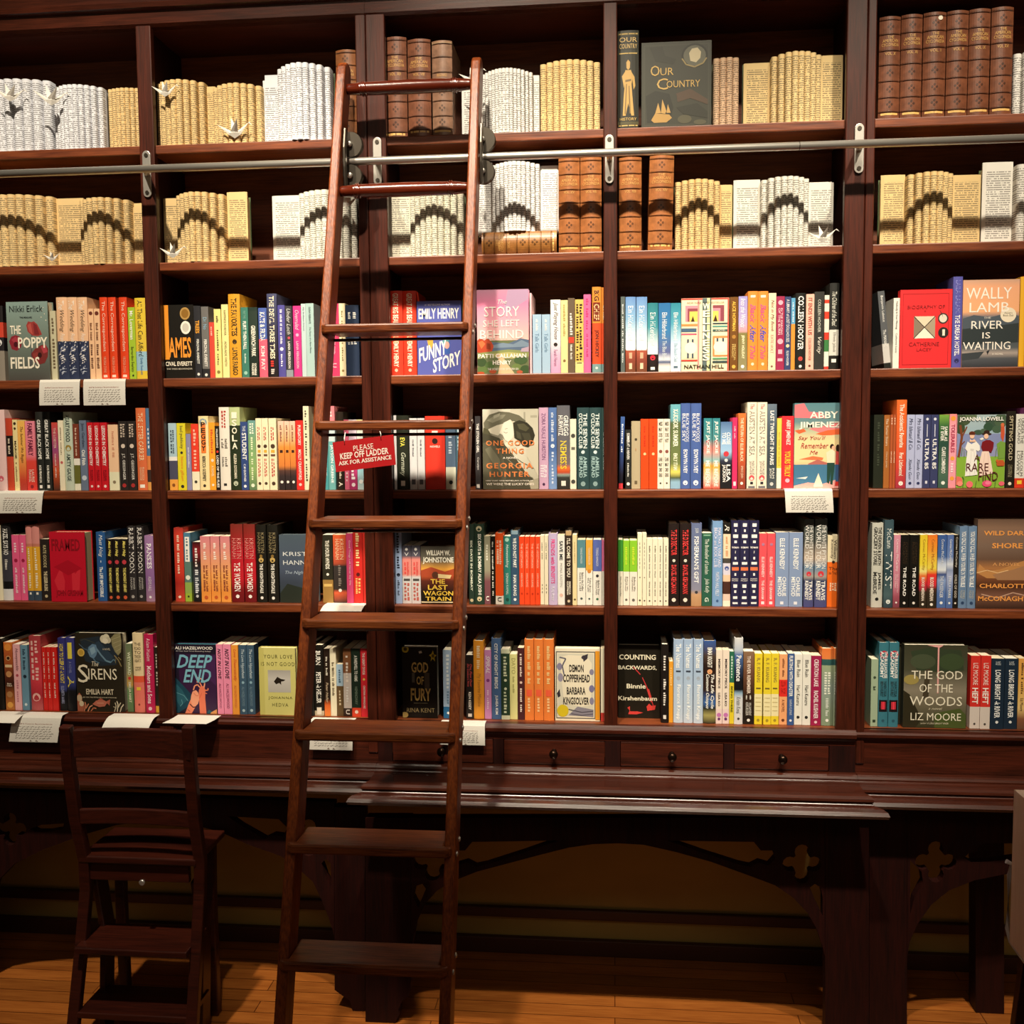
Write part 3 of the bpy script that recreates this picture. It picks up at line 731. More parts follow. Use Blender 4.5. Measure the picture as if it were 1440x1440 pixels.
FACES = {
'poppy': ([('g',0,0,1,1,'~0:88a09a .4:76867c 1:4c4a46'),('p','.47,.3 .52,.25 .6,.26 .66,.25 .74,.29 .8,.36 .84,.42 .74,.44 .6,.43 .5,.38','9c3c38'),('p','.5,.3 .58,.27 .62,.42 .54,.38','b8544c'),('p','.64,.27 .72,.3 .78,.42 .66,.42','7c2a2c'),('p','.04,.5 .1,.44 .2,.42 .3,.44 .36,.5 .32,.58 .22,.62 .1,.6','8a2834'),('p','.1,.48 .2,.44 .28,.48 .2,.54','a83c48'),('e',.2,.54,.05,.035,'4a161e'),('p','.56,.66 .66,.6 .78,.56 .9,.54 .98,.6 .96,.7 .88,.78 .74,.8 .62,.76','7a302e'),('p','.8,.57 .92,.55 .96,.64 .86,.66','b0404a'),('p','.6,.66 .72,.64 .74,.76 .64,.74','8e3a36'),('e',.77,.68,.05,.035,'3a1818'),('e',.86,.12,.012,.008,'e8e0c8'),('e',.92,.16,.01,.007,'e8e0c8'),('e',.84,.2,.01,.007,'e8e0c8'),('e',.95,.24,.012,.008,'e8e0c8'),('e',.9,.08,.008,.006,'e8e0c8'),('l','.6,.42 .55,.8',.012,'4a3050')],
  [('Nikki Erlick',.08,.05,.88,.13,'1c2422',''),('THE MEASURE',.32,.19,.62,.21,'20282a'),('THE',.08,.3,.34,.41,'f4ecd8'),('POPPY',.26,.45,.97,.59,'f4ecd8'),('FIELDS',.06,.7,.76,.85,'f4ecd8')], {}),
'james': ([('r',0,0,.16,.74,'e8922c'),('r',.16,0,1,1,'17140f'),('r',0,.74,.16,1,'17140f'),('e',.72,.12,.17,.085,'b08a4c'),('e',.72,.12,.12,.06,'8c6428'),('e',.73,.31,.17,.09,'ece8dc'),('e',.73,.31,.11,.06,'c8c4b8')],
  [('AMES',.14,.44,.9,.72,'ee9430'),('CIVAL EVERETT',.02,.77,.92,.83,'ece4d0'),('THE TREES BOOKENDER',.05,.86,.92,.88,'d8d0bc','')], {'spinecol':'e8922c'}),
'funny': ([('r',0,0,1,1,'5860ae'),('p','.22,.5 .36,.5 .36,.58 .32,.66 .26,.66','e0a848'),('r',.62,.52,.74,.72,'3c60b0'),('p','.58,.5 .72,.5 .72,.56 .58,.6','5aa0a0'),('e',.67,.6,.06,.05,'e0a8a0')],
  [('#1 BESTSELLING AUTHOR',.18,.04,.75,.065,'f0f0f0',''),('EMILY HENRY',.04,.1,.95,.24,'f4f4ee'),('FUNNY',.04,.58,.66,.78,'f6f6f0','b',.12),('STORY',.35,.73,.97,.92,'f6f6f0','b',.12)], {}),
'story': ([('g',0,0,1,.62,'~0:c890ac .25:e888b0 .6:f0a8b8 1:f4c4b8'),('p','.6,.0 1,.0 1,.12 .5,.3','b898b8'),('r',0,.6,1,1,'6a7450'),('p','0,.62 .3,.62 .6,.64 .85,.58 1,.6 1,.72 .4,.74 0,.7','5a6e88'),('p','.3,.66 .5,.63 .7,.65 .86,.6 1,.64 1,.68 .3,.69','7c90a4'),('p','0,.6 .06,.57 .14,.6 .2,.57 .28,.62 .32,.67 .28,.74 .14,.76 0,.74','b8482c'),('p','.02,.62 .1,.6 .16,.64 .08,.7','dc7444'),('p','.18,.63 .26,.64 .26,.71 .18,.7','8c3820'),('p','0,.75 .28,.73 .6,.71 1,.73 1,.8 .5,.8 0,.82','8c945c'),('p','.3,.76 .6,.74 .9,.76 .8,.82 .4,.82','b4b070'),('p','.36,.76 .46,.76 .56,.86 .72,1 .4,1 .44,.88','d8b890'),('e',.08,.86,.1,.05,'3c5230'),('e',.24,.9,.09,.05,'506a3a'),('e',.1,.95,.12,.04,'5c7440'),('e',.3,.97,.07,.025,'ac5030'),('e',.84,.84,.13,.05,'46603a'),('e',.76,.92,.09,.04,'6c8048'),('e',.93,.95,.1,.05,'3e5632'),('e',.82,.98,.06,.02,'b45a3c'),('e',.06,.99,.08,.02,'b04c28'),('p','.86,.7 1,.68 1,.74 .84,.74','b8a0b4'),('l','0,.82 .3,.79 .34,.83',.014,'74804c')],
  [('The',.4,.12,.58,.17,'f4e8e4','i'),('STORY',.14,.2,.82,.32,'f6eee6',''),('SHE LEFT',.12,.36,.82,.44,'f6eee6',''),('BEHIND',.06,.48,.9,.58,'f6eee6',''),('PATTI CALLAHAN',.02,.76,.95,.81,'f6eee6','b'),('HENRY',.3,.84,.66,.89,'f6eee6','b'),('THE SECRET BOOK OF FLORA LEA',.2,.93,.8,.955,'f6eee6','')], {'spinecol':'3c5038'}),
'wellness': ([('r',0,0,1,1,'f0dcb8'),('r',0,0,1,.025,'e04a40'),('r',.97,0,1,1,'e04a40'),('r',.34,.02,.38,.98,'e8908a'),('r',.44,0,.54,1,'5a6a6a'),('r',.54,0,.6,1,'d8d8a0'),('r',.6,0,.63,1,'3c5050'),('r',.08,.1,.34,.32,'e88a98'),('r',.13,.14,.34,.32,'8a4450'),('r',.17,.18,.34,.32,'f0c860'),('p','.2,.32 .24,.24 .28,.32','3c2818'),('r',.66,.1,.9,.32,'8a4450'),('r',.66,.14,.82,.32,'e88a98'),('r',.66,.18,.78,.32,'f0c860'),('p','.67,.32 .72,.23 .76,.32','3c2818'),('r',0,.35,.34,.38,'e88c50'),('r',0,.41,.32,.46,'44607a'),('r',0,.48,.32,.5,'d05a78'),('r',.66,.34,.97,.36,'3c4c50'),('r',.66,.38,.97,.4,'50948a'),('r',.66,.43,.97,.46,'3c5a54'),('r',.66,.52,.97,.8,'e88850'),('r',.7,.55,.97,.78,'f4e0c0'),('r',.04,.55,.32,.82,'f4d8b8'),('r',.12,.56,.16,.82,'3c5060'),('r',.22,.56,.26,.82,'3c5060'),('e',.2,.68,.13,.08,'f6ead0'),('e',.82,.67,.14,.08,'f6ead0'),('r',.74,.55,.78,.6,'3c5060'),('r',.86,.55,.9,.6,'3c5060'),('r',.66,.82,.97,.84,'50946a'),('r',.66,.86,.97,.89,'3c5050'),('r',0,.84,.34,.86,'e04a40')],
  [(c,.45,.07+.1*k,.6,.158+.1*k,'f6f0d8') for k,c in enumerate('WELLNESS')]+[('NATHAN HILL',.06,.91,.9,.965,'2a3428'),('A NOVEL',.72,.435,.93,.455,'f4ecd8',''),('NEW YORK TIMES BESTSELLER',.12,.05,.9,.075,'3a2c28','')], {'spinecol':'4a4238'}),
'biox': ([('r',0,0,1,1,'e83034'),('r',.05,.05,.94,.06,'a02024'),('r',.05,.05,.06,.96,'a02024'),('r',.93,.05,.94,.96,'a02024'),('r',.05,.95,.94,.96,'a02024'),('r',.27,.34,.68,.62,'e0d0b4'),('p','.27,.34 .48,.48 .27,.62','8a7a68'),('p','.68,.34 .48,.48 .68,.62','a89880'),('p','.27,.62 .48,.48 .68,.62','f0e8d4'),('l','.27,.34 .68,.62',.014,'2a2220'),('l','.27,.62 .68,.34',.014,'2a2220'),('e',.83,.37,.1,.068,'3a3230'),('e',.83,.37,.075,.052,'dcd4c4'),('p','.76,.26 .8,.3 .83,.36 .79,.31','3a3230'),('e',.84,.55,.1,.068,'2a2624'),('r',.82,.51,.87,.59,'e8e0d0')],
  [('BIOGRAPHY OF',.14,.2,.86,.245,'8c1c20',''),('X',.46,.26,.5,.285,'8c1c20',''),('CATHERINE',.18,.67,.76,.72,'8c1c20',''),('LACEY',.33,.745,.62,.785,'8c1c20','')], {}),
'river': ([('g',0,0,1,1,'~0:c8a088 .08:e8a880 .36:ecac7c .42:7a7478 .5:5a6470 .62:3c4448 .78:565c60 .84:a89c94 .9:50545a 1:30343a'),('p','0,.44 .2,.4 .5,.43 .8,.38 1,.42 1,.56 0,.58','4c5660'),('p','0,.56 .3,.54 .7,.52 1,.5 1,.72 0,.74','30383a'),('p','0,.84 .4,.82 .3,.9 0,.92','3a4044'),('e',.81,.405,.14,.085,'e8dcc4'),('p','.44,.82 .5,.8 .46,.86','20242a')],
  [('WALLY',.06,.09,.86,.22,'f4ece0',''),('LAMB',.12,.26,.82,.37,'f4ece0',''),('THE',.38,.425,.5,.445,'e8e0d4',''),('RIVER',.16,.47,.72,.56,'f4ece0',''),('IS',.36,.6,.5,.67,'f4ece0',''),('WAITING',.02,.71,.86,.8,'f4ece0',''),('A NOVEL',.54,.84,.74,.86,'f4ece0',''),("Oprah's",.74,.375,.88,.395,'3a3430',''),('Book Club',.72,.4,.9,.42,'3a3430','')], {'spinecol':'c08a68'}),
'onegood': ([('r',0,0,1,1,'8f8b7a'),('g',.5,0,1,1,'~0:c8c4b0 .5:d8d4c0 1:b8b29c'),('g',0,0,.5,.3,'~0:d8d4c2 1:a8a490'),('r',.74,.04,.77,.3,'a8a492'),('r',.86,.08,.98,.11,'b0ac98'),
  ('p','.02,.17 .12,.07 .3,.03 .48,.04 .66,.08 .78,.15 .74,.2 .56,.15 .4,.17 .28,.22 .12,.25 .03,.23','6c6a58'),('p','.08,.14 .24,.07 .42,.07 .36,.12 .18,.17','8c8a76'),('p','.2,.08 .32,.05 .3,.09 .2,.12','a8a692'),('p','.02,.23 .12,.25 .28,.22 .26,.3 .1,.32 .0,.3','57553f'),
  ('p','.1,.25 .26,.2 .38,.18 .36,.26 .28,.33 .14,.3','d6d0ba'),('p','.38,.17 .5,.13 .58,.18 .58,.28 .54,.36 .46,.41 .4,.38 .36,.32 .3,.3 .34,.24','ece6d2'),('p','.5,.13 .58,.18 .58,.28 .55,.24 .54,.18','cdc6b0'),('l','.38,.285 .42,.3 .45,.29',.008,'6a6250'),('l','.4,.25 .45,.24',.007,'8a8270'),
  ('p','.55,.17 .66,.14 .8,.17 .9,.24 .94,.33 .9,.42 .82,.48 .72,.46 .66,.4 .57,.36','38362a'),('p','.62,.19 .74,.18 .84,.24 .78,.28 .66,.25','57553f'),('p','.7,.3 .84,.3 .88,.38 .78,.42','4a4838'),('p','.6,.27 .68,.3 .7,.38 .62,.36','4f4d3c'),
  ('p','.36,.36 .46,.42 .54,.42 .6,.48 .5,.52 .4,.46','d2ccb4'),('p','.0,.3 .14,.32 .3,.36 .44,.48 .58,.6 .76,.78 .92,.88 1,1 0,1','4a4839'),('p','0,.42 .16,.4 .34,.54 .44,.8 .36,1 0,1','5f5c4a'),('p','.04,.5 .14,.46 .3,.62 .34,.8 .2,.7','77745f'),('l','.44,.62 .6,.72 .72,.8 .9,.86',.012,'8a8670'),('l','.5,.56 .7,.66 .92,.74',.01,'6e6a56'),
  ('p','.78,.5 .9,.46 1,.44 1,.84 .9,.72 .8,.6','d4cdb6'),('p','.82,.9 1,.86 1,1 .86,1','a8a28c'),('e',.46,.44,.06,.03,'e4dec8')],
  [('ONE GOOD',.06,.39,.93,.455,'ee8a4c','bs'),('THING',.24,.49,.74,.555,'ee8a4c','bs'),('A NOVEL',.36,.595,.63,.62,'f0e8d8'),('GEORGIA',.06,.67,.9,.74,'ee8a4c','bs'),('HUNTER',.12,.78,.84,.845,'ee8a4c','bs'),('NEW YORK TIMES BESTSELLING AUTHOR OF',.05,.885,.9,.9,'f0e8d8'),('WE WERE THE LUCKY ONES',.06,.92,.92,.95,'f0e8d8')], {'spinecol':'e8743a'}),
'sayyou': ([('g',0,0,1,.74,'~0:5a8690 .3:6a8c90 .4:a8b8a0 .6:f0d8a0 .9:f4d8a0 1:e8b888'),('p','0,.02 .2,.0 .3,.1 .6,.12 .66,.18 0,.17','ec7880'),('p','.3,.3 .7,.26 1,.22 1,.36 .6,.36','ee8488'),('p','0,.32 .2,.3 .25,.33 .1,.36','e8683c'),('p','.45,.36 .7,.32 1,.3 1,.37 .6,.38','e8683c'),('p','.1,.66 .4,.62 .62,.64 .6,.67','e8784c'),('r',0,.72,1,.96,'46789a'),('p','.3,.71 .5,.66 .7,.7 .72,.72 .3,.72','b86a60'),('p','0,.97 .3,.93 .6,.95 1,.88 1,1 0,1','f0a8a0'),('p','.05,.88 .3,.86 .25,.89','e8e4dc'),('p','.44,.94 .52,.82 .6,.94 .62,.98 .42,.98','efe2c8'),('e',.8,.51,.045,.03,'2a1c18'),('e',.83,.53,.04,.03,'e8b090'),('e',.92,.53,.04,.045,'2a1810'),('p','.68,.58 .8,.54 .88,.58 .86,.7 .7,.7','e8e0c0'),('p','.88,.56 .98,.58 .98,.72 .88,.72','c84a48'),('p','.7,.7 .86,.7 .85,.8 .82,.96 .77,.95 .78,.8 .75,.95 .7,.93','24463c'),('p','.88,.72 .98,.72 .98,.92 .88,.92','3c5c88'),('p','.88,.92 .97,.92 .96,.97 .87,.97','d83a34')],
  [('ABBY',.32,.1,.92,.18,'f6eee0'),('JIMENEZ',.1,.22,1.0,.31,'f6eee0'),('Say You\'ll',.08,.385,.66,.44,'b0403c','i'),('Remember',.14,.465,.72,.53,'b0403c','i'),('Me',.33,.555,.5,.6,'b0403c','i')], {}),
'rarefind': ([('g',0,0,1,.3,'~0:a8bcc0 1:98b4c4'),('r',0,.26,1,.58,'8490bc'),('r',.1,.44,.92,.58,'9498c0'),('r',0,.57,1,1,'86b03c'),
  ('e',.12,.06,.16,.09,'46563c'),('e',.28,.02,.12,.06,'5a6c4c'),('e',.06,.18,.1,.08,'384a30'),('e',.72,.1,.14,.08,'3e5444'),('e',.9,.08,.14,.1,'4a6048'),('e',.64,.17,.1,.06,'34503c'),('e',.82,.2,.1,.05,'46604a'),('e',.44,.24,.1,.035,'3c5444'),('e',.54,.22,.06,.03,'4c6450'),('l','.06,.14 .1,.3 .07,.46 .04,.58',.05,'7a4226'),('l','.1,.3 .16,.22 .2,.16',.03,'7a4226'),('l','.08,.42 .16,.36',.02,'7a4226'),
  ('p','.9,.14 .97,.16 .98,.26 .95,.38 .9,.3','cc5838'),('e',.93,.14,.035,.025,'d87048'),('p','.82,.4 .9,.36 1,.38 1,.6 .86,.6','78a044'),('l','.1,.56 .12,.44',.012,'5c7c34'),('l','.16,.58 .15,.46',.012,'5c7c34'),('l','.22,.6 .2,.5',.012,'6c8c3c'),('l','.8,.58 .82,.46',.012,'5c7c34'),('l','.86,.6 .88,.44',.012,'6c8c3c'),('p','.46,.33 .52,.31 .56,.33 .5,.35','eceae4'),
  ('e',.31,.255,.065,.03,'6a3420'),('e',.31,.285,.05,.04,'f0c4a8'),('p','.25,.26 .3,.23 .37,.26 .36,.275 .26,.275','5a2a1a'),('p','.27,.33 .31,.35 .36,.33 .4,.37 .26,.37','f0c4a8'),('e',.61,.24,.06,.03,'34201a'),('e',.61,.262,.1,.014,'3c241c'),('e',.6,.295,.048,.035,'f0c4a8'),
  ('p','.22,.365 .3,.4 .4,.365 .47,.42 .48,.48 .44,.5 .4,.48 .42,.62 .44,.82 .18,.84 .2,.62 .22,.5 .17,.46','f2f0ea'),('p','.28,.46 .36,.47 .34,.5 .28,.49','d8d4d0'),('l','.3,.5 .28,.82',.008,'d0ccc8'),('l','.36,.5 .38,.8',.008,'d0ccc8'),
  ('p','.52,.37 .6,.345 .68,.345 .76,.38 .75,.46 .71,.52 .66,.5 .54,.5 .5,.44','7a1820'),('p','.52,.5 .66,.5 .7,.6 .76,.8 .46,.84 .48,.62','f4dacc'),('l','.58,.52 .54,.8',.008,'e0bcb0'),('l','.64,.52 .68,.78',.008,'e0bcb0'),
  ('p','.82,.66 .88,.62 .96,.62 1,.66 .98,.7 .84,.7','c05a2c'),('e',.84,.63,.03,.02,'c8642c'),('e',.03,.9,.1,.06,'e47464'),('e',.08,.94,.06,.035,'f09080'),('e',.28,.95,.07,.045,'ec7078'),('e',.64,.94,.1,.045,'e4507c'),('e',.66,.93,.06,.025,'f080a0'),('e',.94,.94,.06,.03,'e86878'),('l','.14,.99 .16,.88 .13,.84',.014,'4c7830'),('l','.4,.99 .42,.9',.012,'4c7830'),('l','.8,.99 .82,.88',.012,'4c7830')],
  [('JOANNA LOWELL',.04,.03,.95,.1,'f6f4ee'),('A',.36,.54,.48,.63,'5a2420',''),('RARE',.2,.66,.66,.77,'5a2420',''),('FIND',.46,.78,.86,.9,'5a2420','')], {'spinecol':'f0a0b0'}),
'framed': ([('r',0,0,1,1,'c4142c'),('p','.1,.7 .3,.5 .4,.7 .38,.85 .2,.84','d82c3c'),('p','.6,.5 .7,.6 .85,.5 .8,.84 .6,.84','d82c3c'),('p','.1,.5 .5,.4 .9,.52 .5,.62','b01026')],
  [('FRAMED',.06,.1,.86,.27,'8c0c1c'),('JOHN GRISHAM',.14,.83,.9,.94,'8c0c1c')], {'pages':'d8c8a0'}),
'krishannah': ([('g',0,0,1,1,'~0:4c5a66 .5:4a5468 .7:3a4250 1:34403c'),('p','.74,.1 .8,.1 .84,.5 .72,.5','2a343c'),('p','0,.86 .2,.72 .6,.78 1,.7 1,1 0,1','2a3028'),('e',.9,.7,.12,.1,'b08040'),('e',.8,.84,.1,.08,'8a6a3c'),('e',.92,.92,.12,.1,'a8783c')],
  [('KRISTIN',.1,.25,1.0,.31,'e0e4e4',''),('HANNAH',.1,.375,1.0,.44,'e0e4e4',''),('The Nightingale',.15,.53,.98,.59,'a8b8c8','i')], {}),
'wagon': ([('g',0,0,1,1,'~0:4a463e .25:5c584c .4:e0a040 .5:b8502c .6:5a281c .8:1c140e 1:14100c'),('p','0,.42 .3,.36 .7,.44 1,.38 1,.5 0,.52','a8482c'),('e',.42,.5,.1,.06,'5a3424'),('p','.5,.48 .9,.5 .85,.56 .5,.55','e0c890'),('r',0,.96,1,.98,'d8c8a0')],
  [('WILLIAM W.',.16,.07,.86,.16,'e8e4d4','b'),('JOHNSTONE',.06,.19,.96,.31,'ece8d8','b'),('THE',.28,.57,.7,.65,'e8c048'),('LAST',.2,.67,.78,.755,'e8c048'),('WAGON',.06,.775,.94,.855,'e8c048'),('TRAIN',.12,.875,.88,.945,'e8c048')], {'pages':'e8e0c0'}),
'sirens': ([('r',0,0,1,1,'2a2419'),('p','.1,.08 .5,.04 .9,.2 .86,.4 .5,.42 .2,.36','26303a'),('p','.2,.2 .5,.1 .8,.3 .72,.38 .4,.34','2f4050'),('p','.28,.18 .36,.14 .44,.15 .47,.22 .44,.28 .38,.33 .3,.3 .26,.24','6484a0'),('p','.3,.2 .4,.17 .43,.24 .34,.28','88a8bc'),('l','.45,.2 .54,.28 .64,.35 .74,.37',.032,'6c8ca0'),('l','.74,.37 .8,.33 .84,.36',.02,'5c7c90'),('l','.08,.14 .18,.2 .3,.23',.016,'50687c'),('l','.38,.33 .42,.36 .5,.38',.02,'58788c'),('l','.12,.1 .2,.08 .3,.1 .42,.13',.01,'4a4c40'),
  ('e',.6,.075,.07,.05,'d4ccb0'),('e',.66,.06,.07,.05,'dcd4b8'),('e',.7,.09,.06,.04,'c8c0a4'),('e',.64,.1,.06,.035,'e4dcc4'),('p','.76,.06 .84,.01 .96,.0 .98,.1 .96,.24 .9,.28 .84,.24 .78,.16','8c8460'),('l','.78,.08 .96,.04',.008,'b4ac84'),('l','.8,.13 .97,.09',.008,'b4ac84'),('l','.83,.18 .97,.14',.008,'b4ac84'),('l','.86,.23 .97,.19',.008,'b4ac84'),('l','.82,.28 .9,.34 .96,.42',.022,'8c7c54'),('l','.9,.3 .96,.34',.016,'8c7c54'),('l','.84,.32 .84,.38',.016,'74683f'),
  ('e',.12,.25,.075,.05,'d8b458'),('e',.12,.25,.05,.034,'c09a3c'),('p','0,1 0,.8 .05,.76 .1,.8 .11,.88 .16,.92 .12,1','a86048'),('e',.05,.83,.055,.045,'c4ac8c'),('e',.09,.9,.05,.035,'d8c4a4'),('l','.14,1 .18,.92 .16,.88',.022,'d08464'),('l','.18,.96 .24,.9',.02,'d08464'),('l','.22,1 .26,.94 .32,.92',.024,'e0a080'),('l','.28,1 .34,.95 .4,.96',.024,'c87858'),('p','.32,.905 .4,.86 .48,.845 .58,.855 .64,.88 .58,.93 .46,.94 .38,.92','c0705a'),('p','.6,.87 .7,.84 .68,.92','b0604c'),('p','.44,.85 .5,.82 .56,.85','a85440'),('l','.42,.89 .56,.89',.01,'e4b090'),
  ('l','.78,1 .82,.92 .8,.88',.018,'c8bca0'),('l','.84,1 .86,.9 .84,.86',.02,'d4c8ac'),('l','.86,.94 .92,.88',.018,'c8bca0'),('l','.9,1 .93,.94 .98,.9',.02,'d4c8ac'),('l','.82,.95 .76,.93',.014,'b8ac90')],
  [('The',.34,.36,.48,.42,'e8dcc0','i'),('S',.04,.4,.26,.63,'f0e6cc',''),('IRENS',.26,.45,.86,.59,'f0e6cc',''),('EMILIA HART',.2,.71,.78,.78,'d8ccb0'),('NEW YORK TIMES BESTSELLING AUTHOR OF WEYWARD',.12,.81,.84,.825,'d8ccb0',''),('A NOVEL',.58,.19,.74,.215,'d8ccb0','')], {'pages':'ece4cc','spinecol':'3c5038'}),
'deepend': ([('r',0,0,1,1,'20182a'),('p','.1,.14 1,.14 1,1 .4,1 .1,.5','371c40'),('p','.5,.3 1,.14 1,.6','452450'),('p','0,.48 .2,.6 .44,.76 .3,.9 .05,1 0,1','1c4456'),('p','0,.56 .16,.66 .3,.8 .1,.9 0,.8','2a5c6c'),('l','.02,.7 .2,.74 .3,.82',.01,'6ca4b0'),('l','.1,.9 .16,.86 .14,.8',.01,'6ca4b0'),('p','.74,1 .8,.94 .98,1','1f5a68'),
  ('p','.22,1 .3,.88 .36,.8 .46,.82 .5,.88 .38,1','f08a68'),('p','.36,.82 .38,.74 .42,.68 .5,.66 .56,.7 .58,.78 .54,.86 .46,.9 .4,.88','f4a482'),('p','.57,.66 .62,.6 .7,.6 .73,.66 .72,.78 .74,1 .58,1 .57,.8','ec7c5c'),('l','.6,.62 .54,.58 .47,.6 .44,.66',.03,'f29a76'),('l','.64,.6 .6,.55 .52,.54',.03,'f09070'),('l','.7,.62 .72,.56 .66,.5 .54,.48',.03,'f4a482'),('l','.73,.66 .79,.66 .8,.63',.028,'ec8464'),('l','.73,.7 .77,.71',.022,'ec8464'),('l','.44,.7 .5,.74 .56,.74',.012,'d86a50'),('l','.58,.78 .64,.7',.01,'c85a44'),('l','.34,.86 .42,.91 .49,.9',.02,'2a1a20'),('l','.28,.94 .34,.97',.01,'8a3c34'),('p','.85,.98 1,.93 1,1 .84,1','e8a060')],
  [('ALI HAZELWOOD',.02,.03,.94,.075,'f0ece4'),('#1 New York Times Bestselling Author',.04,.09,.9,.11,'d8d4d0',''),('DEEP',.05,.15,.92,.34,'7cb8cc','bi'),('END',.2,.36,.88,.55,'7cb8cc','bi')], {'pages':'3c7c8c'}),
'yourlove': ([('r',0,0,1,1,'cfc878'),('r',0,0,.14,1,'c4bc6a'),('r',.24,.33,.86,.66,'b8b4ac'),('g',.24,.33,.86,.66,'~0:a8a49c .4:c4c0b8 1:b4b0a8'),('p','.4,.5 .5,.43 .6,.46 .72,.47 .68,.49 .6,.5 .6,.55 .55,.52 .46,.54','241c14')],
  [('YOUR LOVE',.14,.1,.92,.155,'5a5a2c','s'),('IS NOT GOOD',.06,.21,.98,.265,'5a5a2c','s'),('JOHANNA',.24,.72,.9,.77,'5a5a2c','s'),('HEDVA',.34,.82,.78,.87,'5a5a2c','s')], {'pages':'efe8cc'}),
'godfury': ([('r',0,0,1,1,'15110c'),('r',.02,.02,.98,.98,'1c1712'),('e',.1,.03,.1,.05,'c8b030'),('e',.1,.03,.05,.025,'4a3c10'),('p','.89,.04 .92,.1 1,.11 .93,.14 .95,.2 .88,.16 .82,.2 .84,.14 .78,.11 .85,.09','d8bc38'),('e',.89,.12,.04,.025,'6a5410'),('r',.28,.36,.36,.5,'6a645a'),('r',.64,.36,.78,.6,'5a5046'),('e',.06,.96,.1,.04,'b89c5c'),('p','.48,.06 .56,.05 .58,.08 .5,.09','d8d0c0'),('l','.32,.79 .72,.79',.006,'c8b890')],
  [('GOD',.27,.21,.75,.36,'e2c070'),('OF',.41,.41,.62,.53,'e2c070'),('FURY',.24,.58,.82,.76,'e2c070'),('RINA KENT',.12,.86,.92,.92,'a89468','')], {'pages':'f0ead6'}),
'demon': ([('r',0,0,1,1,'efe6cc'),('r',.02,.04,.9,.97,'6a6a64'),('r',.04,.055,.88,.955,'efe6cc'),('r',.06,.07,.86,.94,'d8d4c0'),('p','.12,.12 .3,.09 .7,.1 .82,.2 .8,.78 .6,.8 .2,.76 .14,.4','efe6cc'),('e',.1,.25,.06,.05,'8a84a0'),('e',.12,.4,.06,.06,'9a94a8'),('p','.04,.62 .1,.56 .12,.66 .06,.68','34303c'),('e',.66,.12,.07,.03,'4a4650'),('p','.62,.1 .74,.07 .72,.14 .64,.18','3c3840'),('l','.1,.12 .24,.14 .16,.24 .2,.36',.03,'6a6878'),('e',.82,.32,.05,.04,'8a86a0'),('e',.82,.55,.06,.05,'7a769c'),('e',.82,.72,.05,.05,'8a86a0'),('p','.3,.92 .5,.8 .86,.84 .86,.94','8c8894'),('l','.3,.84 .6,.88 .85,.86',.02,'4a4650'),('l','.36,.9 .6,.92 .85,.9',.02,'5a5660'),('e',.17,.86,.13,.085,'dcc428'),('r',.9,.03,1,.98,'e89c2c')],
  [('DEMON',.32,.22,.64,.32,'2c2824'),('COPPERHEAD',.18,.355,.78,.46,'2c2824'),('BARBARA',.26,.53,.68,.63,'2c2824'),('KINGSOLVER',.18,.67,.76,.77,'2c2824')], {'spinecol':'e0d8bc','pages':'f0e8d0'}),
'counting': ([('r',0,0,1,1,'1e1a12'),('l','.36,.3 .56,.42 .72,.62 .86,.86',.02,'c8383c'),('p','.68,.6 .74,.6 .82,.76 .78,.78','d0403c'),('e',.56,.42,.045,.025,'1e1a12'),('p','.22,.86 .28,.84 .28,.91 .46,.91 .6,.925 .44,.95 .24,.95 .27,.9','d8423c'),('p','.68,.84 .74,.8 .8,.83 .9,.82 .88,.88 .7,.9','d8423c')],
  [('COUNTING',.02,.13,.9,.2,'ece4c8'),('BACKWARDS,',.0,.28,.92,.345,'ece4c8'),('Binnie',.2,.53,.66,.595,'ece4c8'),('Kirshenbaum',.0,.7,.93,.76,'ece4c8')], {}),
'godwoods': ([('g',0,0,1,1,'~0:3c3c2c .3:4a4a38 .55:8a8270 .75:6a6450 1:34361f'),('p','.1,.08 .4,.03 .9,.06 .95,.3 .6,.33 .2,.3','34402c'),('e',.3,.2,.2,.09,'46503a'),('e',.75,.2,.2,.1,'3c4c30'),('p','.34,.3 .42,.28 .4,.62 .3,.66','443c2c'),('p','.0,.55 .1,.6 .3,.9 .2,1 0,1','302c1c'),('p','.5,.82 .9,.76 1,.84 1,1 .5,1','4c5a2c'),('e',.12,.42,.12,.06,'a09050'),('r',.53,.02,.555,.58,'e8a8a4'),('p','.36,.0 .62,.0 .56,.03 .5,.025','e8a8a4')],
  [('THE GOD',.12,.31,.93,.41,'f0ead4',''),('OF THE',.25,.47,.78,.57,'f0ead4',''),('WOODS',.1,.62,.93,.73,'f0ead4',''),('a novel',.4,.75,.62,.78,'e0d8bc','i'),('LIZ MOORE',.12,.82,.92,.91,'f0ead4',''),('author of LONG BRIGHT RIVER',.28,.935,.72,.955,'e0d8bc','i')], {'spinecol':'38362a','pages':'f0e8d4'}),
'wildshore': ([('g',0,0,1,1,'~0:6a5244 .1:8a6c58 .3:7c6658 .45:6a5040 .55:b07848 .62:8a5434 .75:4a2c1c .85:7a5444 1:38241a'),('p','0,.6 .05,.5 .2,.58 .45,.56 .8,.48 1,.44 1,.62 .6,.66 .2,.66','c08850'),('p','.3,.62 .7,.56 1,.5 1,.68 .4,.68','a87c58'),('l','.0,.6 .2,.57 .4,.6 .6,.57',.015,'e8c08c'),('l','.1,.84 .4,.88 .7,.82 1,.86',.02,'c8a088')],
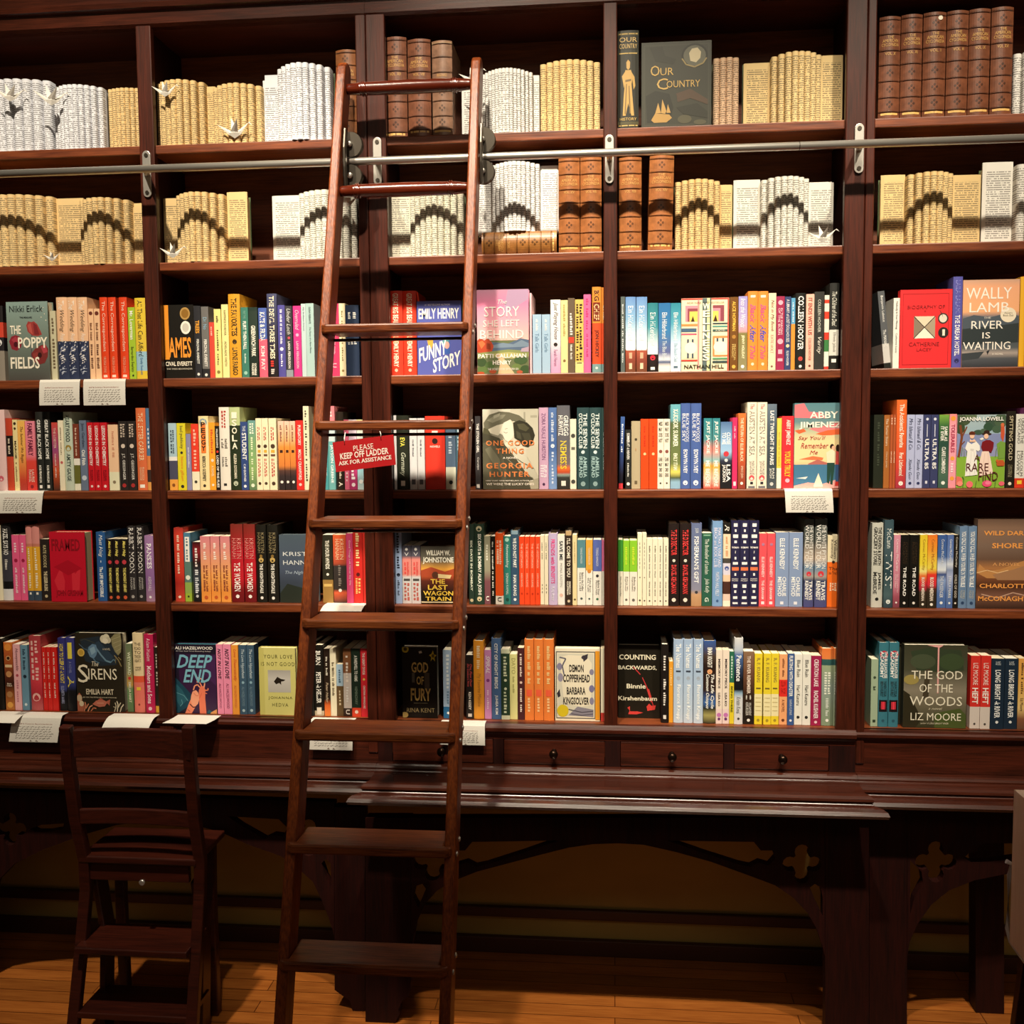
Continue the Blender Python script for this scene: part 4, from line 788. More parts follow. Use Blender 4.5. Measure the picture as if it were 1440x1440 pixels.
  [('WILD DARK',.12,.13,.98,.18,'f0a050'),('SHORE',.28,.265,.86,.325,'f0a050'),('A NOVEL',.3,.485,.82,.52,'e8a868',''),('CHARLOTTE',.06,.72,1.0,.77,'f0a050'),('McCONAGHY',.04,.86,1.0,.915,'f0a050')], {'pages':'efe6d0'}),
'blank': ([], [], {'pages':'f0e8d4'}),
}
shelf_row(3, 'A', 533, '''
-6 8 @430 | 1a1416 .22:c8402c .42:1e1a20 .6:8c8478 | dark book with red band, at the picture edge | e0e0e0 .44 .54 -o -w.7 x
13 71 @424 Fpoppy t.034 | 6f7f78 | green book facing out with red poppies
74 81.5 @437 | c9c4a4 | slim pale sage paperback squeezed beside the poppy cover | 6a5a44 .1 .85 -k GREAT ROMANTICS
83.5 98 98 112 112.5 126.5 @418 H | ecbe96 .53:2b3450 | peach book with navy mountain scene at its foot | 3a2a22 .16 .42 -i -w.5 Wedding; f6ece0 .04 .15 -i -w.55 The; f6ece0 .44 .54 -i -w.5 People; f0ece8 .54 .7 -w.9 -z ridge; 8c96b4 .6 .74 -w.8 -z slope; f4f0ec .7 .84 -w.9 -z snow; c8d0e0 .82 .94 -w.9 -z drift
127.5 134.7 135.5 143.5 @434 | f2c49a | thin apricot paperback with brown dot near the top | 6a3024 .03 .1 -o -w.7 x; 7a4a30 .2 .45 -k SMALL THINGS; 5a3020 .5 .85 -k CLAIRE KEEGAN
144 154.5 156 166.5 171 182 @418 H | e4451e | vermilion book with cream vertical title | f8dcc8 .05 .66 -w.5 The Correspondent; f0a888 .72 .92 -w.35 VIRGINIA EVANS; f0d8c8 .945 .975 -r -w.5 x
183 192.5 @432 | a6c636 | lime green paperback with white title | f4f4e4 .05 .45 -b -w.5 Mr. Loverman; 2a3414 .55 .9 -w.4 Bernardine Evaristo; 22301a .93 .97 -o -w.3 x
193 208 @419 H | e8c83c .45:e4c440 .66:9cc4d8 .9:e8c83c | yellow book with black title and pale blue patch | 26201c .03 .72 -w.45 All That Life Can Afford; 3c6ca0 .74 .95 -w.3 Emily Everett
''', FACES)
shelf_row(3, 'B', 532, '''
233 274.5 @428.5 Fjames t.03 | 17140f | black book facing out with orange title and seals
275 284.5 @430 | 2b2b2f | charcoal paperback with short orange block title | e8a030 .2 .38 -b TREES; e8e8e0 .46 .8 -b -w.35 PERCIVAL EVERETT; e0e0d8 .92 .97 -o -w.4 x
285.5 295.5 @431 | 6c6a68 .87:28282a | grey paperback with pale blue title | 8cb4cc .15 .32 -w.5 Dr. No; f0ece4 .46 .84 -b -w.4 PERCIVAL EVERETT; e0e0d8 .93 .98 -o -w.4 x
296 303 @453 | d04a3a | short thin red paperback | f0c8b8 .08 .25 -k -w.4 GLYPH
303.3 312.5 @434.5 | e8dc8c | slim pale yellow paperback with black title | 2a2418 .1 .2 -k -w.4 WAIT; 5a502c .3 .82 -k -w.3 WANDERING STARS; 8a7c40 .88 .95 -o -w.5 x
314 323.3 @428 | efdf98 | taller cream yellow paperback with grey title | 5a5030 .08 .42 -w.32 HAPPINESS FOREVER; 5a5030 .5 .84 -w.32 ADELAIDE FAITH
324 340 @413.5 H | d89a2c | tall mustard yellow book with big black title | 2c2010 .05 .5 -b -w.5 THE FAVORITES; 3c2c14 .54 .6 -o -w.4 x; 2c2010 .64 .97 -b -w.45 LAYNE FARGO
341 351 @432 | 3d7868 | dark teal green paperback with white title | 88b4a4 .05 .16 -w.45 FIRST TIME; f0f0e8 .2 .6 -b -w.45 FLIRT THEN FALL; d8e8dc .66 .8 -k -w.3 AUTHOR; 94c4b0 .9 .97 -o -w.5 x
352 364 @432 | 22322a .05:2a3830 .6:1e2a24 | black-green paperback with white block title | f2f0e0 .26 .7 -b -w.5 GREENWICH PARK; f2f0e0 .8 .97 -b -w.6 KATHERINE/FAULKNER
365.5 377 @433 H | 4c62aa .45:e06078 | book half blue above and half pink below | f4f0e8 .06 .48 -b -w.6 KATE & FRIDA; f8d8d8 .55 .9 -b -w.45 KIM FAY
378 391.5 @413 H | ~0:4c5070 .45:343248 .8:241c22 1:1c1618 | tall slate book fading to black with cream title | f0e8c8 .03 .78 -b -w.5 THE DEVIL THREE TIMES; d83a30 .8 .88 -k -w.6 RIC; d8d0c8 .9 .97 -k -w.5 KEY
392.5 402.5 @429 H | 524e98 | indigo book with small white title and round emblem | e8e8f4 .06 .54 -k -w.4 THE WONDER OF THE -k ISLAND; e8e8f4 .57 .65 -o -w.5 x; e8e8f4 .68 .86 -k -w.35 ISLAND
403 412.5 @430 | 3a3a3e .9:8a949c | dark grey paperback with script title | d8d8d4 .04 .4 -i -w.55 Under Loch; d04a58 .42 .48 -o -w.4 x; e8e4dc .5 .88 -b -w.35 LANA FERGUSON
414 425 @430 | c83684 | magenta pink paperback with script title | f4c8dc .06 .34 -i -w.5 Overruled; f0a8cc .36 .46 -o -w.4 x; f4d8e4 .5 .88 -w.3 LANA FERGUSON
425.5 431.7 @427 | bccfd0 | thin white-blue paperback beside a mint one | 4a5c64 .05 .4 -w.35 My Brilliant Friend
432 443 @426.5 | a9c6c3 | pale mint paperback half behind the ladder | 2c4448 .05 .28 -w.25 ELENA FERRANTE; 3c5c60 .32 .68 -w.28 The Story of a New Name
464 478 @426.7 | d03a66 | raspberry red paperback seen between the ladder rails | f4b8c4 .08 .14 -o -w.4 x; f0a8b8 .2 .7 -k -w.3 SUBMARINES AND HOLDINGS; f4b8c4 .82 .88 -b -w.4 U
478.2 487 @426.5 | f0e3bc | cream paperback between red and navy ones | 8a7848 .1 .8 -k -w.3 THE STORY OF A FUTURE; a08c54 .9 .95 -o -w.4 x
487.7 506 @429 H | 23314a | broad navy book against the wide post | e8e8e0 .1 .2 -k -w.8 NOTE/TAKER; d8d8d4 .48 .56 -k -w.7 THE/NEW/SONG
''', FACES)
shelf_row(3, 'C', 527, '''
548.5 567.5 568 586.5 @409 H | e63e28 | bright scarlet book with cream block title | f6e8d0 .03 .52 -b -w.42 GREAT BIG BEAUTIFUL; f4c890 .54 .62 -b -w.4 LIFE; f6e8d0 .6 .9 -b -w.36 EMILY HENRY; f4b8a0 .92 .96 -o -w.4 x
587.5 649.5 @423 Ffunny t.026 | 5860ae | violet-blue book facing out with white tilted title
651.5 656 @421 | 92c27c | thin light green paperback behind the ladder rail |
671.5 744 @407 Fstory t.03 | d890ac | pink book facing out with green landscape on its cover
745.5 748.2 @412 | f0c8d0 | thin pale pink copy directly behind the pink landscape cover |
749.5 761.5 762.5 774 @442 S | a8c6e0 | short sky blue paperback with grey title | f2f4f4 .08 .28 -k -w.4 The Secret; 6a8cac .32 .64 -w.45 Talk Girls
774.7 788.5 @421.5 H | ~0:f6f4f2 .55:f4eef2 .75:ecbcd8 1:e8a4cc | white book shading to pink with black script | 1c1a1e .04 .54 -i -w.5 Just Playing House; 2a2420 .58 .64 -o -w.4 x; 9a6a94 .68 .9 -w.35 Farah Heron
789 798.7 @422 | eedd9e | cream book with faint gold title | b8a05c .06 .5 -k -w.4 Saltwater Stories; 8a7040 .8 .86 -o -w.4 x
799 808.3 @419 | 6b5a48 | taupe paperback with white title and red square | f4f0e4 .2 .5 -k -w.5 Stepdude?; d8402c .52 .6 -r -w.8 x; f4f0e4 .62 .82 -k -w.4 Mateo Riley
809 820.7 @421 | e6c064 .85:ecd890 | golden paperback with dense black two-line title | 2a1c10 .06 .84 -k -w.8 WEIRDER WEATHER: THE/WILD WORLD TODAY WE SAW; 2a1c10 .86 .87 -r -w.6 x
821 831 @414 H | ea6ca0 | hot pink book with faint script title | c83c78 .05 .45 -k -w.45 The Lost Book; c83c78 .5 .8 -k -w.35 of First Loves
833 845.3 @403.5 H | e8903a .02:e8903a .42:e2522c .9:7ca0a0 | tall orange and red book with brown title panel | 7a2c18 .18 .4 -r -w.8 x; 3a2018 .04 .16 -b -w.55 BIG; f2c890 .2 .385 -b -w.6 CHIEF; 4a1c14 .5 .82 -b -w.5 JON HICKEY; f4ece0 .93 .96 -o -w.3 x
846 856.5 @404 H | e8903a .42:e2522c .9:7ca0a0 | orange and red book half behind the slim post | f2e0c0 .2 .4 -b -w.5 CHIEF
''', FACES)
shelf_row(3, 'D', 523, '''
873 878.7 @417 | 5a6462 | slim grey-green paperback with tiny white title | f0f0ec .1 .88 -k -w.4 SARAH DAMOFF THE BRIGHT YEARS
879.7 893.8 894.8 909.8 @417.5 H | ~0:6c94cc .3:8cb8dc .55:d8ecf2 .69:e8f0f0 .7:b05a44 .85:8a4434 1:70442c | blue book fading to white above a red doorway scene | f4f6f6 .12 .58 -w.5 Elin Hilderbrand; f4f4f0 .69 .71 -r -w.9 x; e8a888 .74 .82 -r -w.3 x; e8c8a8 .88 .96 -r -w.3 x
910.5 925.2 @426 H | ~0:2e7c86 .35:4494a0 .65:dcecee .74:f0f2f0 .75:2c1c1a 1:181412 | teal and white book with red figure on black base | f0f4f4 .14 .62 -w.5 Elin Hilderbrand; d8283c .75 .84 -o -w.5 x; f0ece4 .93 .97 -r -w.4 x
926 942.6 @426 | ~0:2c6ca4 .4:3478ac .72:5c6494 .82:d8dce4 .86:3c5078 .93:f0e8dc 1:ece0d0 | deep blue paperback with cottage roof at its foot | eef2f4 .14 .52 -w.42 Elin Hilderbrand; d8e4ec .55 .84 -w.35 The Blue Bistro
943 957.3 @426 | ~0:2e8498 .3:4c9cb4 .6:c0d8e8 1:d8e4ec | aqua paperback fading to pale blue | f2f6f6 .14 .54 -w.42 Elin Hilderbrand; a4bcd0 .58 .86 -w.35 The Beach Club; 4c6478 .92 .95 -r -w.4 x
958 1024.5 @419 Fwellness t.034 | f0dcb8 | book facing out with colourful geometric window pattern
1026 1037.3 @417.5 | 6c4418 | brown paperback with gold title | e8b848 .06 .46 -b -w.42 ALICE HOFFMAN; a87830 .5 .58 -o -w.5 x; e8c878 .64 .86 -w.5 PRACTICAL/MAGIC; d8a848 .92 .97 -o -w.5 x
1038 1050.3 @416.5 | ~0:9a92ca .35:b0a0cc .47:c8989c .5:7c7440 1:8a8460 | lavender paperback with olive lower half | f6f2f8 .03 .42 -i -w.55 Into the Woods; f2ecc0 .52 .84 -b -w.4 JENNY HOLIDAY; f0ece0 .92 .97 -o -w.4 x
1051 1064.8 1065.2 1079.2 @409.5 H | ec8a3a | bright orange book with pink and blue script title | e0507c .16 .4 -bi -w.55 Back; 3c4cb0 .42 .64 -bi -w.6 After; e0507c .68 .86 -bi -w.5 This; f6e0c8 .05 .08 -r -w.5 x; f6d8b8 .9 .94 -o -w.3 x
1080 1090.4 @412 | f2d2b2 | pale blush paperback with grey handwritten title | 5a443c .09 .5 -i -w.5 Not in My Book; b09080 .54 .78 -w.4 KATIE HOLT; 7a5c50 .93 .97 -o -w.3 x
1091 1102.4 @416.5 | 9a2a4e | maroon paperback with pale ornamental panels | e8a8b8 .05 .12 -o -w.6 x; f4d0d8 .16 .52 -w.6 IN THE MARGINS/OF THE BURN; e8a8b8 .56 .66 -o -w.7 x; e8a8b8 .72 .78 -r -w.5 x; e8a8b8 .84 .88 -r -w.6 x
1103 1111.3 @417 | 33426c | navy paperback with white title and keyhole emblem | f0f0ec .04 .62 -w.5 A LIBRARY of LOST DOLLHOUSES; d8c8a0 .64 .7 -o -w.6 x; e8ecf0 .74 .94 -w.4 ELISE HOOPER
1111.8 1117.3 @419 | 5b9ec6 .36:e8903a | thin paperback blue above and orange below | e8f0f4 .06 .34 -k -w.4 KATE COLLIN
1118 1132 @412 H | 1d1d1b | black book with heavy white block name | f6f4ee .04 .74 -b -w.56 COLLEEN HOOVER; d0443c .82 .89 -o -w.45 x; e8e4dc .93 .98 -o -w.3 x
1132.5 1143.8 @413.5 | f0b9a6 | salmon pink paperback with red block title | a84438 .05 .54 -b -w.5 IT ENDS WITH US; a85448 .58 .88 -w.35 COLLEEN HOOVER; 6a3028 .93 .97 -o -w.3 x
1144.3 1157.8 @410 | 33322f | charcoal paperback with spaced name and script title | d8d8cc .1 .52 -w.3 COLLEEN HOOVER; e0dcd0 .58 .8 -i -w.5 Verity
1158.3 1164.8 @415 | e8e4d4 .06:d0402c .11:e8e4d4 .22:d0402c .32:e4e0d0 .5:d03c2c .6:3c7a44 .76:e8e4d4 .96:c83c30 | slim book banded red white and green |
1165.3 1178.5 @398 H | 2a2b29 .54:d8d6cc .84:201f1c | tall book black above and white below | e8e8dc .1 .5 -i -w.5 The Children of the Dead; 8a8a84 .57 .8 -w.4 Elfriede Jelinek; e8e8e0 .88 .92 -r -w.5 x
''', FACES)
shelf_row(3, 'E', 517, '''
1243.5 1253 @409 l-11 | 55585c .68:c8c6c2 .93:20221e | leaning slate grey paperback with white title | f0f0ec .06 .4 -w.45 Benjamin Labatut; f0f0ec .5 .72 -w.45 The MANIAC
1255 1263.5 @419 | ece8de | slim white paperback beside the red display cover | 3a3a3c .05 .44 -w.4 Nobody Is Ever Missing; 3a3a3c .5 .78 -w.38 Catherine Lacey
1264.3 1337 @407 Fbiox t.026 | e83034 | red book facing out with cut-up portrait square
1337.8 1351 @389 H | 5858a6 | tall violet book with white lower title | 8c8cd0 .04 .4 -w.5 LAILA LALAMI; f2f0ee .42 .87 -b -w.52 THE DREAM HOTEL; 2c2c60 .9 .95 -o -w.5 x
1351.7 1431 @393 Friver t.034 | c08a68 | book facing out with orange sky over dark lake
1431.8 1439.5 @389 H | e6ae2e | amber yellow book beside the lake cover |
1440 1452 @386 H | c02420 | red book cut off by the picture edge |
''', FACES)
shelf_row(4, 'A', 690, '''
-4 11 @576 H | e6c4c2 | pale pink hardback cut off by the picture edge | d06070 .8 .9 -o -w.5 x
11.8 21 @588 H | c4442c .24:221814 .53:c8482e | rust red book with black label panel | e8d8c0 .28 .5 -k -w.4 RED SWORD
21.5 28 @590 | f0dea0 | thin straw yellow paperback with dark berries on top | 3a2c20 .03 .08 -o -w.6 x; 3a2c20 .1 .15 -o -w.5 x; 3a2c20 .3 .55 -b -w.45 MARGIE; 6a5a3c .6 .88 -k -w.35 A HARRISON
28.7 38.3 @592 | ~0:f2bc5c .45:f0b058 .7:e07840 .85:c84430 1:a83c34 | amber paperback fading to red at its foot | 5a3018 .08 .6 -i -w.5 The Summer We Began
39 52.5 @592 | ~0:ec8ca0 .5:ea7c8c .58:e0483c 1:d83c34 | pink and red paperback with dark title | 6a1c3c .03 .5 -b -w.5 FAMILY FAMILY; f6d8c8 .7 .88 -w.6 LAURIE/FRANKEL; 8a2028 .92 .97 -o -w.4 x
54 63.5 64 74 @579 H | 262724 | black book with white block title | f4f2ea .1 .6 -b -w.5 GREAT BLACK HOPE; f0ece0 .68 .9 -b -w.35 ROB FRANKLIN; e8e4dc .93 .97 -r -w.4 x
76 84.3 @594 | ~0:cc4a3c .4:9c4a7c .7:c8542c 1:4a2c20 | thin red and purple paperback | f0d0c0 .08 .38 -w.4 THE LOBSTER; e8c8c0 .46 .82 -k -w.3 GUNNHILD OYEHAUG
85 92.3 @591 | f0e7ca | thin ivory paperback with small illustrations | 8a7c68 .1 .5 -k -w.3 Kaliane Bradley; c86060 .58 .62 -o -w.6 x
93 105 @579 H | c4d1be | mint green book with dark title and leaf | 2c3c38 .04 .38 -b -w.5 HEARTWOOD; a08430 .4 .52 -o -w.7 x; 2c3c38 .53 .88 -b -w.45 AMITY GAIGE
105.8 114 @596 | 7a3828 .52:f0ece0 .62:6a6a30 .9:ecead4 | slim brown and olive paperback | e8c8b0 .06 .48 -k -w.45 LIFE IN THE TIME OF CHOLERA
114.8 124.5 @591 | 6b7a92 | slate blue paperback with round pale seal | 222c40 .04 .38 -w.5 Jane Gardam; f4f4f0 .42 .64 -b -w.5 Old Filth; c8d4e0 .78 .86 -o -w.7 x
125 134 134.7 143 143.7 153.5 @594 | ca1a26 | crimson paperback with white title | f8e8e4 .05 .64 -b -w.5 LESSONS IN CHEMISTRY; 7a0c18 .7 .86 -w.5 BONNIE/GARMUS; f4d8d4 .91 .97 -o -w.4 x
154.7 168.5 @597 | f2c8a2 .72:e8e6c4 | blush paperback with cream foot | d89878 .1 .5 -k -w.3 Marriage at Sea; 8a7c60 .85 .9 -o -w.4 x
169.7 181.2 181.8 193.5 @592 | 2a2523 | black-brown paperback with white author name | c8b8a8 .04 .24 -k -w.6 BRUTAL/WORDS; d8c8b8 .3 .42 -o -w.5 x; f0ece4 .47 .85 -w.4 J.T. GEISSINGER; a83030 .9 .96 -o -w.5 x
194.7 208 @573.5 H | da6e42 | tall orange hardback with pale title | f4d8b0 .06 .64 -w.5 THE LETTER CARRIER; f0d0a8 .72 .88 -w.5 FRANCESCA/GIANNONE; f4f0e4 .93 .97 -r -w.5 x
208.4 215 @574 H | 4c7498 .58:e08448 .75:3a2c28 .9:e09c50 | blue and orange hardback half behind the slim post | e0e8f0 .24 .5 -k -w.4 OCEAN
''', FACES)
shelf_row(4, 'B', 690, '''
239 250.5 @595 | aac6d2 .5:ece8e0 .56:4c4c60 .84:eca448 | light blue paperback with dark picture and orange foot | 2c3c4c .1 .46 -k -w.5 LAUREN GROFF/BRAWLER; 8a5020 .9 .95 -o -w.4 x
251.3 263.2 @595 | dacd2c | acid yellow paperback with grey and orange title | 4c4c3c .04 .38 -w.45 bad publicity; 2c2c28 .42 .46 -o -w.4 x; e8862c .5 .86 -w.4 bianca gillam; 2c2c28 .92 .97 -o -w.5 x
263.7 270.3 @610 | 8b89ab | short mauve paperback | d8d8e4 .24 .6 -k -w.35 Transcendence
271 281.3 @596 | e23f2a .72:efe8ca | red paperback with cream foot | f4b8a0 .08 .7 -k -w.45 Women Wanted; 3c3830 .85 .9 -o -w.4 x
282 295.5 @585 H | f2dda4 | cream hardback with letters in coloured ovals | 8ca4b0 .03 .14 -o -w.8 x; e87a30 .1 .5 -r -w.5 x; 2a2018 .08 .48 -u -w.44 PEGGY; 3a3028 .54 .88 -b -w.34 REBECCA GODFREY; 3a3028 .92 .96 -o -w.3 x
296 304.3 @594 | eea22e | orange yellow paperback with red lettering | d8542c .1 .46 -k -w.5 EVERYWHERE; f4dcc0 .52 .6 -o -w.5 x; f4dcb0 .64 .8 -b -w.4 A NOVEL; f8e8d0 .9 .95 -o -w.4 x
304.7 310.3 @599 | 181412 | thin black paperback with white title | ece8dc .04 .34 -b -w.45 WILLIAM GOLDING; d83c30 .38 .42 -o -w.6 x; f2eee4 .46 .96 -b -w.55 LORD OF THE FLIES
310.8 325 @572.5 H | e9e2d4 | tall white hardback with red and grey lettering | b03c30 .04 .26 -k -w.5 SILVER/ELITE; 6a645c .38 .5 -k -w.7 Finding/a Lost; 6a645c .6 .72 -k -w.65 James/Thompson; 2a2a28 .92 .95 -r -w.3 x
325.5 340 @572.5 H | b9c68e .22:26311f | tall black-green hardback with cream capital letters | f2ecd6 .06 .52 -u -w.5 ISOLA; e8e0c8 .56 .86 -b -w.28 ALLEGRA GOODMAN; b8c0a8 .89 .95 -o -w.55 x
340.3 350.3 @593 | 34497f | royal blue paperback with white title | e8ecf0 .06 .14 -w.4 THE; f2f2ee .16 .56 -b -w.6 STUDENT; e8ecf0 .62 .88 -b -w.3 C M GUNTHER; f0f0f0 .92 .97 -o -w.4 x
351 361.3 @591 | ~0:6c9c98 .3:7aa472 .7:8cae6a 1:5c7a58 | green paperback with painted leaves and white title | f0f4e0 .04 .2 -k -w.6 DARBY/KANE; e8f0c8 .24 .86 -k -w.35 SUMMER IN THE GARDEN; e0ecd0 .9 .97 -o -w.5 x
361.7 370 370.5 379 380 390.5 @588 | efe5c0 | cream paperback with bird emblem and red lettering | c0483c .12 .32 -k -w.5 THE/RAVEN; 4a3828 .34 .44 -o -w.6 x; d8a838 .44 .48 -r -w.5 x; 6a4a3c .5 .53 -r -w.6 x; c0584c .56 .82 -k -w.5 DAVID/CARTER; 4a3828 .88 .94 -o -w.5 x
393 401 401.4 409 409.5 417 @592 | ~0:ecc8b4 .25:e8b884 .38:ec9440 .65:d8803c .72:5a3c34 .8:382c2c 1:2c2424 | sunset orange paperback with dark foot | 8a4a3c .06 .3 -k -w.4 The Canyon; 3c2018 .42 .46 -r -w.5 x; f4ece0 .85 .92 -o -w.5 x
417.6 428 @591 | d8302a | red paperback with white title | f8e4dc .07 .36 -b -w.4 PURGATORY; f8e4dc .42 .86 -b -w.4 MOLLY CRAWFORD; f0c8c0 .9 .95 -o -w.4 x
428.6 436.5 @571 H | ece5c4 | tall cream hardback with black script beside the ladder | 3c382c .05 .9 -k -w.45 The Book of George & Company
456 462.6 @600 | 4a9aa0 | thin teal paperback behind the ladder rail | e0f0f0 .5 .9 -w.4 GREENE
463 472.5 @571 H | ea8890 .2:c8dce0 .42:6cb0b0 | tall hardback pink at top and teal below | f8e0e0 .06 .14 -k -w.5 UN; e8f4f4 .46 .92 -b -w.5 JAYSON GREENE
474.7 484.8 @579 | 2a2119 | black-brown paperback under the red sign | e0d4c0 .74 .86 -k -w.4 NIGHTS; f0e8d8 .9 .96 -b -w.5 A
485 491.7 @590 | e06c8c | thin rose pink paperback under the red sign | f8d8e0 .75 .9 -k -w.5 COD
492 502.8 @590 | ~0:e8e0e8 .5:c8a0c0 .7:b83a72 1:b0346c | magenta and white paperback under the red sign | f8f0f4 .62 .86 -k -w.6 PETIL; f8e8f0 .9 .96 -o -w.5 x
503.3 513 @590 | ~0:e8e0a0 .2:d8e0d8 .6:6aaaba 1:c8e0e4 | pale teal paperback with white heart | f4f8f8 .84 .93 -o -w.6 x
''', FACES)
shelf_row(4, 'C', 690, '''
555 558.6 @584 | e8e8ea | very thin white booklet against the wide post |
559.3 575.5 @584 H | 23271d | black-green hardback with yellow and grey script | d8d048 .3 .42 -b -w.4 EVA; c8ccb8 .5 .82 -i -w.5 Germany; e8e4d8 .88 .95 -r -w.35 x
577 587.3 588 598 @588 H | d4d4d6 | pale grey hardback with small dark lettering | 6a6c74 .3 .54 -k -w.3 JENNI GARRETT; 5c5e66 .86 .93 -r -w.5 x
599 626.6 @585 H | de3a2a | very thick red hardback with black cross mark | f0d8d0 .2 .24 -r -w.3 x; 2a1412 .3 .38 -o -w.3 x; f4e0d8 .4 .44 -b -h -w.5 NOVELS
627.5 641.3 @590 | 5a7089 .68:e0e0cc | steel blue paperback with cream foot | c8d8e8 .2 .5 -k -w.5 J. Blake; 2c3430 .86 .94 -o -w.4 x
642 649.5 @592 | 48697b | dusky teal paperback behind the ladder rail | d0e0e8 .12 .44 -k -w.5 HEAVEN; e8f0f4 .5 .9 -i -w.5 Roy Hannah
669 676.2 @585 | 393638 | slim charcoal paperback with white title | f2eee8 .1 .5 -b -w.5 THE STOLEN GIRL; e8e4e0 .56 .78 -w.4 Carolyn; f0ece4 .93 .98 -r -w.6 x
679.5 757.5 @575 Fonegood t.032 | 8c8878 | book facing out with sepia embracing couple
758.5 771.4 @573 H | d1a9c6 | lilac pink hardback with violet name | 6a3c70 .07 .64 -w.42 ZORA NEALE HURSTON; f4ecf2 .7 .86 -k -w.7 THE/LIFE OF/HEROD/GREAT; 4a2c50 .92 .96 -o -w.3 x
772 783.2 @573 H | ~0:5c7cb4 .5:4c6ca8 .7:6c8cc0 1:7c9ccc | patterned blue hardback | d8e4f4 .06 .42 -k -w.45 The Emerald Hour; e0ecf8 .44 .5 -o -w.5 x; d0dcf0 .54 .94 -k -w.35 THE JACKAL
783.7 801.5 @570 H | ~0:66666e .5:6c6a70 .7:7c6c70 .75:e8743c .8:c04c2c .83:90a098 .86:3a3c38 1:302c28 | thick grey hardback with sunset band | f4f4ee .12 .36 -b -w.85 GREGG/HURWITZ; e8cc3c .42 .76 -b -w.5 NEMESIS; e8e4d8 .9 .96 -r -w.35 x
801.9 810.5 @589 | efe8d2 | slim cream paperback with ink sketches | 4a4a44 .2 .28 -o -w.7 x; 6a6a60 .4 .44 -r -w.6 x; 4a4a44 .86 .93 -o -w.7 x
811.7 828.5 829 845.5 @573 H | 2f4a4d | dark teal hardback with pale two-line title | e4f0ec .07 .5 -b -w.75 THE SEVEN/O'CLOCK CLUB; d8ecec .52 .57 -o -w.3 x; a4c4c4 .6 .86 -b -w.7 AMELIA/IRELAND; 8ca8a8 .9 .97 -o -w.4 x
846 853.5 @573 H | 35504f | dark teal hardback partly behind the slim post | c8dcdc .3 .9 -w.4 O'CLOCK CLUB
''', FACES)
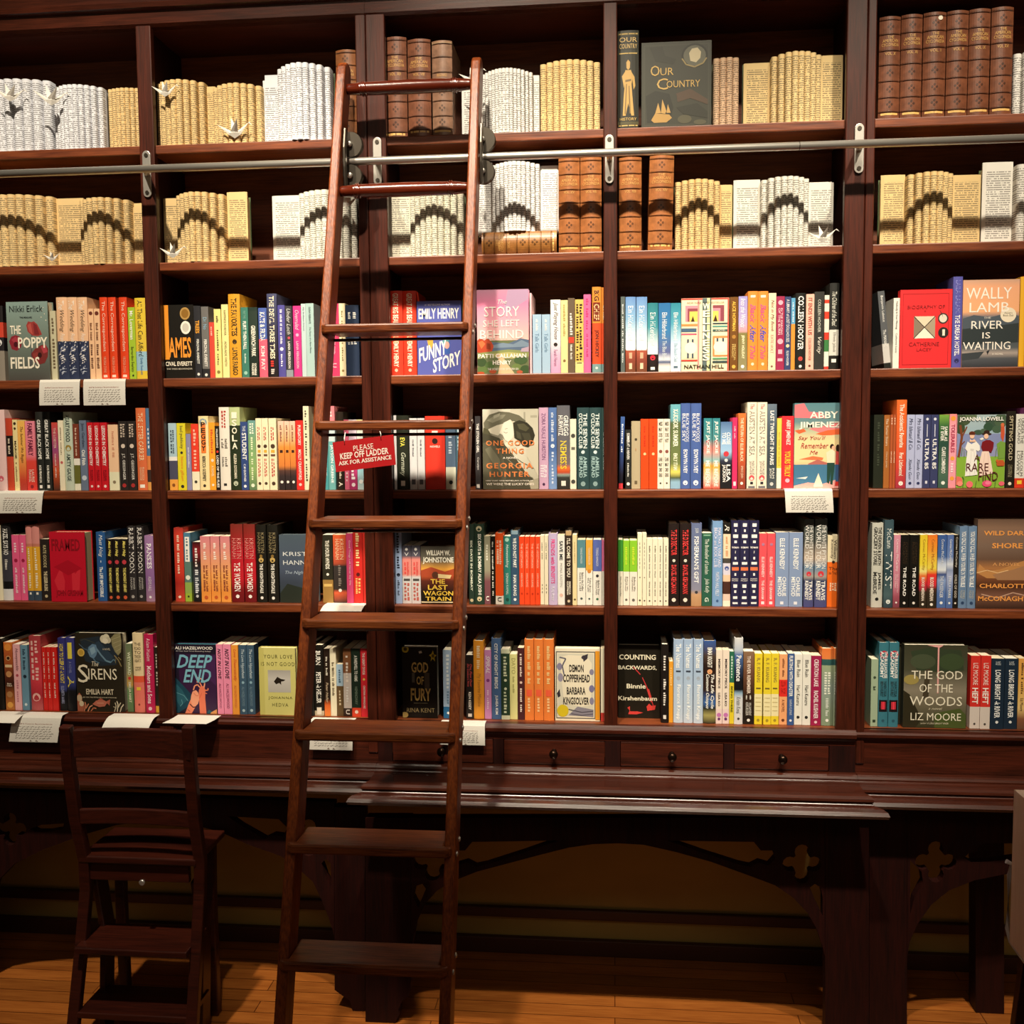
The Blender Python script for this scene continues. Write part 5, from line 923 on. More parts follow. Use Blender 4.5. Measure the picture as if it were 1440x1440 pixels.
shelf_row(4, 'D', 689, '''
870 875.7 @586 l3 | ~0:4464a4 .3:34508c .6:2c3c6c .8:1c1c2c .92:141420 .93:d83c44 1:d83c44 | leaning dark blue paperback with red foot | e0e8f4 .1 .5 -k -w.5 Amsterdam Day
879.6 887.3 @604 | 2a2b28 | short black paperback with white title | f0eee8 .06 .5 -b -w.5 SUMMER AT -k HEAVEN; d8d8d0 .56 .8 -k -w.4 JACKSON; f0ece4 .88 .95 -o -w.6 x
888 900.3 @592 H | b9aa8a | beige cloth hardback with small ornament | 4a4030 .24 .3 -o -w.3 x; c88a58 .4 .44 -k -w.5 TALES; 6a5c44 .88 .93 -r -w.3 x
901 912.2 912.8 924.2 @589 | f04a1a | vivid orange-red paperback with pale eye mark | f8c890 .48 .52 -o -w.55 x; c83410 .1 .4 -k -w.3 The Snake
924.6 933 933.4 941.9 @589 | efe6d2 | ivory paperback with bold black words and an eye | 2a2422 .04 .36 -b -h -w.6 MISS/MAY/DOES/NOT; 8a5048 .44 .49 -o -w.7 x; 2a2422 .55 .85 -b -h -w.6 ELAINE/MAY/COMEDY/GENIUS; 2a2422 .9 .94 -o -w.3 x
942.8 956.5 @568.5 H | ~0:6cb0c0 .18:6aa8b4 .22:5c6c48 .7:74804c .8:e0d868 .87:505c40 .92:90b8d0 1:88b0cc | tall teal and moss green hardback | f0f4dc .06 .5 -b -w.5 KAKIGORI SUMMER; ecf0d0 .58 .78 -b -w.4 EMILY ITAMI
957 970.3 971 985.6 @567 H | 4a63a2 | tall blue hardback with white title | eef0f4 .12 .45 -w.75 BLACK WOODS/BLUE SKY; eef0f4 .54 .82 -b -w.42 EOWYN IVEY; f0f0f4 .89 .97 -o -w.5 x
989.3 1000.6 1001.4 1012 @588 | ~0:30808a .3:4c8c90 .45:e08a80 .6:88b8b8 .68:f0a838 .85:f0c8b0 1:e85848 | teal paperback ending in orange and white patterns | f4f4ec .04 .5 -b -w.5 JUST JACKIE; c83450 .3 .36 -o -w.4 x; f6f2e8 .6 .97 -b -w.5 ME BEFORE
1012.8 1028.8 @593 | ~0:50709c .3:8cb4dc .45:9cc0e0 .58:34384c .65:202226 1:1a1a1c | blue and black paperback with red rose | f0f4f4 .16 .34 -b -w.8 CLOSE/TO ME; c83844 .44 .52 -o -w.5 x; e0e0dc .55 .6 -o -w.5 x; f2f0ec .64 .9 -b -w.8 LISA/JACKSON
1029.4 1036.4 @587 | d23064 | slim magenta paperback | f4b8cc .12 .3 -k -w.4 Good Girl; f4d8e0 .9 .96 -r -w.5 x
1037.6 1048 @581 | ~0:ea7438 .4:e0602c .75:a84c30 1:8c3c2c | orange paperback darkening towards rust | f8dcb8 .06 .64 -b -w.4 THE RETURN OF ELLIE BLACK; f0d0b0 .7 .86 -w.4 EMIKO JEAN; f8f0e0 .9 .96 -o -w.4 x
1050 1063.3 1064.2 1077.8 @565.5 H | f0e4ce | tall cream hardback with grey serif title | c8606c .02 .08 -w.4 The; 6a6464 .1 .62 -w.55 AUSTEN AT SEA; 8a8280 .68 .84 -w.6 NATALIE/JENNER; d85a60 .84 .91 -o -w.6 x; 2a2c34 .92 .95 -r -w.3 x; 6a6c74 .97 .995 -r -w.7 x
1078.3 1091.2 @568 H | ~0:6a7a8a .3:4a5864 .7:3c464e 1:4c565c | slate hardback with white title | f4f2ec .08 .72 -b -w.42 LAST TWILIGHT IN PARIS; e8e8e0 .76 .88 -w.6 PAM/JENOFF; c8ccc8 .92 .97 -o -w.4 x
1091.8 1098.2 @588 | e8cd52 .71:f0ecd8 | slim yellow paperback with white foot | b89c40 .2 .68 -k -w.3 LAST NIGHT AT THE GRANADA
1098.8 1115.2 @585 | e6313a | red paperback with yellow lower title | f8dcd4 .05 .4 -b -w.45 ABBY JIMENEZ; f4c83c .48 .84 -b -w.5 YOURS TRULY; f0b0c0 .86 .92 -o -w.4 x
1116 1182.5 @566.5 Fsayyou t.03 | 5a8690 | book facing out with couple on a pink beach
''', FACES)
shelf_row(4, 'E', 687, '''
1227.5 1241 @583 | 23281d | black-green paperback against the broad post | 3c4434 .1 .7 -k -w.3 THE WORD FOR WORLD
1241.8 1249.8 @583.5 | a9662f | caramel brown paperback with white title | f2e4cc .05 .42 -w.4 The Turner Sisters; e8d4b8 .5 .72 -w.35 Cherie Jones
1250.3 1254.3 1254.8 1258.3 @583 | b1572f | thin copper brown paperback | f0d8c0 .04 .14 -k -w.4 ANN; f0d8c0 .5 .66 -k -w.4 Harriet
1259 1273 @562 H | ~0:ec7030 .4:e86430 .75:d84838 1:a83448 | tall orange hardback fading to crimson | f8ecd8 .05 .54 -b -w.45 The Accidental Favorite; f8e4d0 .6 .86 -b -w.42 Fran Littlewood; f8f0e4 .92 .97 -o -w.5 x
1273.8 1284.7 1285.4 1296.2 @583 | b5bde1 | periwinkle paperback with dark script | 2c3454 .05 .48 -i -w.5 Mrs Ishmael & Co.; 2c3454 .6 .88 -i -w.4 Xiaolu Guo; 2c3460 .91 .96 -o -w.4 x
1297 1307 1307.6 1318 @583 | 3a4069 | dark indigo paperback with white title | d8dcec .04 .08 -o -w.4 x; d8dcec .13 .3 -w.1 -r x; f4f4f4 .33 .74 -b -w.55 ULTRA 85; d0d4e4 .9 .94 -r -w.3 x
1319 1332.6 @583 | ~0:7cac44 .15:3c6c3c .4:2c4c40 .8:4c6c58 1:3c5c50 | leafy green paperback with white lettering | f4f4ec .16 .36 -b -w.75 SAME AS/IT EVER; f4f4ec .44 .8 -b -w.4 CLAIRE LOMBARDO; e8f0e8 .9 .96 -o -w.4 x
1333.2 1343.2 @582 | ~0:f09090 .2:f0a8b8 .8:f0a0b0 1:ec98a4 | pink paperback with red title and orange flowers | f0a040 .02 .1 -o -w.7 x; b02c50 .14 .52 -b -w.55 TOLERABLES; f0a840 .56 .64 -o -w.6 x; f6dce0 .66 .8 -k -w.5 KETL; f0a040 .84 .9 -o -w.6 x
1344 1412 @583 Frarefind t.028 | a8b8b8 | book facing out with two Regency ladies in a meadow
1413.4 1425.6 @578 | 201c14 | black book with spaced gold title | d8cca8 .06 .64 -w.42 SPITTING GOLD; a09878 .7 .86 -w.5 CARMELLA/LOWKIS; e8e0cc .92 .97 -o -w.4 x
1426.3 1439.6 @582 | e2e1d9 .87:d83a22 | white paperback with red foot and black title | 4a4a48 .06 .4 -w.7 UNDER THE/VOLCANO; 4a4a48 .5 .84 -w.7 MALCOLM/LOWRY; f0c838 .9 .95 -r -w.5 x
1440.4 1452 @573 H | 7c3c80 | purple hardback cut off by the picture edge |
''', FACES)
shelf_row(5, 'A', 848, '''
-4 5 @740 | ece4c4 | cream hardback cut off by the picture edge |
5.6 19 @737 H | 1e1c1e .35:3c3c44 .75:141414 .85:e0e0e0 | black hardback with grey scene and white foot | f2f0ea .06 .4 -b -w.5 HAZEL SAYS NO; e0dcd4 .46 .6 -k -w.4 JESSICA
20 30 30.6 39.7 @752 | e95f8d | hot pink paperback with white script | f8dce4 .12 .28 -k -w.4 JENS; a01c44 .32 .46 -o -w.5 x; f8dce4 .5 .9 -k -w.4 LIU CONSTANTINE
40.2 48.3 48.7 59 @739 H | d98f88 .24:c87c68 .28:e2a92f .87:3b4c5e | pink yellow and slate banded hardback | f6ecd0 .3 .84 -k -w.4 Atmosphere Corners; f0ece0 .89 .92 -r -w.3 x
59.8 72 @758 | 2a221f | dark brown paperback with yellowed title | e0d0a0 .1 .46 -w.35 KATE GOODE; e8d8b0 .52 .84 -b -w.4 THE LESSER RUINS; c8b890 .9 .95 -o -w.4 x
72.8 122.5 @748 Fframed t.048 y-.018 | c4142c | crimson book facing out with tone-on-tone branches
138.5 151 @748 H | 2b5c9a | cobalt blue hardback with white title | f0f4f4 .04 .36 -i -w.5 Matt Haig; c8d8e8 .41 .44 -r -w.1 x; f0f4f4 .5 .94 -b -w.38 The LIFE IMPOSSIBLE
152.5 161 161.4 171.3 171.8 182 @758 | 1c1614 | black paperback with yellow title and red emblem | f0e070 .03 .28 -bi -w.5 Matt Haig; c83c48 .32 .42 -o -w.6 x; f0e078 .46 .86 -b -w.4 THE MIDNIGHT LIBRARY; d8603c .91 .97 -o -w.5 x
182.6 193.5 194.2 204.9 @740 H | 2e2a2b | charcoal hardback with white serif title | f0ece6 .02 .62 -w.6 RABBIT MOON; c8c4be .68 .84 -w.6 JENNIFER/HAIGH; a8a4a0 .91 .96 -o -w.4 x
206 219 @753 H | ~0:a880b0 .4:9a72a8 .7:8c649a 1:a8809c | mauve book with white title | f6f2f6 .12 .5 -b -w.5 PANSIES; e8dce8 .62 .84 -w.35 ALEXIS HALL; f4f0f4 .91 .95 -o -w.3 x
''', FACES)
shelf_row(5, 'B', 849, '''
247.5 260.3 @742 H | ~0:a83028 .1:d04030 .6:cc3a2a .75:a82820 1:c84834 | red hardback with pale title and tree branches | f4d8c0 .1 .62 -k -w.34 WHAT WILL PEOPLE THINK; f4e0c8 .91 .96 -o -w.3 x
261 270.3 @749 | 4b7d99 .42:5c7c74 .72:90ac54 .88:9cb83c | blue and green paperback with white panel | f2f0e8 .06 .42 -r -w.66 x; 4c6c7c .08 .4 -k -w.4 THE LIFE; e8ecdc .52 .78 -o -w.7 x; 2c3420 .9 .95 -o -w.3 x
273 283.3 @762 | ~0:2c1414 .15:8c1c24 .35:2a1818 .6:3a4048 1:14100f | short black paperback with red glow | f0e4e0 .1 .42 -k -w.45 RUNNING; e0e4e8 .46 .86 -k -w.6 THE MIDNIGHT; c8c8c8 .88 .93 -o -w.4 x
284 297.3 298.3 310.8 312 325.4 @754 | ~0:d8848c .3:e49880 .6:f0a85c .85:ec9440 1:f0a048 | pink paperback shading to orange | f8e8dc .1 .36 -k -w.42 THE BEES; 8a4030 .44 .84 -k -w.55 The Story of the Sands/Maria Van Houghton; c85c2c .9 .96 -o -w.4 x
326.8 343.8 345 361 @737 H | ~0:7c2c24 .1:8c2a24 .35:b8202c .7:c4202c .85:7c1a1c 1:6a1418 | red hardback with white title and rust name | d8847c .18 .44 -w.8 KRISTIN/HANNAH; f6f0e8 .49 .86 -b -w.5 THE WOMEN; f8f4ec .9 .95 -o -w.3 x
362.5 376.2 378 392.6 @738 H | 1c1a14 | black hardback with gold leaf sprig and white title | 8a7c58 .1 .36 -w.7 KRISTIN/HANNAH; c8a860 .4 .5 -o -w.5 x; 8a6c34 .38 .42 -o -w.3 x; f0ece0 .5 .88 -b -w.34 THE NIGHTINGALE; f4f0e8 .92 .96 -o -w.3 x
394.5 446.5 @752 Fkrishannah t.032 | 4c5a66 | slate book facing out half behind the ladder rail
454.7 469 @752 | 2d2b20 .66:9c7840 | black paperback with golden brown foot | 8a8468 .1 .46 -w.4 KRISTIN HANNAH; f2eee0 .08 .5 -b -w.4 THE FOUR WINDS; f0ece0 .56 .6 -o -w.3 x; d8b468 .72 .76 -r -w.8 x
470 488 @752 | ~0:dc6034 .3:d85a3c .42:b04c34 .46:383230 .8:342c28 .85:d8603c 1:342824 | orange and black paperback between black and pink | f0c8a0 .06 .36 -w.7 KRISTIN/HANNAH; 8a8078 .44 .76 -k -w.3 Magic Hour; f4ece0 .79 .84 -o -w.3 x
488.4 497.5 @750 | d94a7a | rose paperback with small white title | f8dce8 .1 .74 -w.32 Good Things Left Never Say Die
498.2 511.3 @744 H | d22f28 | red hardback with cream figure lettering | f4dc9c .05 .5 -k -w.5 OTHERS LIKE ME; 5a1414 .58 .64 -o -w.4 x; f0c878 .66 .88 -k -w.6 CLARE/DAVERLEY
511.8 517 @746 H | d8362c | thin red hardback against the wide post |
''', FACES)
shelf_row(5, 'C', 853, '''
556.5 566 @739 H | 9cb2d6 | tall pale blue hardback with black script | 1c2434 .06 .56 -k -w.5 Somewhere Other; 1c2434 .6 .66 -o -w.5 x; 2c3444 .7 .9 -k -w.4 SEVEN TKO
566.6 579 579.5 592 @767 S | ~0:4a4a58 .18:5c5a68 .24:dc8880 .5:d88478 .55:c8c8c8 1:c4bcbc | short western paperback with pink title | f0f0ec .04 .09 -o -w.4 x; e8e8e8 .12 .2 -h -w.6 V; d84c48 .28 .52 -k -w.6 JOHNSTONE/MEN; 4a4644 .57 .61 -r -w.7 x; b05c54 .64 .96 -k -w.7 LAST/WAGON
592.6 640.5 @768 Fwagon t.03 | 3a2a20 | small book facing out with western scene
642 645.5 @745 | f1ebe0 | thin white paperback by the ladder rail |
660 667.5 @737 H | 27382e | dark green hardback beside the ladder | e0e4d0 .2 .9 -b -w.4 SIX DAYS IN BOMBAY; c8b890 .93 .97 -o -w.7 x
668 681.3 @737 H | 25392c | dark green hardback with white title and paisley foot | c0b898 .02 .09 -o -w.7 x; f2f0e4 .12 .88 -b -w.45 SIX DAYS in BOMBAY ALKA JOSHI; d8c8a0 .9 .96 -o -w.7 x
681.8 690 @754 | ~0:a8a68c .5:98947c .66:7c4c52 1:744850 | grey floral paperback with plum foot | ecead8 .12 .36 -k -w.4 MYTHIC; f0ece4 .88 .95 -b -w.5 U
690.6 696.8 @754 | 17150f | thin black paperback with white title | e8e4d8 .08 .16 -k -w.4 Lulu; f0ece0 .2 .76 -k -w.45 The Housewife of the Deal; d8d4c8 .8 .88 -k -w.4 Ken
697.3 708.3 @749.5 H | f05a20 .88:f2eee2 | orange hardback with white foot | f8dcc0 .1 .44 -k -w.7 Self-Portrait/in a Landscape; 3c3830 .9 .96 -b -w.5 U
708.8 718.4 @754 | 2f7c72 | jade green paperback with white script | a8dccc .02 .08 -o -w.6 x; e8f4ee .12 .46 -i -w.5 Homeseeking; e0f0e8 .54 .86 -w.35 SONIAH KAMAL; 1c4c44 .9 .96 -o -w.5 x
718.8 730.2 @746 H | ~0:3c5870 .5:34506a 1:3c5a74 | dark blue hardback with white title | 8ca8b8 .0 .05 -r -w.8 x; f0f2ec .1 .5 -b -w.42 WE DO NOT PART; f0f2ec .6 .88 -b -w.4 HAN KANG; e8ecec .91 .95 -o -w.4 x
730.7 737.6 738.1 745 745.5 752.6 753.2 759.8 @754.5 | f04a22 | slim tomato red paperback with faint white lettering | f8c8b0 .1 .46 -w.4 THE VEGETARIAN; f8c8b0 .54 .74 -w.4 HAN KANG; c02c10 .82 .86 -o -w.4 x
760.3 765.5 766 771.2 @753 | f2e8ca | thin cream paperback with tiny grey title | 8a8470 .1 .35 -k -w.4 HUMAN ACTS; 8a8470 .7 .85 -k -w.3 HAN
772 784 @750 H | c9b9de | lavender book with pink title | e04088 .08 .7 -b -w.45 FRIENDS with BENEFITS; f4f0f8 .74 .94 -i -w.4 Marisa Kanter
784.5 794.3 @752.5 | edece5 | white paperback with black title | 2c3438 .08 .36 -b -w.5 SAVE ME; a8a49c .4 .74 -w.35 MONA KASTEN; e8c0b0 .82 .9 -o -w.5 x
795 804.9 @746.5 H | 3a2e26 | dark brown hardback with white title | c8a878 .0 .06 -r -w.8 x; f4ecd8 .1 .62 -b -w.5 I'LL COME TO YOU; f0e8d4 .68 .86 -b -w.6 REBECCA/KAUFFMAN; d8c8a8 .92 .97 -o -w.4 x
805.4 811.4 @752 | efdca8 | thin buff paperback with faint title | b09c68 .1 .45 -w.3 SUSAN MINOT; 6a5c3c .9 .94 -o -w.5 x
812 823.5 @759 | 5a8b94 .43:f0ede2 | paperback teal above and white below | e0ecec .12 .36 -w.35 TOSHIKAZU KAWAGUCHI; 3c3c3c .5 .78 -w.55 Before the Coffee/Gets Cold; 4a5c5c .87 .93 -o -w.3 x
824.2 833.5 @759 | e1a941 .47:f0ede2 | paperback mustard above and white below | f4ead0 .12 .38 -w.35 TOSHIKAZU KAWAGUCHI; d88c3c .44 .52 -o -w.6 x; 3c3c3c .58 .8 -w.6 Tales from/the Cafe; 4a5c5c .88 .93 -o -w.3 x
834.2 846 @759 | 5b6bb1 .48:f0ede2 | paperback blue-violet above and white below | e4e8f4 .12 .4 -w.35 TOSHIKAZU KAWAGUCHI; 2c2c34 .52 .58 -o -w.35 x; 3c3c3c .62 .84 -w.55 Before Your/Memory Fades; 4a7c5c .88 .93 -o -w.3 x
846.6 853.5 @759 | ea7aaa .48:f0ede2 | paperback pink above and white below by the post |
''', FACES)
shelf_row(5, 'D', 853, '''
869.5 876 @759 | 3c8c32 .48:e4dfcc | dark green and white paperback beside the slim post | 5a5a54 .56 .86 -w.4 Before We Say Goodbye
876.5 885 885.5 896 @760 | 8ccb31 .48:f0e9da | paperback lime green above and ivory below | d8e83c .1 .38 -k -w.4 TOSHIKAZU; 4a4a40 .56 .78 -w.6 Before We/Forget Kindness; 6a6a60 .89 .94 -o -w.4 x
896.6 903 903.5 909 @750 | f1e9cd | tall thin cream paperback with faint grey title | a8a48c .12 .5 -k -w.3 NOVELLA; 6a6858 .6 .62 -o -w.3 x; 3c3c34 .91 .95 -o -w.4 x
909.5 917.4 917.8 924.7 925 932 933 939.8 @758 | f0e8cf | ivory paperback with small widely spaced title | 6a6454 .1 .58 -k -w.3 SMALL THINGS LIKE THESE; 7a7464 .64 .86 -k -w.3 CLAIRE KEEGAN; 2c2820 .91 .95 -o -w.3 x
940.3 954.5 955.8 971.2 @736.5 H | 241a18 | black hardback with bold red title | e83a3a .07 .38 -b -w.6 THE DIRECTOR; d8d8c8 .42 .47 -o -w.3 x; e83a3a .5 .85 -b -w.55 DANIEL KEHLMANN; e8e0d0 .9 .95 -o -w.7 x
971.8 986.2 @735.5 H | ~0:68749a .4:6a7898 .8:8c8ca0 .86:c89c74 1:b08860 | blue-grey hardback with sandy foot | e8ecf0 .06 .12 -w.4 JULIA; f2f2f0 .16 .72 -b -w.45 FISHERMAN'S GIFT; 3c3c44 .8 .86 -o -w.3 x
986.8 1000.6 @749.5 | 2b5c49 | bottle green paperback with patterned edges | e4ece0 .08 .56 -w.4 The Bookseller of London; e4ece0 .62 .82 -i -w.5 Julia Kelly; 7cac90 .02 .04 -r -w.7 x; d8e4d8 .88 .94 -b -w.4 G
1001.4 1015.5 @732.5 H | 7aa1ce | sky blue hardback with lilac-white title | eae4f4 .08 .54 -w.75 MARTHA'S VINEYARD/BEACH and BOOK CLUB; e4e8f4 .6 .88 -w.4 MARTHA HALL KELLY; 3c5c8c .92 .95 -o -w.3 x
1016.4 1026.6 @735.5 | 1f1c18 .13:f0d8b8 .42:4a4640 .48:d8d4e4 .62:f0c8a8 .7:4a2c24 .85:e8c8b8 .93:f0ecd8 | narrow patchwork book of cream peach and black | e8e4d8 .02 .1 -i -w.6 R; d89868 .16 .4 -k -w.4 Twist of Fate; 4c5c9c .5 .58 -o -w.6 x
1027.6 1039.5 1040 1052.7 1053.3 1066.3 @732 H | 2a2849 | dark navy hardback covered in small white windows | f4f2ee .03 .07 -r -w.45 x; f4f2ee .1 .13 -r -w.2 x; f4f2ee .16 .2 -r -w.6 x; f4f2ee .23 .26 -r -w.3 x; f8f4f0 .3 .33 -b -h -w.8 ROMAN; f8f4f0 .35 .38 -k -w.75 NIGHT; f4f2ee .42 .45 -r -w.2 x; f4f2ee .48 .51 -r -w.6 x; e8784c .54 .58 -r -w.8 x; f4f2ee .61 .64 -r -w.2 x; f8f4f0 .67 .71 -h -w.75 MARY/MCKAY; f4f2ee .74 .78 -r -w.45 x; f4f2ee .81 .84 -r -w.25 x; f4f2ee .88 .91 -r -w.5 x; f8f4f0 .95 .97 -r -w.6 x
1067 1077.7 1078.3 1089.3 @750 | e9535c | coral red paperback with white title | b07898 .1 .2 -o -w.4 x; f8d8d8 .32 .6 -b -w.35 ELLE KENNEDY; f8d8d8 .64 .9 -b -w.35 THE GRAHAM; f0e0e4 .93 .97 -r -w.4 x
1090 1108.3 1108.9 1127.8 @748.5 | 8599bd | broad grey-blue paperback with white block name | f2f4f4 .08 .5 -b -w.38 ELLE KENNEDY; f2f4f4 .6 .86 -b -w.7 CHARLIE/METHOD; e0e4ec .93 .97 -r -w.25 x
1129.7 1143.3 1144.8 1161.9 @730 H | ~0:4c5452 .25:5c605c .45:c8b8a8 .55:6c8ca8 .65:a8a098 .7:3c4464 .85:54587c 1:4a4c80 | grey and violet collage hardback with white title | f2f0ea .06 .56 -w.85 THE WHITE PYTHON/WORLD TOUR; d83844 .58 .66 -o -w.5 x; f4f2ec .7 .92 -b -w.8 TRAVIS/KENNEDY
1162.6 1179.2 @753 | e1d5b2 .37:ea6c21 | orange and cream paperback against the broad post | 4c443c .06 .32 -w.6 William/Kennedy; 2c2420 .34 .4 -o -w.25 x; 3c2418 .44 .56 -h -w.75 The/Ink Truck; f4d8b8 .66 .78 -k -w.6 Very/Old/Bones
''', FACES)
shelf_row(5, 'E', 855, '''
1224.5 1240 @735 H | c9c9be | pale grey hardback with black two-line title | 2c2c2a .05 .5 -b -w.75 THE HEAVEN & EARTH/GROCERY STORE; 2c2c2a .58 .84 -b -w.75 JAMES/McBRIDE; 1c1c1a .88 .92 -o -w.35 x
1242 1254.6 @731 H | ~0:3c5560 .3:465c64 .6:2c444c .85:4c6468 1:30404a | stormy teal hardback with white serif letters | e0e8e4 .1 .32 -w.5 McCann; f2f4ee .36 .78 -w.7 TWIST; e0e8e4 .9 .96 -o -w.5 x
1255.3 1264.5 @752 | ~0:d893a8 .7:c87c90 .85:a05060 1:783c48 | dusty pink paperback with white lettering | f6e4e8 .06 .5 -w.45 Cormac McCarthy; f2dce0 .54 .82 -w.55 No Country for/Old Men; f4f0ec .91 .95 -o -w.3 x
1265 1277.3 1278 1290.8 @752 | 12100c | black paperback with white lower title | 3c2c1c .1 .4 -w.6 CORMAC/McCARTHY; f4f2ec .44 .84 -b -w.35 THE ROAD; e8e4dc .91 .96 -o -w.3 x
1292 1302.3 @752 | ~0:e6c832 .4:ecd83c .5:f0e488 .56:e87838 .66:d8343c .74:a83040 .78:403428 1:2c2418 | yellow and red paperback with black foot | b08c28 .06 .48 -w.45 Cormac McCarthy; f4e8d8 .58 .9 -b -w.4 BLOOD MERIDIAN; f4f0e4 .93 .97 -o -w.35 x
1303 1316 @752 | ~0:f07c28 .2:f09c30 .45:f0dc50 .54:e83c2c .68:d83040 .74:503024 .8:332a20 1:2c2418 | orange and yellow sunset paperback with black foot | b8702c .06 .48 -w.42 Cormac McCarthy; f4e8d8 .58 .9 -b -w.4 BLOOD MERIDIAN; f4f0e4 .93 .97 -o -w.35 x
1317 1329.3 @752 | ~0:3c5c9c .3:4468a4 .4:c8d4e8 .48:e0e8f0 .54:3c5088 .62:8ca4d0 .8:5474b0 1:4c6ca8 | blue paperback with white wave picture | e8eef4 .06 .4 -w.4 Cormac McCarthy; e8eef4 .56 .86 -w.4 THE PASSENGER; f0f4f4 .91 .95 -o -w.35 x
1330 1339 @752 | ~0:5470b0 .3:6c88c0 .4:d8e0ec .48:8c9cc0 .55:a8b4d8 .8:6480b4 1:4c68a4 | lighter blue paperback with white wave picture | f0f4f8 .06 .36 -w.45 Cormac McCarthy; eef2f4 .56 .86 -w.4 STELLA MARIS; f0f4f4 .91 .95 -o -w.35 x
1339.5 1346.4 @752 | 1a1612 | thin black paperback beside slate blue pair | e8e0d0 .03 .44 -w.5 Cormac McCarthy; e8e0d0 .54 .86 -w.45 CHILD OF GOD; f0ece0 .91 .95 -o -w.4 x
1347 1358.6 1359.3 1371 @740 H | 6a87aa | slate blue hardback with tall white title | f2f4f4 .06 .74 -b -w.6 YOU ONLY CALL WHEN YOU'RE IN TROUBLE; c8c8c0 .78 .88 -w.6 STEPHEN/McCAULEY; 2c4468 .91 .96 -o -w.4 x
1372 1446 @730 Fwildshore t.034 | 6a5244 | brown book facing out with orange title over waves
1372 1440 @730 Fblank t.03 y.036 B | 6a5244 | brown copy right behind the waves display cover
''', FACES)
shelf_row(6, 'A', 1002, '''
-4 7 @898 H | 1a1511 | black hardback cut off by the picture edge |
9 21 @903 | ~0:e07c30 .15:b85c2c .3:a85428 .5:5c2c1c .62:3c1c14 .75:8c4c24 1:c87c3c | rust and brown paperback with round ornaments | e89440 .02 .13 -o -w.8 x; e0b078 .2 .27 -o -w.7 x; 3c1c10 .21 .26 -o -w.4 x; e8c898 .33 .37 -r -w.8 x; c8905c .42 .52 -o -w.7 x; f0e0c8 .6 .66 -b -h -w.7 Ben/Okri; b07c4c .72 .82 -o -w.7 x; e8a850 .88 .97 -o -w.7 x
21.8 31.5 @906 | eeb2b6 | baby pink paperback with script title | 6a3444 .06 .4 -i -w.5 Honeysuckle; b84c5c .44 .5 -o -w.4 x; c87888 .54 .88 -k -w.35 Maud Woolf
32.5 42 @907 | 6c96ae | dusty blue paperback with black bees | 2c4458 .06 .38 -k -w.5 Such A Pretty; 1c2c3c .44 .52 -o -w.5 x; d8e8ec .88 .94 -o -w.4 x
45 61 @894 H | ~0:a84044 .3:c83a44 .6:d8404c .8:b02c38 1:c86868 | red patterned hardback with pale lettering | f0c0b8 .06 .6 -k -w.7 Soon as Kind/Forever; f0b8b0 .7 .94 -o -w.7 x
62 68 68.5 74.4 75 83 @910 | d82620 | thin bright red paperback with white title | f8d8cc .08 .5 -k -w.35 THE TRUTH ABOUT HER; f8d8cc .56 .8 -k -w.35 ANNIE TAYLOR
85 95.3 @897 H | ~0:34347c .5:3a3c84 .7:3c4480 .75:141418 1:101014 | navy hardback with yellow block title | ecd44c .08 .62 -b -w.55 HOW TO SLEEP AT -k NIGHT; a8acd0 .66 .9 -w.4 ELIZABETH HARRIS
96 108 @897 H | ~0:3a3c84 .6:3c4484 .72:141418 1:101014 | navy and black hardback with yellow bar and letter | e8d850 .06 .28 -r -w.5 x; e8d850 .52 .7 -b -w.7 A; 8c90c0 .32 .48 -w.3 A NOVEL
109.5 176 @890 Fsirens t.032 | 2c261c | dark book facing out with coral and pale serif title
118 174 @890 Fblank t.03 y.034 B | 2c261c | copy hidden right behind the coral display cover
180 188.3 @905 | ~0:6c7c5c .4:8c8c64 .6:c89c4c .66:6a8c5c 1:5c744c | moss green paperback with pale title | e4e8c8 .12 .46 -b -w.5 WEYWARD; c83c34 .48 .53 -o -w.5 x; e8e4c8 .56 .86 -b -w.4 EMILIA HART
190 204.3 @890 H | f0d9aa .5:f0d9aa .54:e85c3c .62:ea7c6c | cream and coral hardback with small black words | 3c2c24 .12 .38 -h -w.6 THE/ROAD/TO/TENDER/HEARTS; 3c2c24 .42 .48 -h -w.55 ANNIE/HARTNETT; f0c840 .68 .72 -r -w.4 x; 8a3028 .88 .92 -o -w.2 x
206 218.7 @892 H | c22153 | cerise hardback with pale title | f6d0d8 .05 .34 -w.4 Adam Haslett; f8dce0 .4 .88 -b -w.5 Mothers and Sons; f0c0cc .92 .97 -o -w.4 x
219.2 225.6 @910 | 2a2018 .9:e0a838 | thin black paperback with yellow foot by the post | c8c0b0 .1 .6 -k -w.4 UNDER STORY
''', FACES)
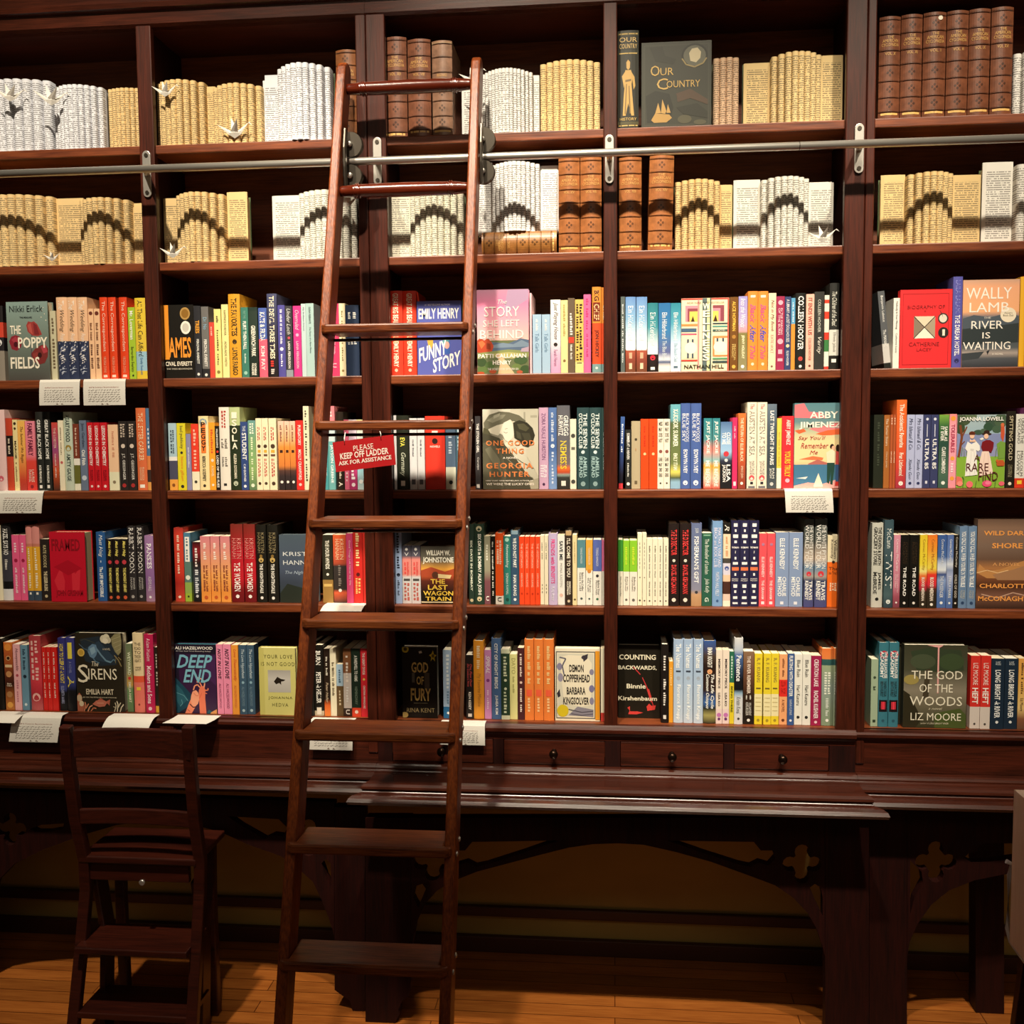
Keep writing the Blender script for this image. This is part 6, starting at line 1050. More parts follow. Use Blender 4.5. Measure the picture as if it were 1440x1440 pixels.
shelf_row(6, 'B', 1006, '''
248 305.5 @906 Fdeepend t.03 | 241a2c | dark plum book facing out with clasped hands
306.5 315.2 315.8 327 @906 | f090b2 | candy pink paperback with black script title | 3c1c2c .06 .5 -bi -w.5 NOT IN LOVE; 8c3c5c .56 .92 -w.35 ALI HAZELWOOD
327.6 337 @907 | ee9c3c | tangerine paperback with red title | c8442c .06 .52 -i -w.5 Love Theoretically; d8703c .58 .9 -w.35 ALI HAZELWOOD
338 348.3 349 359.4 @907 | 3b566b | slate teal paperback with pale script title | d0e0e8 .06 .48 -i -w.5 The Love Hypothesis; 8cb0c0 .52 .56 -o -w.4 x; 7c98a8 .6 .88 -w.35 ALI HAZELWOOD; a8c0c8 .92 .97 -o -w.4 x
366 417 @911 Fyourlove t.024 | cfc878 | olive yellow book facing out with small animal photograph
433 442 @906 H | 1c1814 | black hardback half behind the ladder rail | f0ece0 .4 .84 -b -w.45 PETER -k HELLER
443 456 @907 H | 1c1814 .93:c8b898 | black hardback with white hand-cut lettering | f2eee4 .08 .28 -b -w.5 BURN; f2eee4 .38 .82 -b -w.5 PETER -k HELLER; e8dcc8 .88 .98 -r -w.5 x
456.9 465 @912 | ~0:2a1c14 .75:2c2018 .84:d8642c 1:ec8438 | black paperback with flame orange foot | e8e0d0 .12 .4 -k -w.4 THE -k RIVER; e0c8a8 .5 .8 -i -w.4 Peter Heller
465.5 474 @912 | ede4c6 | cream paperback with script spine | 6a5c40 .2 .7 -k -w.5 The Painter of the Desert
474.4 483.4 @934 | a8c4d8 .42:6b5232 | short paperback pale blue above and brown below | 4c6c84 .1 .36 -k -w.4 HELLER; e0d0b0 .5 .8 -k -w.35 RIVER
484 495 @912 | 8b5b3a .36:dacec6 .88:3c2820 | brown and pinkish grey paperback | f4e8dc .1 .5 -k -w.4 A GARDEN; f4f0ec .56 .8 -k -w.4 RADDON; f4ece4 .9 .97 -b -w.5 U
495.5 508 @912 | 1e2f23 .87:e2462a | dark green paperback with orange-red foot | f0f0e4 .1 .48 -b -w.36 A FAREWELL TO ARMS; 8ca08c .56 .82 -w.3 HEMINGWAY; f8d8c8 .9 .96 -o -w.4 x
508.5 517.3 @912 | d92b35 | red paperback with white title by the wide post | f8e0d8 .06 .38 -b -w.4 THE GREAT DIVIDE; f0c860 .42 .48 -o -w.4 x; f8e0d8 .54 .88 -b -w.36 CRISTINA HENRIQUEZ
''', FACES)
shelf_row(6, 'C', 1013, '''
566.5 615.5 @910 Fgodfury t.042 | 15110c | black book facing out with gold title and yellow flowers
624 637.3 @914 | a9c1dd .83:2b6a9a | light blue paperback with deeper blue foot | e8f0f4 .06 .58 -k -w.4 JACKELINE; 6c8cac .6 .8 -k -w.3 NIGHT; f4f8f8 .9 .94 -o -w.3 x
656 666.3 @921 | 231d1b | dark paperback with red and white script | e85c5c .14 .5 -i -w.7 One Flew Over/the Cuckoo's Nest; f2ece4 .58 .86 -b -w.35 KEN KESEY; d8d0c8 .92 .97 -r -w.5 x
666.8 681.2 @901 H | ec9d31 | tall orange-yellow hardback with two-tone title | f8e4c0 .06 .36 -k -w.42 Maureen Kelly; b0702c .42 .84 -w.45 My Favorite Mistake
682 691.5 @914 | d992ca | orchid pink paperback with white tilted title | f8ecf4 .08 .34 -bi -w.6 SPIRAL; 8c3c84 .4 .48 -o -w.5 x; f8e0f0 .58 .86 -k -w.35 BAL KHABRA
692 705 @897.5 H | 4b6b9a | tall blue hardback with spaced white title | f4f4ee .06 .62 -b -w.36 CITY OF NIGHT BIRDS; f4f4ee .7 .94 -b -w.36 JUHEA KIM
705.5 717 @913 | dde1c2 .06:2c4430 .94:dde1c2 | paperback with green and white chain pattern | e0e6c8 .1 .4 -k -w.55 CLAIMED; e4e8cc .42 .46 -o -w.8 x; e4e8cc .54 .58 -o -w.8 x; e0e6c8 .6 .92 -k -w.5 CHIMERA
717.3 728 @920 | ddd992 | pale lemon paperback with grey title | a09c58 .06 .3 -w.5 DAYO; a8a464 .34 .6 -k -w.35 Jude Morris
728.5 737.6 @911 | 4b2529 | deep maroon paperback with white title | f0e0d4 .08 .4 -k -w.4 A GREAT MIRAGE; e8c8b8 .44 .52 -o -w.4 x; f0e0d4 .56 .9 -k -w.38 VANESSA KING
738.3 751 751.7 764.4 765 779 @899 H | e9813b | tall orange hardback with olive edges | f0d090 .08 .55 -k -w.45 NOTHING MORE OF THE; f06040 .62 .7 -r -w.6 x; f4c890 .72 .9 -k -w.4 OGAWA
781 843.5 @912 Fdemon t.03 | efe6cc | cream book facing out with ink border and yellow seal
781 842 @912 Fblank t.03 y.032 B | e8dfc4 | cream copy right behind the ink-bordered display cover
845 852.5 @912 | eee6cc .88:c03c34 | cream paperback with red foot behind the slim post |
''', FACES)
shelf_row(6, 'D', 1019, '''
869.5 928 @907 Fcounting t.03 y.045 | 1e1a12 | black book facing out with two red swans
872 927 @907 Fblank t.024 y.077 B | 1e1a12 | copy right behind the two-swans display cover
874 926 @907 Fblank t.024 y.103 B | 1e1a12 | copy deepest behind the two-swans display cover
929.5 939.8 @906 | 1c1614 | black paperback with bold white lettering | f2ece4 .14 .34 -k -w.45 AUSTER; f2ece4 .44 .78 -k -w.45 DAVID SZALAY; e8e4dc .9 .95 -r -w.4 x
940.6 946.3 @930 | eaa12f | short thin amber paperback | f4dca0 .1 .4 -k -w.35 NOVELLAS
947 960.3 961 974 975 988.2 @899 H | ~0:a4bcdc .4:acc4e0 1:c8d8e8 | pale blue hardback with white rounded title | f4f8f8 .05 .34 -b -w.55 The Names; 3c4454 .37 .39 -r -w.5 x; a8b4c4 .42 .5 -o -w.4 x; f4f8f8 .54 .96 -b -w.5 Florence Knapp
989 1006 @901 H | ~0:3c5c9c .18:4c3c34 .3:2a1c18 .6:342420 .75:3c68a8 .82:2c2c24 .9:a8a060 1:2c2820 | busy hardback with blue brown and yellow scraps | f4f2ea .08 .32 -b -w.4 EMMA KNIGHT; e8a878 .34 .4 -o -w.6 x; f0f0e8 .4 .82 -bi -w.8 The Life Cycle/Common Octopus
1006.5 1015.3 1015.8 1025 @914 | eddfce .8:ead4d0 | pale bisque paperback with pink blot and black title | 3c3034 .12 .52 -b -w.35 MEMORY PIECE; 3c3034 .58 .76 -b -w.35 LISA KO; c878b8 .84 .92 -o -w.7 x; 6a2c6c .91 .96 -o -w.45 x
1025.5 1031.8 @916 | 2b6c52 .43:e2ce32 | thin paperback green above and yellow below | c8e0d0 .06 .38 -k -w.45 KOSINSKI; 3c4c14 .48 .84 -b -w.45 BEING THERE
1032.2 1044 @897 H | ~0:dcdee0 .14:b8c4d4 .2:5070a8 .36:2c3c5c .48:141820 .6:101418 .64:90b0c8 .7:d8dce0 1:dcdcdc | white hardback with dark blue smudge and white title | f2f4f4 .2 .5 -b -w.6 Penitence; 6a7078 .68 .88 -i -w.5 Kristin Koval; 3c3c3c .92 .95 -o -w.3 x
1044.8 1059.8 @916 | ~0:8c6c52 .3:6c4834 .5:4c3020 .6:342418 1:1e1a16 | brown paperback darkening to black with white title | e8d8c8 .06 .58 -b -w.32 THE RIVER REMEMBER; f0ece0 .6 .66 -k -w.7 NOVEL/TODAY; e8e4dc .7 .88 -w.55 WILLIAM KENT/KRUEGER; f0ece4 .92 .97 -o -w.3 x
1060.5 1071.3 1073.3 1083.7 1084.2 1094.6 @919 | e9d332 .57:efe5b2 .88:e9d332 | yellow paperback with cream panel of lines | a8943c .06 .4 -b -w.45 R. F. KUANG; 6a5c28 .48 .5 -r -w.6 x; c8b880 .62 .63 -r -w.7 x; c8b880 .68 .69 -r -w.7 x; c8b880 .74 .75 -r -w.7 x; c8b880 .8 .81 -r -w.7 x; a8942c .92 .96 -o -w.4 x
1095.3 1106.3 @920 | f0aa74 .36:e03028 .6:f0aa74 | peach paperback with bright red band | 8a5030 .06 .32 -k -w.35 KAITLYN BLAIR; a01c18 .38 .58 -h -w.6 YELLOW/FACE; 8a4c2c .64 .82 -w.35 A NOVEL; 6a3820 .91 .96 -o -w.4 x
1106.9 1116 @919 | 3b5b95 | royal blue paperback with white title | f0f4f4 .03 .6 -b -w.55 FLIRTING WITH DISASTER; c8d4e8 .64 .86 -w.4 NAINA KUMAR; e8ecf4 .91 .96 -o -w.4 x
1116.5 1127.4 1128 1139.2 @920 | ecebe1 | white paperback with thin black title | 3c3c38 .08 .32 -w.45 Blue Ruin; 3c3c38 .44 .72 -w.45 Hari Kunzru; 2c2c28 .86 .92 -o -w.4 x
1139.8 1153.8 @922 | a1214e | plum red paperback with white title | f6e4e8 .05 .44 -b -w.45 CREATION LAKE; f6e4e8 .5 .9 -b -w.45 RACHEL KUSHNER; f0d0d8 .93 .97 -o -w.3 x
1154.5 1170.3 1170.9 1178.8 @912 H | ~0:ea7c3c .13:ec8848 .14:34605c .21:30585a .22:9cac88 .5:90a098 .8:8c9c84 1:84987c | sage green hardback with orange and teal top | e8ecdc .3 .6 -k -w.6 SOMETHING/MARVELOUS; e0e8dc .64 .88 -k -w.4 Natalie Lund; f4f4ec .91 .95 -o -w.35 x
''', FACES)
shelf_row(6, 'E', 1027, '''
1223.8 1233.6 @927 | a2b69a | pale mint paperback with dark ornaments | 3c4c3c .24 .3 -o -w.4 x; 3c4c3c .4 .46 -k -w.7 MRS; 2c3c2c .9 .94 -r -w.4 x
1234.3 1247.7 1248.6 1262.3 @903.5 H | 3b7989 | teal hardback with red burst and black lower panel | d82c44 .08 .2 -o -w.85 x; f4f4f0 .1 .42 -b -w.8 THE BULLHOUSE/ACADEMY; 14181c .46 .64 -w.7 NARCISSA/BENTHURST; 181014 .68 .82 -r -w.85 x; e83a4c .7 .79 -r -w.45 x; 2c5868 .9 .95 -o -w.3 x
1269.5 1358 @907 Fgodwoods t.032 | 4a4a38 | dark forest book facing out with pink drip
1262.5 1354 @907 Fblank t.028 y.034 B | 3a3a2c | copy right behind the dark forest display cover
1262.5 1350 @907 Fblank t.028 y.064 B | 3a3a2c | copy deepest behind the dark forest display cover
1363 1376.7 1377.5 1391.3 @922 | d9352d .7:dacfc6 | red paperback with pale foot and white title | f6e4dc .1 .4 -w.5 LIZ MOORE; f8f0e8 .44 .66 -b -w.6 HEFT; 4c4644 .92 .95 -o -w.25 x
1392 1410.4 1411 1429.3 @926 | 1c2d3e | dark navy paperback with white condensed title | d8e0e4 .04 .1 -h -w.4 LIZ/MOORE; f4f6f4 .16 .84 -b -w.42 LONG BRIGHT -k RIVER; e8ecec .88 .92 -o -w.25 x
1430 1441 @926 | ~0:e8a44c .4:e8b458 .7:ecc880 .85:8c5c40 1:6a4c38 | amber paperback with brown picture at its foot | 6a4820 .06 .5 -k -w.4 READER I BURIED; 5a4028 .56 .74 -w.4 Liz Moore
''', FACES)
# ------------------------------------------------------------------ books folded into paper columns, top two shelves
WHITE = 'e2e4ea'; CREAM = 'e2c48c'; IVORY = 'e6dcc0'
def folded_book(row, label, paper, fl, rolls, fr, ytop, bulge=.055, dy=0.0, lift=0.0, step=False):
    """fl / fr = columns (px0, px1, ytop) of the flat leaves beside the rolls; rolls = (px0, px1, count)"""
    z = SZ[row]+lift; Yb = .085+dy
    x0, x1 = XA(rolls[0], Yb-.03, z), XA(rolls[1], Yb-.03, z)
    n = rolls[2]; rad = (x1-x0)/n/2; xc = (x0+x1)/2
    yf = lambda k: Yb-.012-bulge*(1-((k+.5)/n*2-1)**2)
    H = ZA(ytop, xc, yf(n//2)-rad)-z-.001
    c = hexc(paper); ink = c[:3]+(1.0,); bare = c[:3]+(0.0,)
    jit = random.Random(label)
    r = MB(); pts = []
    for k in range(n):
        cx = x0+rad*(2*k+1); cy = yf(k)+jit.uniform(-.0015, .0015)
        for q in range(9):
            a = math.pi-math.pi*q/8
            pts.append((cx+rad*math.cos(a)*.995, cy-rad*math.sin(a)))
    out = [(x0, Yb+.004)]+pts+[(x1, Yb+.004)]
    m = len(out)
    for a, b, cc in ((0, .035, bare), (.035, .95, ink), (.95, 1, bare)):
        nv = len(r.v); r.v += [(x, y, H*a) for x, y in out]+[(x, y, H*b) for x, y in out]
        for i in range(m-1):
            r.f.append((nv+i, nv+i+1, nv+i+1+m, nv+i+m)); r.c.append(cc); r.sm.append(True)
    for zz, rev in ((0, True), (H, False)):
        nv = len(r.v); r.v += [(x, y, zz) for x, y in out]; f = tuple(nv+i for i in range(m))
        r.f.append(f[::-1] if not rev else f); r.c.append(bare); r.sm.append(False)
    nv = len(r.v); r.v += [(x0, Yb+.004, 0), (x1, Yb+.004, 0), (x1, Yb+.004, H), (x0, Yb+.004, H)]; r.f.append((nv+1, nv, nv+3, nv+2)); r.c.append(bare); r.sm.append(False)
    base = Vector((xc, 0, z+.0005))
    r.v = [(x-xc, y, q) for x, y, q in r.v]
    me = r.build('folded_page_book', PRINTED); me.location = base
    # keep a crisp fold between neighbouring columns
    md = me.modifiers.new('e', 'EDGE_SPLIT'); md.split_angle = math.radians(50)
    xs0, xs1 = x0, x1
    for side, spec in ((-1, fl), (1, fr)):
        if not spec: continue
        pa, pb, yt = spec
        Yo = Yb-.004+(.0 if not step else .01)
        a, b = XA(pa, Yo, z), XA(pb, Yo, z)
        if side < 0: b = x0-.0006; xs0 = a
        else: a = x1+.0006; xs1 = b
        h = ZA(yt, (a+b)/2, Yo)-z-.001
        th = .006; mm = MB()
        lo_, hi_ = BAYX_ALL(a, b)
        a, b = max(a, lo_), min(b, hi_)
        us = [a, a+(b-a)*.12, b-(b-a)*.08, b]; vs = [0, .07*h, .9*h, h]
        bow = lambda x: -.008*math.sin(math.pi*(x-a)/(b-a))
        g = [(x-xc, Yo+bow(x), v) for v in vs for x in us]
        fs = []; cs = []
        for j in range(3):
            for i in range(3):
                mm.add([g[j*4+i], g[j*4+i+1], g[(j+1)*4+i+1], g[(j+1)*4+i]], [(0, 1, 2, 3)], ink if i == 1 and j == 1 else bare)
        bk = [(x-xc, Yo+bow(x)+th, v) for v in (0, h) for x in us]
        for i in range(3):
            mm.add([bk[i+1], bk[i], bk[i+4], bk[i+5]], [(0, 1, 2, 3)], bare)
            mm.add([g[12+i], g[12+i+1], bk[4+i+1], bk[4+i]], [(0, 1, 2, 3)], bare)
        for i in (0, 3):
            mm.add([g[i], bk[i], bk[4+i], g[12+i]], [(0, 1, 2, 3) if i else (3, 2, 1, 0)], bare)
        mm.build('flat_page', PRINTED, me)
    # text block and boards behind
    lo_, hi_ = BAYX_ALL(xs0, xs1); xs0, xs1 = max(xs0, lo_), min(xs1, hi_)
    MB().box(xs0-xc+.003, Yb+.0055, 0, xs1-xc-.003, Yb+.024, min(H, .225)*.985, bare).build('page_block', PAGE, me)
    MB().box(xs0-xc, Yb+.0245, 0, xs1-xc, Yb+.028, min(H, .235), hexc('5a6a48')).build('cover_board', COVER, me)
    return tag(me, label, 'book', 'books folded into paper columns')
def BAYX_ALL(a, b):
    c = (a+b)/2
    for lo, hi in BAYX.values():
        if lo < c < hi: return lo+.001, hi-.001
    return a, b
FB = folded_book
FB(1, 'white folded-page book cut off by the picture edge, top shelf', WHITE, None, (-30, 74, 9), None, 110, .04)
FB(1, 'white folded-page book of thin paper columns, second along the top shelf', WHITE, None, (77, 146, 10), (146, 151, 130), 118, .045)
FB(1, 'cream folded-page book against the slim post, end of the leftmost top bay', CREAM, None, (152, 196, 7), None, 123, .012, .012)
FB(1, 'cream folded-page book with a paper crane, first in the second top bay', CREAM, None, (222, 289, 8), None, 111, .045)
FB(1, 'cream folded-page book lettered Mr. twice, second top bay', CREAM, (292.5, 301, 122), (301, 369, 8), None, 116, .045)
FB(1, 'tall white folded-page book beside the ladder top, second top bay', WHITE, (372, 392, 113), (392, 466, 9), None, 87, .06)
FB(1, 'white folded-page book with narrow columns behind the ladder top, middle top bay', 'e4e3df', (650, 678, 122), (678, 749, 14), (749, 759, 106), 95, .055)
FB(1, 'cream folded-page book with thick columns, last in the middle top bay', CREAM, None, (760, 844, 9), None, 83, .04)
FB(1, 'small rose-cream folded-page book beside the dark display cover', 'd8b898', None, (1003, 1039, 4), None, 80, .012, .012)
FB(1, 'cream folded-page book with broad flat leaves both sides, fourth top bay', 'e0c690', (1045, 1084, 89), (1084, 1154, 8), (1154, 1184, 78), 71, .05)
FB(1, 'white folded-page book after the six leather volumes, cut off by the picture edge', 'e6e4de', None, (1424, 1490, 6), None, 70, .03)
FB(2, 'cream folded-page book cut off by the picture edge, second shelf', CREAM, None, (-30, 77, 10), None, 273, .05)
FB(2, 'cream folded-page book with wide flat leaf, second along the second shelf', CREAM, (81.5, 115, 279), (115, 184, 8), (184, 205, 291), 277, .055)
FB(2, 'cream folded-page book with a paper crane at its foot, second shelf, second bay', CREAM, (226, 250, 279), (250, 317, 8), (317, 350, 270), 269, .055)
FB(2, 'ivory folded-page book partly behind the ladder side rail, second shelf', 'dedcd0', (385, 422, 275), (422, 503, 9), None, 266, .05)
FB(2, 'ivory folded-page book right of the wide post, seen between the ladder rungs', 'e4e0cc', (546, 577, 270), (577, 652, 9), None, 267, .05)
FB(2, 'cream folded-page book after two leather volumes, second shelf, fourth bay', 'dcbc84', None, (949, 1012, 7), (1012, 1029, 260), 251, .045)
FB(2, 'off-white folded-page book with flat leaves both sides, second shelf, fourth bay', 'dedbd0', (1031, 1070, 253), (1070, 1137, 8), (1137, 1171, 257), 247, .05)
FB(2, 'cream folded-page book first in the rightmost bay, second shelf', 'dfc28a', (1237, 1275, 246), (1275, 1339, 7), (1339, 1377, 246), 240, .045)
FB(2, 'white folded-page book cut off by the picture edge, rightmost bay, second shelf', 'e6e3da', (1379, 1427, 228), (1427, 1490, 5), None, 226, .04)
lh = XA(735, .05, SZ[2]); 
# ------------------------------------------------------------------ leather volumes
def leather(row, px0, px1, ytop, label, base='7c4628', lab=None, dy=0.0, worn=False, dark=False, vol='VOL. V', rot=None, lean=0):
    z = SZ[row]; Y = .05+dy-.02
    x0, x1 = XA(px0, Y, z), XA(px1, Y, z); W = x1-x0
    H = ZA(ytop, (x0+x1)/2, Y-.006)-z-.001 if rot is None else rot
    D = .165; bul = W*.17; t = .0035
    ribs = [.03, .17, .33, .47, .63, .79, .93]
    ys = lambda x: -bul*(1-min(1, (2*x/W)**2))
    lev = []; b0 = hexc(base)
    mul = lambda c, k: (c[0]*k, c[1]*k, c[2]*k, 1)
    panels = {1: mul(hexc('8a3a20'), .9), 2: mul(hexc('7a3a1e'), .9)}
    for i, f in enumerate(ribs):
        for d, off, k in ((-.010, 0, 1), (-.0045, .0024, .6), (.0045, .0024, .6), (.010, 0, 1)):
            lev.append((max(0, min(1, f+d)), off, mul(b0, k), i))
    lev = [(0, 0, b0, 0)]+lev+[(1, 0, b0, 9)]
    n = 10; mb = MB(); rows = []
    for f, off, c, i in lev:
        zz = H*(1-f)
        rows.append([(-W/2, D, zz)]+[((-1+2*k/n)*W/2, ys((-1+2*k/n)*W/2)-off*(1 if 0 < k < n else 0), zz) for k in range(n+1)]+[(W/2, D, zz)])
    k = len(rows[0])
    for i in range(len(rows)-1):
        cc = lev[i][2] if lev[i][2] == lev[i+1][2] else mul(b0, .62)
        if dark and i < 2: cc = hexc('c8b480') if i == 1 else cc
        for j in range(k-1):
            a, b, c, d = rows[i+1][j], rows[i+1][j+1], rows[i][j+1], rows[i][j]
            mb.add([a, b, c, d], [(0, 1, 2, 3)], cc, True)
    outer = [(p[0], p[1]) for p in rows[0]]
    inner = [(-W/2+t, D)]+[(max(-W/2+t, min(W/2-t, x)), t) for x, y in outer[1:-1]]+[(W/2-t, D)]
    for zz, fl in ((H, False), (0, True)):
        mb.add([(x, y, zz) for x, y in outer+inner], [(i, i+1, i+1+k, i+k) if not fl else (i+1, i, i+k, i+1+k) for i in range(k-1)], mul(b0, .7))
    mb.add([(x, y, 0) for x, y in inner]+[(x, y, H) for x, y in inner], [(i+1, i, i+k, i+1+k) for i in range(k-1)], b0)
    for i in (0, k-1):
        a, b = outer[i], inner[i]
        mb.add([(a[0], a[1], 0), (b[0], b[1], 0), (b[0], b[1], H), (a[0], a[1], H)], [(0, 1, 2, 3) if i == 0 else (3, 2, 1, 0)], b0)
    r = mb.build('leather_book', LEATH)
    MB().box(-W/2+t+.0003, t+.0006, .003, W/2-t-.0003, D-.006, H-.003, hexc('b8a07c')).build('page_block', PAGE, r)
    lts = []
    spec = ''
    if not worn: spec += 'd8a860 .19 .225 -h -w.3 THE; d8a860 .222 .265 -h -w.72 AMERICAN; d8a860 .262 .305 -h -w.8 CYCLOPAEDIA; '
    spec += f'd8a860 .35 .39 -h -w.5 {vol}; '
    spec += 'e0b468 .945 .965 -r -w.8 x'
    spine_text(lts, spec, W, H, lambda x: ys(x)-.0004)
    build_clusters(lts, 'gilt_lettering', GOLDI, r)
    lts = []
    for f in ([.1] if not worn else [])+[.55, .71, .86]:
        m_ = MB(); lts.append(m_)
        for ox, oz in ((0, .0062), (0, -.0062), (.0062, 0), (-.0062, 0)):
            m_.add([(ox+(.0032)*math.cos(q*math.pi/4), ys(ox+(.0032)*math.cos(q*math.pi/4))-.0007, H*(1-f)+oz+(.0032)*math.sin(q*math.pi/4)) for q in range(8)], [tuple(range(8))], mul(b0, .38))
    build_clusters(lts, 'tooled_print', LEATH, r)
    r.location = ((x0+x1)/2, Y, z+.0005)
    if lean: r.rotation_euler = (0, lean, 0); r.location.z += abs(math.sin(lean))*W/2
    return tag(r, label, 'book', 'brown leather encyclopedia volumes')
B1, B2 = '7a4830', 'a8683a'
for i, (a, b, yt, vol, nm) in enumerate([(1234.5, 1264, 23, 'VOL. X', 'first'), (1265, 1294.5, 20, 'VOL. XI', 'second'), (1296, 1327.7, 17, 'VOL. I', 'third'), (1329, 1359, 14.5, 'VOL. II', 'fourth'), (1360, 1389.5, 12, 'VOL. IX', 'fifth'), (1391, 1421.5, 9.5, 'VOL. XVI', 'last')]):
    o = leather(1, a, b, yt, f'brown leather encyclopedia, {nm} of the six beside the broad post, top shelf' + (' with white dot' if i == 2 else ''), B1, vol=vol)
    if i == 2:
        W = .06; MB().add([(.012+.006*math.cos(q*math.pi/6), -.0098, o.dimensions.z-.016+.006*math.sin(q*math.pi/6)) for q in range(12)]+[(.012+.006*math.cos(q*math.pi/6), -.004, o.dimensions.z-.016+.006*math.sin(q*math.pi/6)) for q in range(12)], [tuple(range(12))]+[(q, (q+1) % 12, (q+1) % 12+12, q+12) for q in range(12)], hexc('f0ead8')).build('white_sticker', PAGE, o)
leather(1, 542.5, 573.5, 52, 'brown leather encyclopedia, first behind the top ladder rung', '80503a', dy=.02, vol='VOL. XII')
leather(1, 575, 607, 55, 'brown leather encyclopedia, second behind the top ladder rung', '80503a', vol='VOL. VIII')
leather(1, 609, 637, 57, 'worn leather encyclopedia with frayed pale spine head, third behind the top ladder rung', '94705a', worn=True, vol='FRAGONARD', dark=True)
leather(1, 474.5, 503, 70, 'brown leather encyclopedia half hidden behind the ladder side rail and wide post', '8c5834', vol='VOL. III')
leather(2, 786, 815.5, 222, 'tan leather encyclopedia, first of two beside the middle slim post, second shelf', B2, vol='VOL. XV')
leather(2, 816.5, 846, 221, 'tan leather encyclopedia touching the middle slim post, second shelf', B2, vol='VOL. VII')
leather(2, 870.5, 902, 221, 'tan leather encyclopedia right after the middle slim post, second shelf', B2, vol='VOL. XIII')
leather(2, 911, 945, 219, 'tan leather encyclopedia tilted beside a cream folded book, second shelf', B2, vol='VOL. XIV', lean=.02)
# the volume lying flat, with a folded book standing on it
xa, xb = XA(678, .03, SZ[2]), XA(783, .03, SZ[2])
o = leather(2, 700, 731, 228, 'tan leather encyclopedia lying flat under a white folded book, second shelf', 'a87038', vol='VOL. IV', rot=xb-xa)
wd = o.dimensions.x
o.rotation_euler = (0, -math.pi/2, 0); o.location = (xb, .032, SZ[2]+wd/2+.0008)
FB(2, 'bright white folded-page book standing on a leather volume, second shelf', 'edecea', (672, 692, 229), (692, 759, 11), (759, 786, 233), 226, .05, 0, wd+.0014)
# ------------------------------------------------------------------ the two dark gilt volumes
def gilt_pair():
    z = SZ[1]; Y = .036
    x0, x1 = XA(868.7, Y, z), XA(898, Y, z); H = ZA(43, (x0+x1)/2, Y)-z-.001
    r = spine_book(x0, x1, H, z, Y, '2a2a22 .02:4a452c .05:2a2a22 .2:34352a .24:2a2a22 .92:4a452c .95:23231c', 'd8b878 .07 .2 -h -w.85 OUR/COUNTRY; c8a860 .225 .235 -r -w.85 x; c8a860 .03 .04 -r -w.9 x; c8a860 .955 .965 -r -w.9 x; c8a860 .88 .92 -h -w.8 HISTORY; ', .15, True)
    W = x1-x0; ys = lambda x: -.004*(1-min(1, (2*x/W)**2))
    fg = MB()
    q_ = lambda u, v, k=.0008: (u*W, ys(u*W)-k, H*(1-v))
    gold = hexc('b8924c'); dk = hexc('6a5428')
    for ol, cc, k in (([(-.13, .4), (.13, .4), (.22, .46), (.16, .54), (.2, .66), (.28, .86), (-.26, .86), (-.22, .68), (-.16, .54), (-.22, .46)], gold, .0008),
                      ([(-.09, .32), (0, .295), (.09, .32), (.08, .38), (0, .4), (-.08, .38)], gold, .0009),
                      ([(.13, .41), (.3, .47), (.34, .56), (.26, .6), (.2, .5)], gold, .0009), ([(-.13, .41), (-.3, .46), (-.2, .58), (-.14, .52)], gold, .0009),
                      ([(.02, .56), (.06, .56), (.12, .84), (.06, .84)], dk, .0011), ([(-.1, .54), (-.06, .54), (-.12, .84), (-.17, .84)], dk, .0011), ([(-.14, .5), (.14, .49), (.14, .51), (-.14, .52)], dk, .0011)):
        fg.add([q_(u, v, k) for u, v in ol], [tuple(range(len(ol)))[::-1]], cc)
    fg.build('gilt_figure_print', GOLDI, r)
    tag(r, 'dark green gilt-stamped book with a golden robed figure on its spine', 'book', 'dark gilt-stamped volumes')
    x0, x1 = XA(902, Y, z), XA(1000, Y, z); H = ZA(58, (x0+x1)/2, Y)-z-.001
    it = [('r',0,0,1,1,'34352b'),('r',.03,.03,.97,.97,'3c3d32'),('r',.05,.045,.95,.955,'34352b'),('e',.76,.17,.19,.14,'23241c'),('e',.76,.17,.16,.118,'5a5a4c'),('p','.68,.14 .72,.09 .8,.08 .85,.13 .84,.2 .78,.25 .7,.23','b8ac8c'),('l','.58,.2 .64,.27 .76,.3 .88,.26 .93,.2',.02,'8a7a50'),
          ('p','.12,.06 .3,.05 .34,.16 .5,.2 .46,.26 .2,.22','2c2d24'),('p','.06,.62 .2,.56 .4,.6 .46,.76 .4,.93 .08,.93','26271f'),('p','.14,.9 .2,.82 .4,.84 .44,.88 .36,.93 .18,.93','a8854a'),('p','.2,.82 .24,.7 .28,.82','b08c50'),('p','.28,.82 .3,.66 .36,.8 .34,.83','b08c50'),('p','.36,.82 .38,.72 .42,.82','b08c50'),
          ('p','.5,.6 .7,.55 .95,.68 .95,.74 .7,.66 .52,.7','4a3a2c'),('p','.5,.76 .8,.72 .95,.82 .95,.9 .6,.84','2a2b22'),('e',.62,.9,.1,.05,'4c4a38'),('e',.84,.94,.09,.03,'4c4a38')]
    tx = [('O',.13,.27,.26,.39,'b89858',''),('UR',.27,.3,.46,.385,'b89858',''),('C',.22,.42,.38,.55,'b89858',''),('OUNTRY',.36,.45,.84,.53,'b89858','')]
    o = face_book(x0, x1, H, z, Y, '34352b', it, tx, .03, '2c2d24')
    tag(o, 'dark green gilt-stamped book facing out with portrait medallion and golden ship', 'book', 'dark gilt-stamped volumes')
gilt_pair()
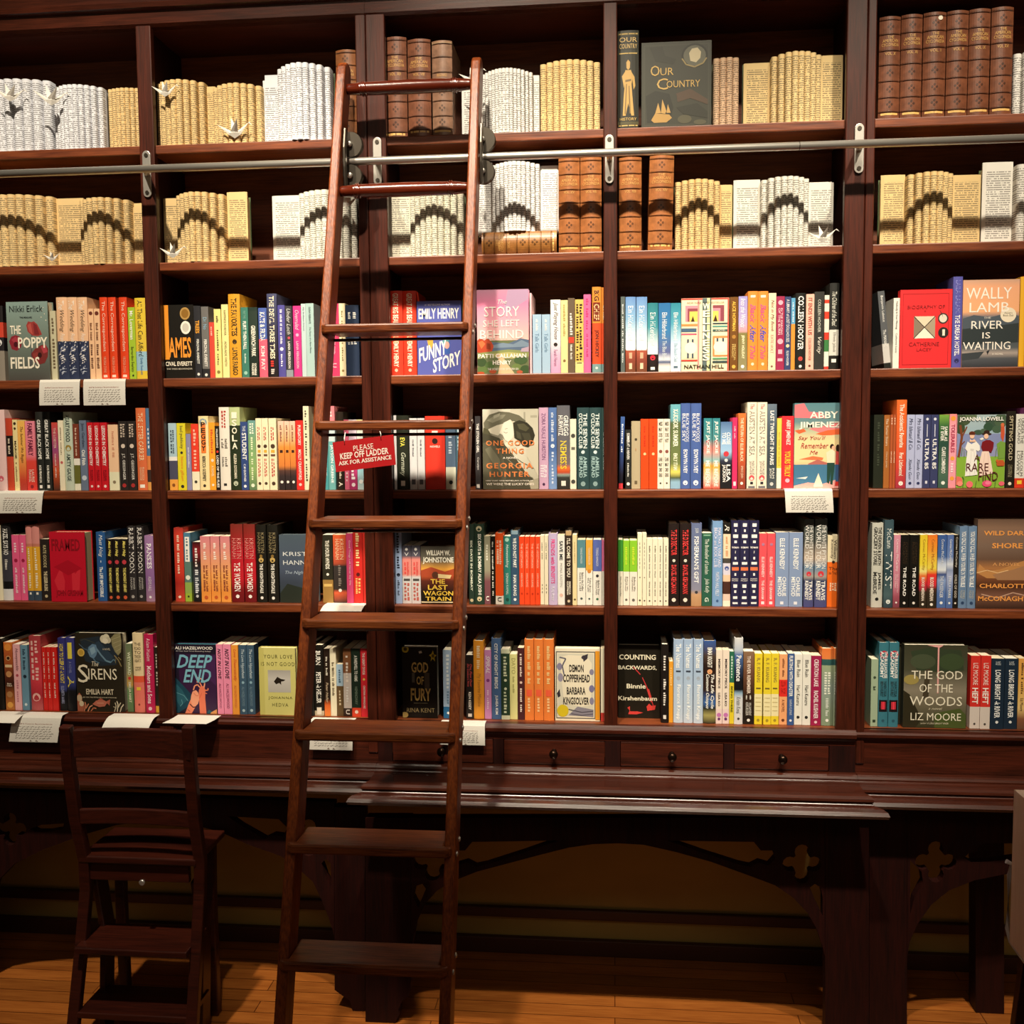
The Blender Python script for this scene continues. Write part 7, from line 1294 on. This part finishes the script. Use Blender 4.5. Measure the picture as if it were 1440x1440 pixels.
# ------------------------------------------------------------------ paper cranes
def crane(px, py, Y, s, ang, label, mat=PAPER, tilt=0):
    c = P(px, py, Y)
    b = MB(); b.add([(-.42, 0, .02), (0, -.13, .06), (.42, 0, .02), (0, .13, .06), (0, 0, .3), (0, 0, -.26)], [(0, 1, 4), (1, 2, 4), (2, 3, 4), (3, 0, 4), (1, 0, 5), (2, 1, 5), (3, 2, 5), (0, 3, 5)])
    def mk(mb, nm, par=None):
        mb.v = [(x*s, y*s, q*s) for x, y, q in mb.v]; return mb.build(nm, mat, par)
    r = mk(b, 'paper_crane')
    def fold(a, p, q, tip):       # a thin folded triangle with a crease
        t = .012; m_ = tuple((p[k]+q[k])/2-(.03 if k == 1 else 0) for k in range(3))
        f = [p, m_, q, tip]; g_ = [(x, y+t, z) for x, y, z in f]
        return a.add(f+g_, [(0, 1, 3), (1, 2, 3), (5, 4, 7), (6, 5, 7), (0, 4, 5, 1), (1, 5, 6, 2), (0, 3, 7, 4), (2, 6, 7, 3)])
    mk(fold(MB(), (-.22, -.09, .1), (.22, -.09, .1), (.3, -.55, .72)), 'wing', r)
    mk(fold(MB(), (-.22, .09, .12), (.22, .09, .12), (-.25, .3, .95)), 'wing', r)
    mk(fold(MB(), (.3, -.01, -.08), (.2, -.01, .16), (.86, -.06, .62)), 'neck', r)
    mk(fold(MB(), (-.2, -.01, .16), (-.3, -.01, -.08), (-.98, .02, .5)), 'tail', r)
    mk(fold(MB(), (.86, -.06, .63), (.8, -.06, .56), (1.06, -.1, .42)), 'beak', r)
    r.location = c; r.rotation_euler = (tilt, 0, ang)
    return tag(r, label, 'origami crane', 'white origami cranes')
crane(14, 137, -.012, .046, .6, 'white origami crane on the front of the edge-cut white folded book')
crane(72, 142, -.008, .05, .6, 'white origami crane between two white folded books, leftmost top bay')
crane(232, 131, .0, .040, .2, 'white origami crane beside the slim post, on a cream folded book')
crane(330, 188, .012, .052, .1, 'white origami crane with open wings lying before the lettered cream book', tilt=.1)
crane(664, 112, -.0, .042, -.2, 'white origami crane behind the top of the ladder, by narrow white columns')
crane(73, 364, .018, .026, .2, 'tiny white origami crane on the second shelf, leftmost bay')
crane(243, 358, .0, .040, .15, 'white origami crane at the foot of a cream folded book, second bay')
crane(487, 287, -.012, .040, .3, 'white origami crane behind the ladder side rail, second shelf')
crane(1157, 336, .012, .042, -.1, 'white origami crane at the end of the fourth bay, second shelf')
# ------------------------------------------------------------------ recommendation cards
def card(row, px0, px1, py1, label, fwd=0.0, tilt=0.0, red=True, lines=6, title='Staff & Customer Recommendations'):
    z = SZ[row]; yf = .010 if row < 6 else -.016
    x0, x1 = XA(px0, yf, z), XA(px1, yf, z)
    zb = ZA(py1, (x0+x1)/2, yf-.004-fwd)
    L = z-zb; n = 10; pts = [(yf+.035, z+.0004), (yf, z+.0006)]
    for k in range(1, n+1):
        u = k/n
        pts.append((yf-.003-fwd*u**.7-.002*math.sin(u*3), z+.0006-L*u))
    th = .0005; mb = MB(); rings = []
    sh = lambda k: tilt*max(0, k-1)/n
    for x in (x0, x1):
        rings.append([(x+sh(k), a, b) for k, (a, b) in enumerate(pts)]+[(x+sh(len(pts)-1-k), a+(.0 if k else .0)+th, b-th) for k, (a, b) in enumerate(reversed(pts))])
    mb.loft(rings); r = mb.build('recommendation_card', PAPER)
    W = x1-x0
    fy = lambda u: (pts[1][0]-.003-fwd*u**.7-.002*math.sin(u*3)-.0006)
    if L > .03:
        lts = []; a = MB(); lts.append(a)
        if title and py1-0 > 0:
            put(a, title, '', hexc('9a4a3c' if red else '5a5048'), lambda u, v: (x0+tilt*.3+W*(.14+.7*u), fy(.3), z-L*(.33-.045*v)))
        rg = random.Random(label)
        for i in range(lines):      # illegible handwriting as short pen strokes
            v0 = .42+.085*i; x = .12
            if v0 > .92: break
            while x < .84:
                w_ = rg.uniform(.03, .09); d = rg.uniform(-.01, .01)
                q = [(x, v0), (x+w_*.33, v0+.022+d), (x+w_*.66, v0-.012+d), (x+w_, v0+.006)]
                for (ua, va), (ub, vb) in zip(q, q[1:]):
                    a.add([(x0+tilt*va+W*ua, fy(va), z-L*va), (x0+tilt*vb+W*ub, fy(vb), z-L*vb), (x0+tilt*vb+W*ub, fy(vb), z-L*vb+.0011), (x0+tilt*va+W*ua, fy(va), z-L*va+.0011)], [(0, 1, 2, 3)], hexc('6a6460'))
                x += w_+.02
        tr = MB(); lts.append(tr)
        for ux in (.42, .54):
            tr.add([(x0+tilt*.93+W*(ux+d), fy(.94), z-L*(.96-h)) for d, h in ((0, 0), (.06, 0), (.02, .05))], [(0, 1, 2)], hexc('8a7a70'))
        build_clusters(lts, 'handwriting_print', INK, r)
    return tag(r, label, 'card', 'recommendation cards on the shelf edges')
card(3, 56.5, 113, 570, 'white handwritten card hanging below the peach books, third shelf', 0, -.004)
card(3, 118, 177, 570, 'white handwritten card hanging below the vermilion books, third shelf', 0, -.002)
card(4, 0, 62, 722, 'white handwritten card hanging under the leaning pink hardback, fourth shelf', .0, -.01)
card(4, 1103, 1170, 721, 'white handwritten card hanging under the pink beach cover, fourth shelf', 0, .005, False)
card(5, 457, 514, 860, 'white card curling forward over the fifth shelf edge, behind the ladder', .05, 0, lines=0, title='')
card(6, -8, 33, 1017, 'white card sticking forward at the picture edge, bottom shelf', .03, -.01, lines=0, title='')
card(6, 20, 88, 1044, 'white handwritten card hanging below the red patterned hardback, bottom shelf', .012, -.012)
card(6, 153, 218, 1026, 'white handwritten card bent forward under the cream and coral paperback', .03, -.008, lines=4)
card(6, 244, 305, 1018, 'white card tilted forward under the clasped-hands cover, bottom shelf', .05, -.012, lines=3)
card(6, 436, 497, 1055, 'white handwritten card hanging behind the ladder step, under black books', .0, -.004)
card(6, 619, 682, 1048, 'white handwritten card behind the ladder side rail, under the dark paperback', .0, 0)
# ------------------------------------------------------------------ the sign on the ladder
z4 = stp[1]; ySg = LY(z4)-.028
cs = [P(a, b, ySg) for a, b in ((467.5, 622), (553, 611), (556.5, 653.5), (472.5, 664))]
c0 = sum(cs, Vector())/4
sg = thing('ladder_sign', 'red sign hanging by two strings from a ladder step', 'sign', c0)
th = .003
part(MB().add([*cs, *[v+Vector((0, th, 0)) for v in cs]], [(3, 2, 1, 0), (4, 5, 6, 7), (0, 1, 5, 4), (1, 2, 6, 5), (2, 3, 7, 6), (3, 0, 4, 7)]), 'sign_board', plain('red_card', 'b4161c', .45), sg)
lt = MB(); bl = lambda u, v: (cs[0].lerp(cs[1], u)).lerp(cs[3].lerp(cs[2], u), v)+Vector((0, -.0006, 0))
for t_, a, b, c, d, fl in (('PLEASE', .33, .2, .66, .38, ''), ('KEEP OFF LADDER', .1, .4, .9, .61, 'b'), ('ASK FOR ASSISTANCE', .06, .66, .94, .8, 'b')):
    put(lt, t_, fl, hexc('ecdcd0'), lambda u, v: bl(lerp(a, c, u), lerp(d, b, v)))
part(lt, 'sign_lettering', INK, sg)
for u, px in ((.2, 486), (.8, 534)):
    p = cs[0].lerp(cs[1], u)+Vector((0, .001, -.006)); q = Vector((XA(px, LY(z4)-.012, z4-.03), LY(z4)-.012, z4-.0262))
    part(MB().tube([p+Vector((0, -.003, 0)), p+Vector((0, -.003, .012)), q+Vector((0, .0, -.0))], .0011, 6), 'string', PAPER, sg)
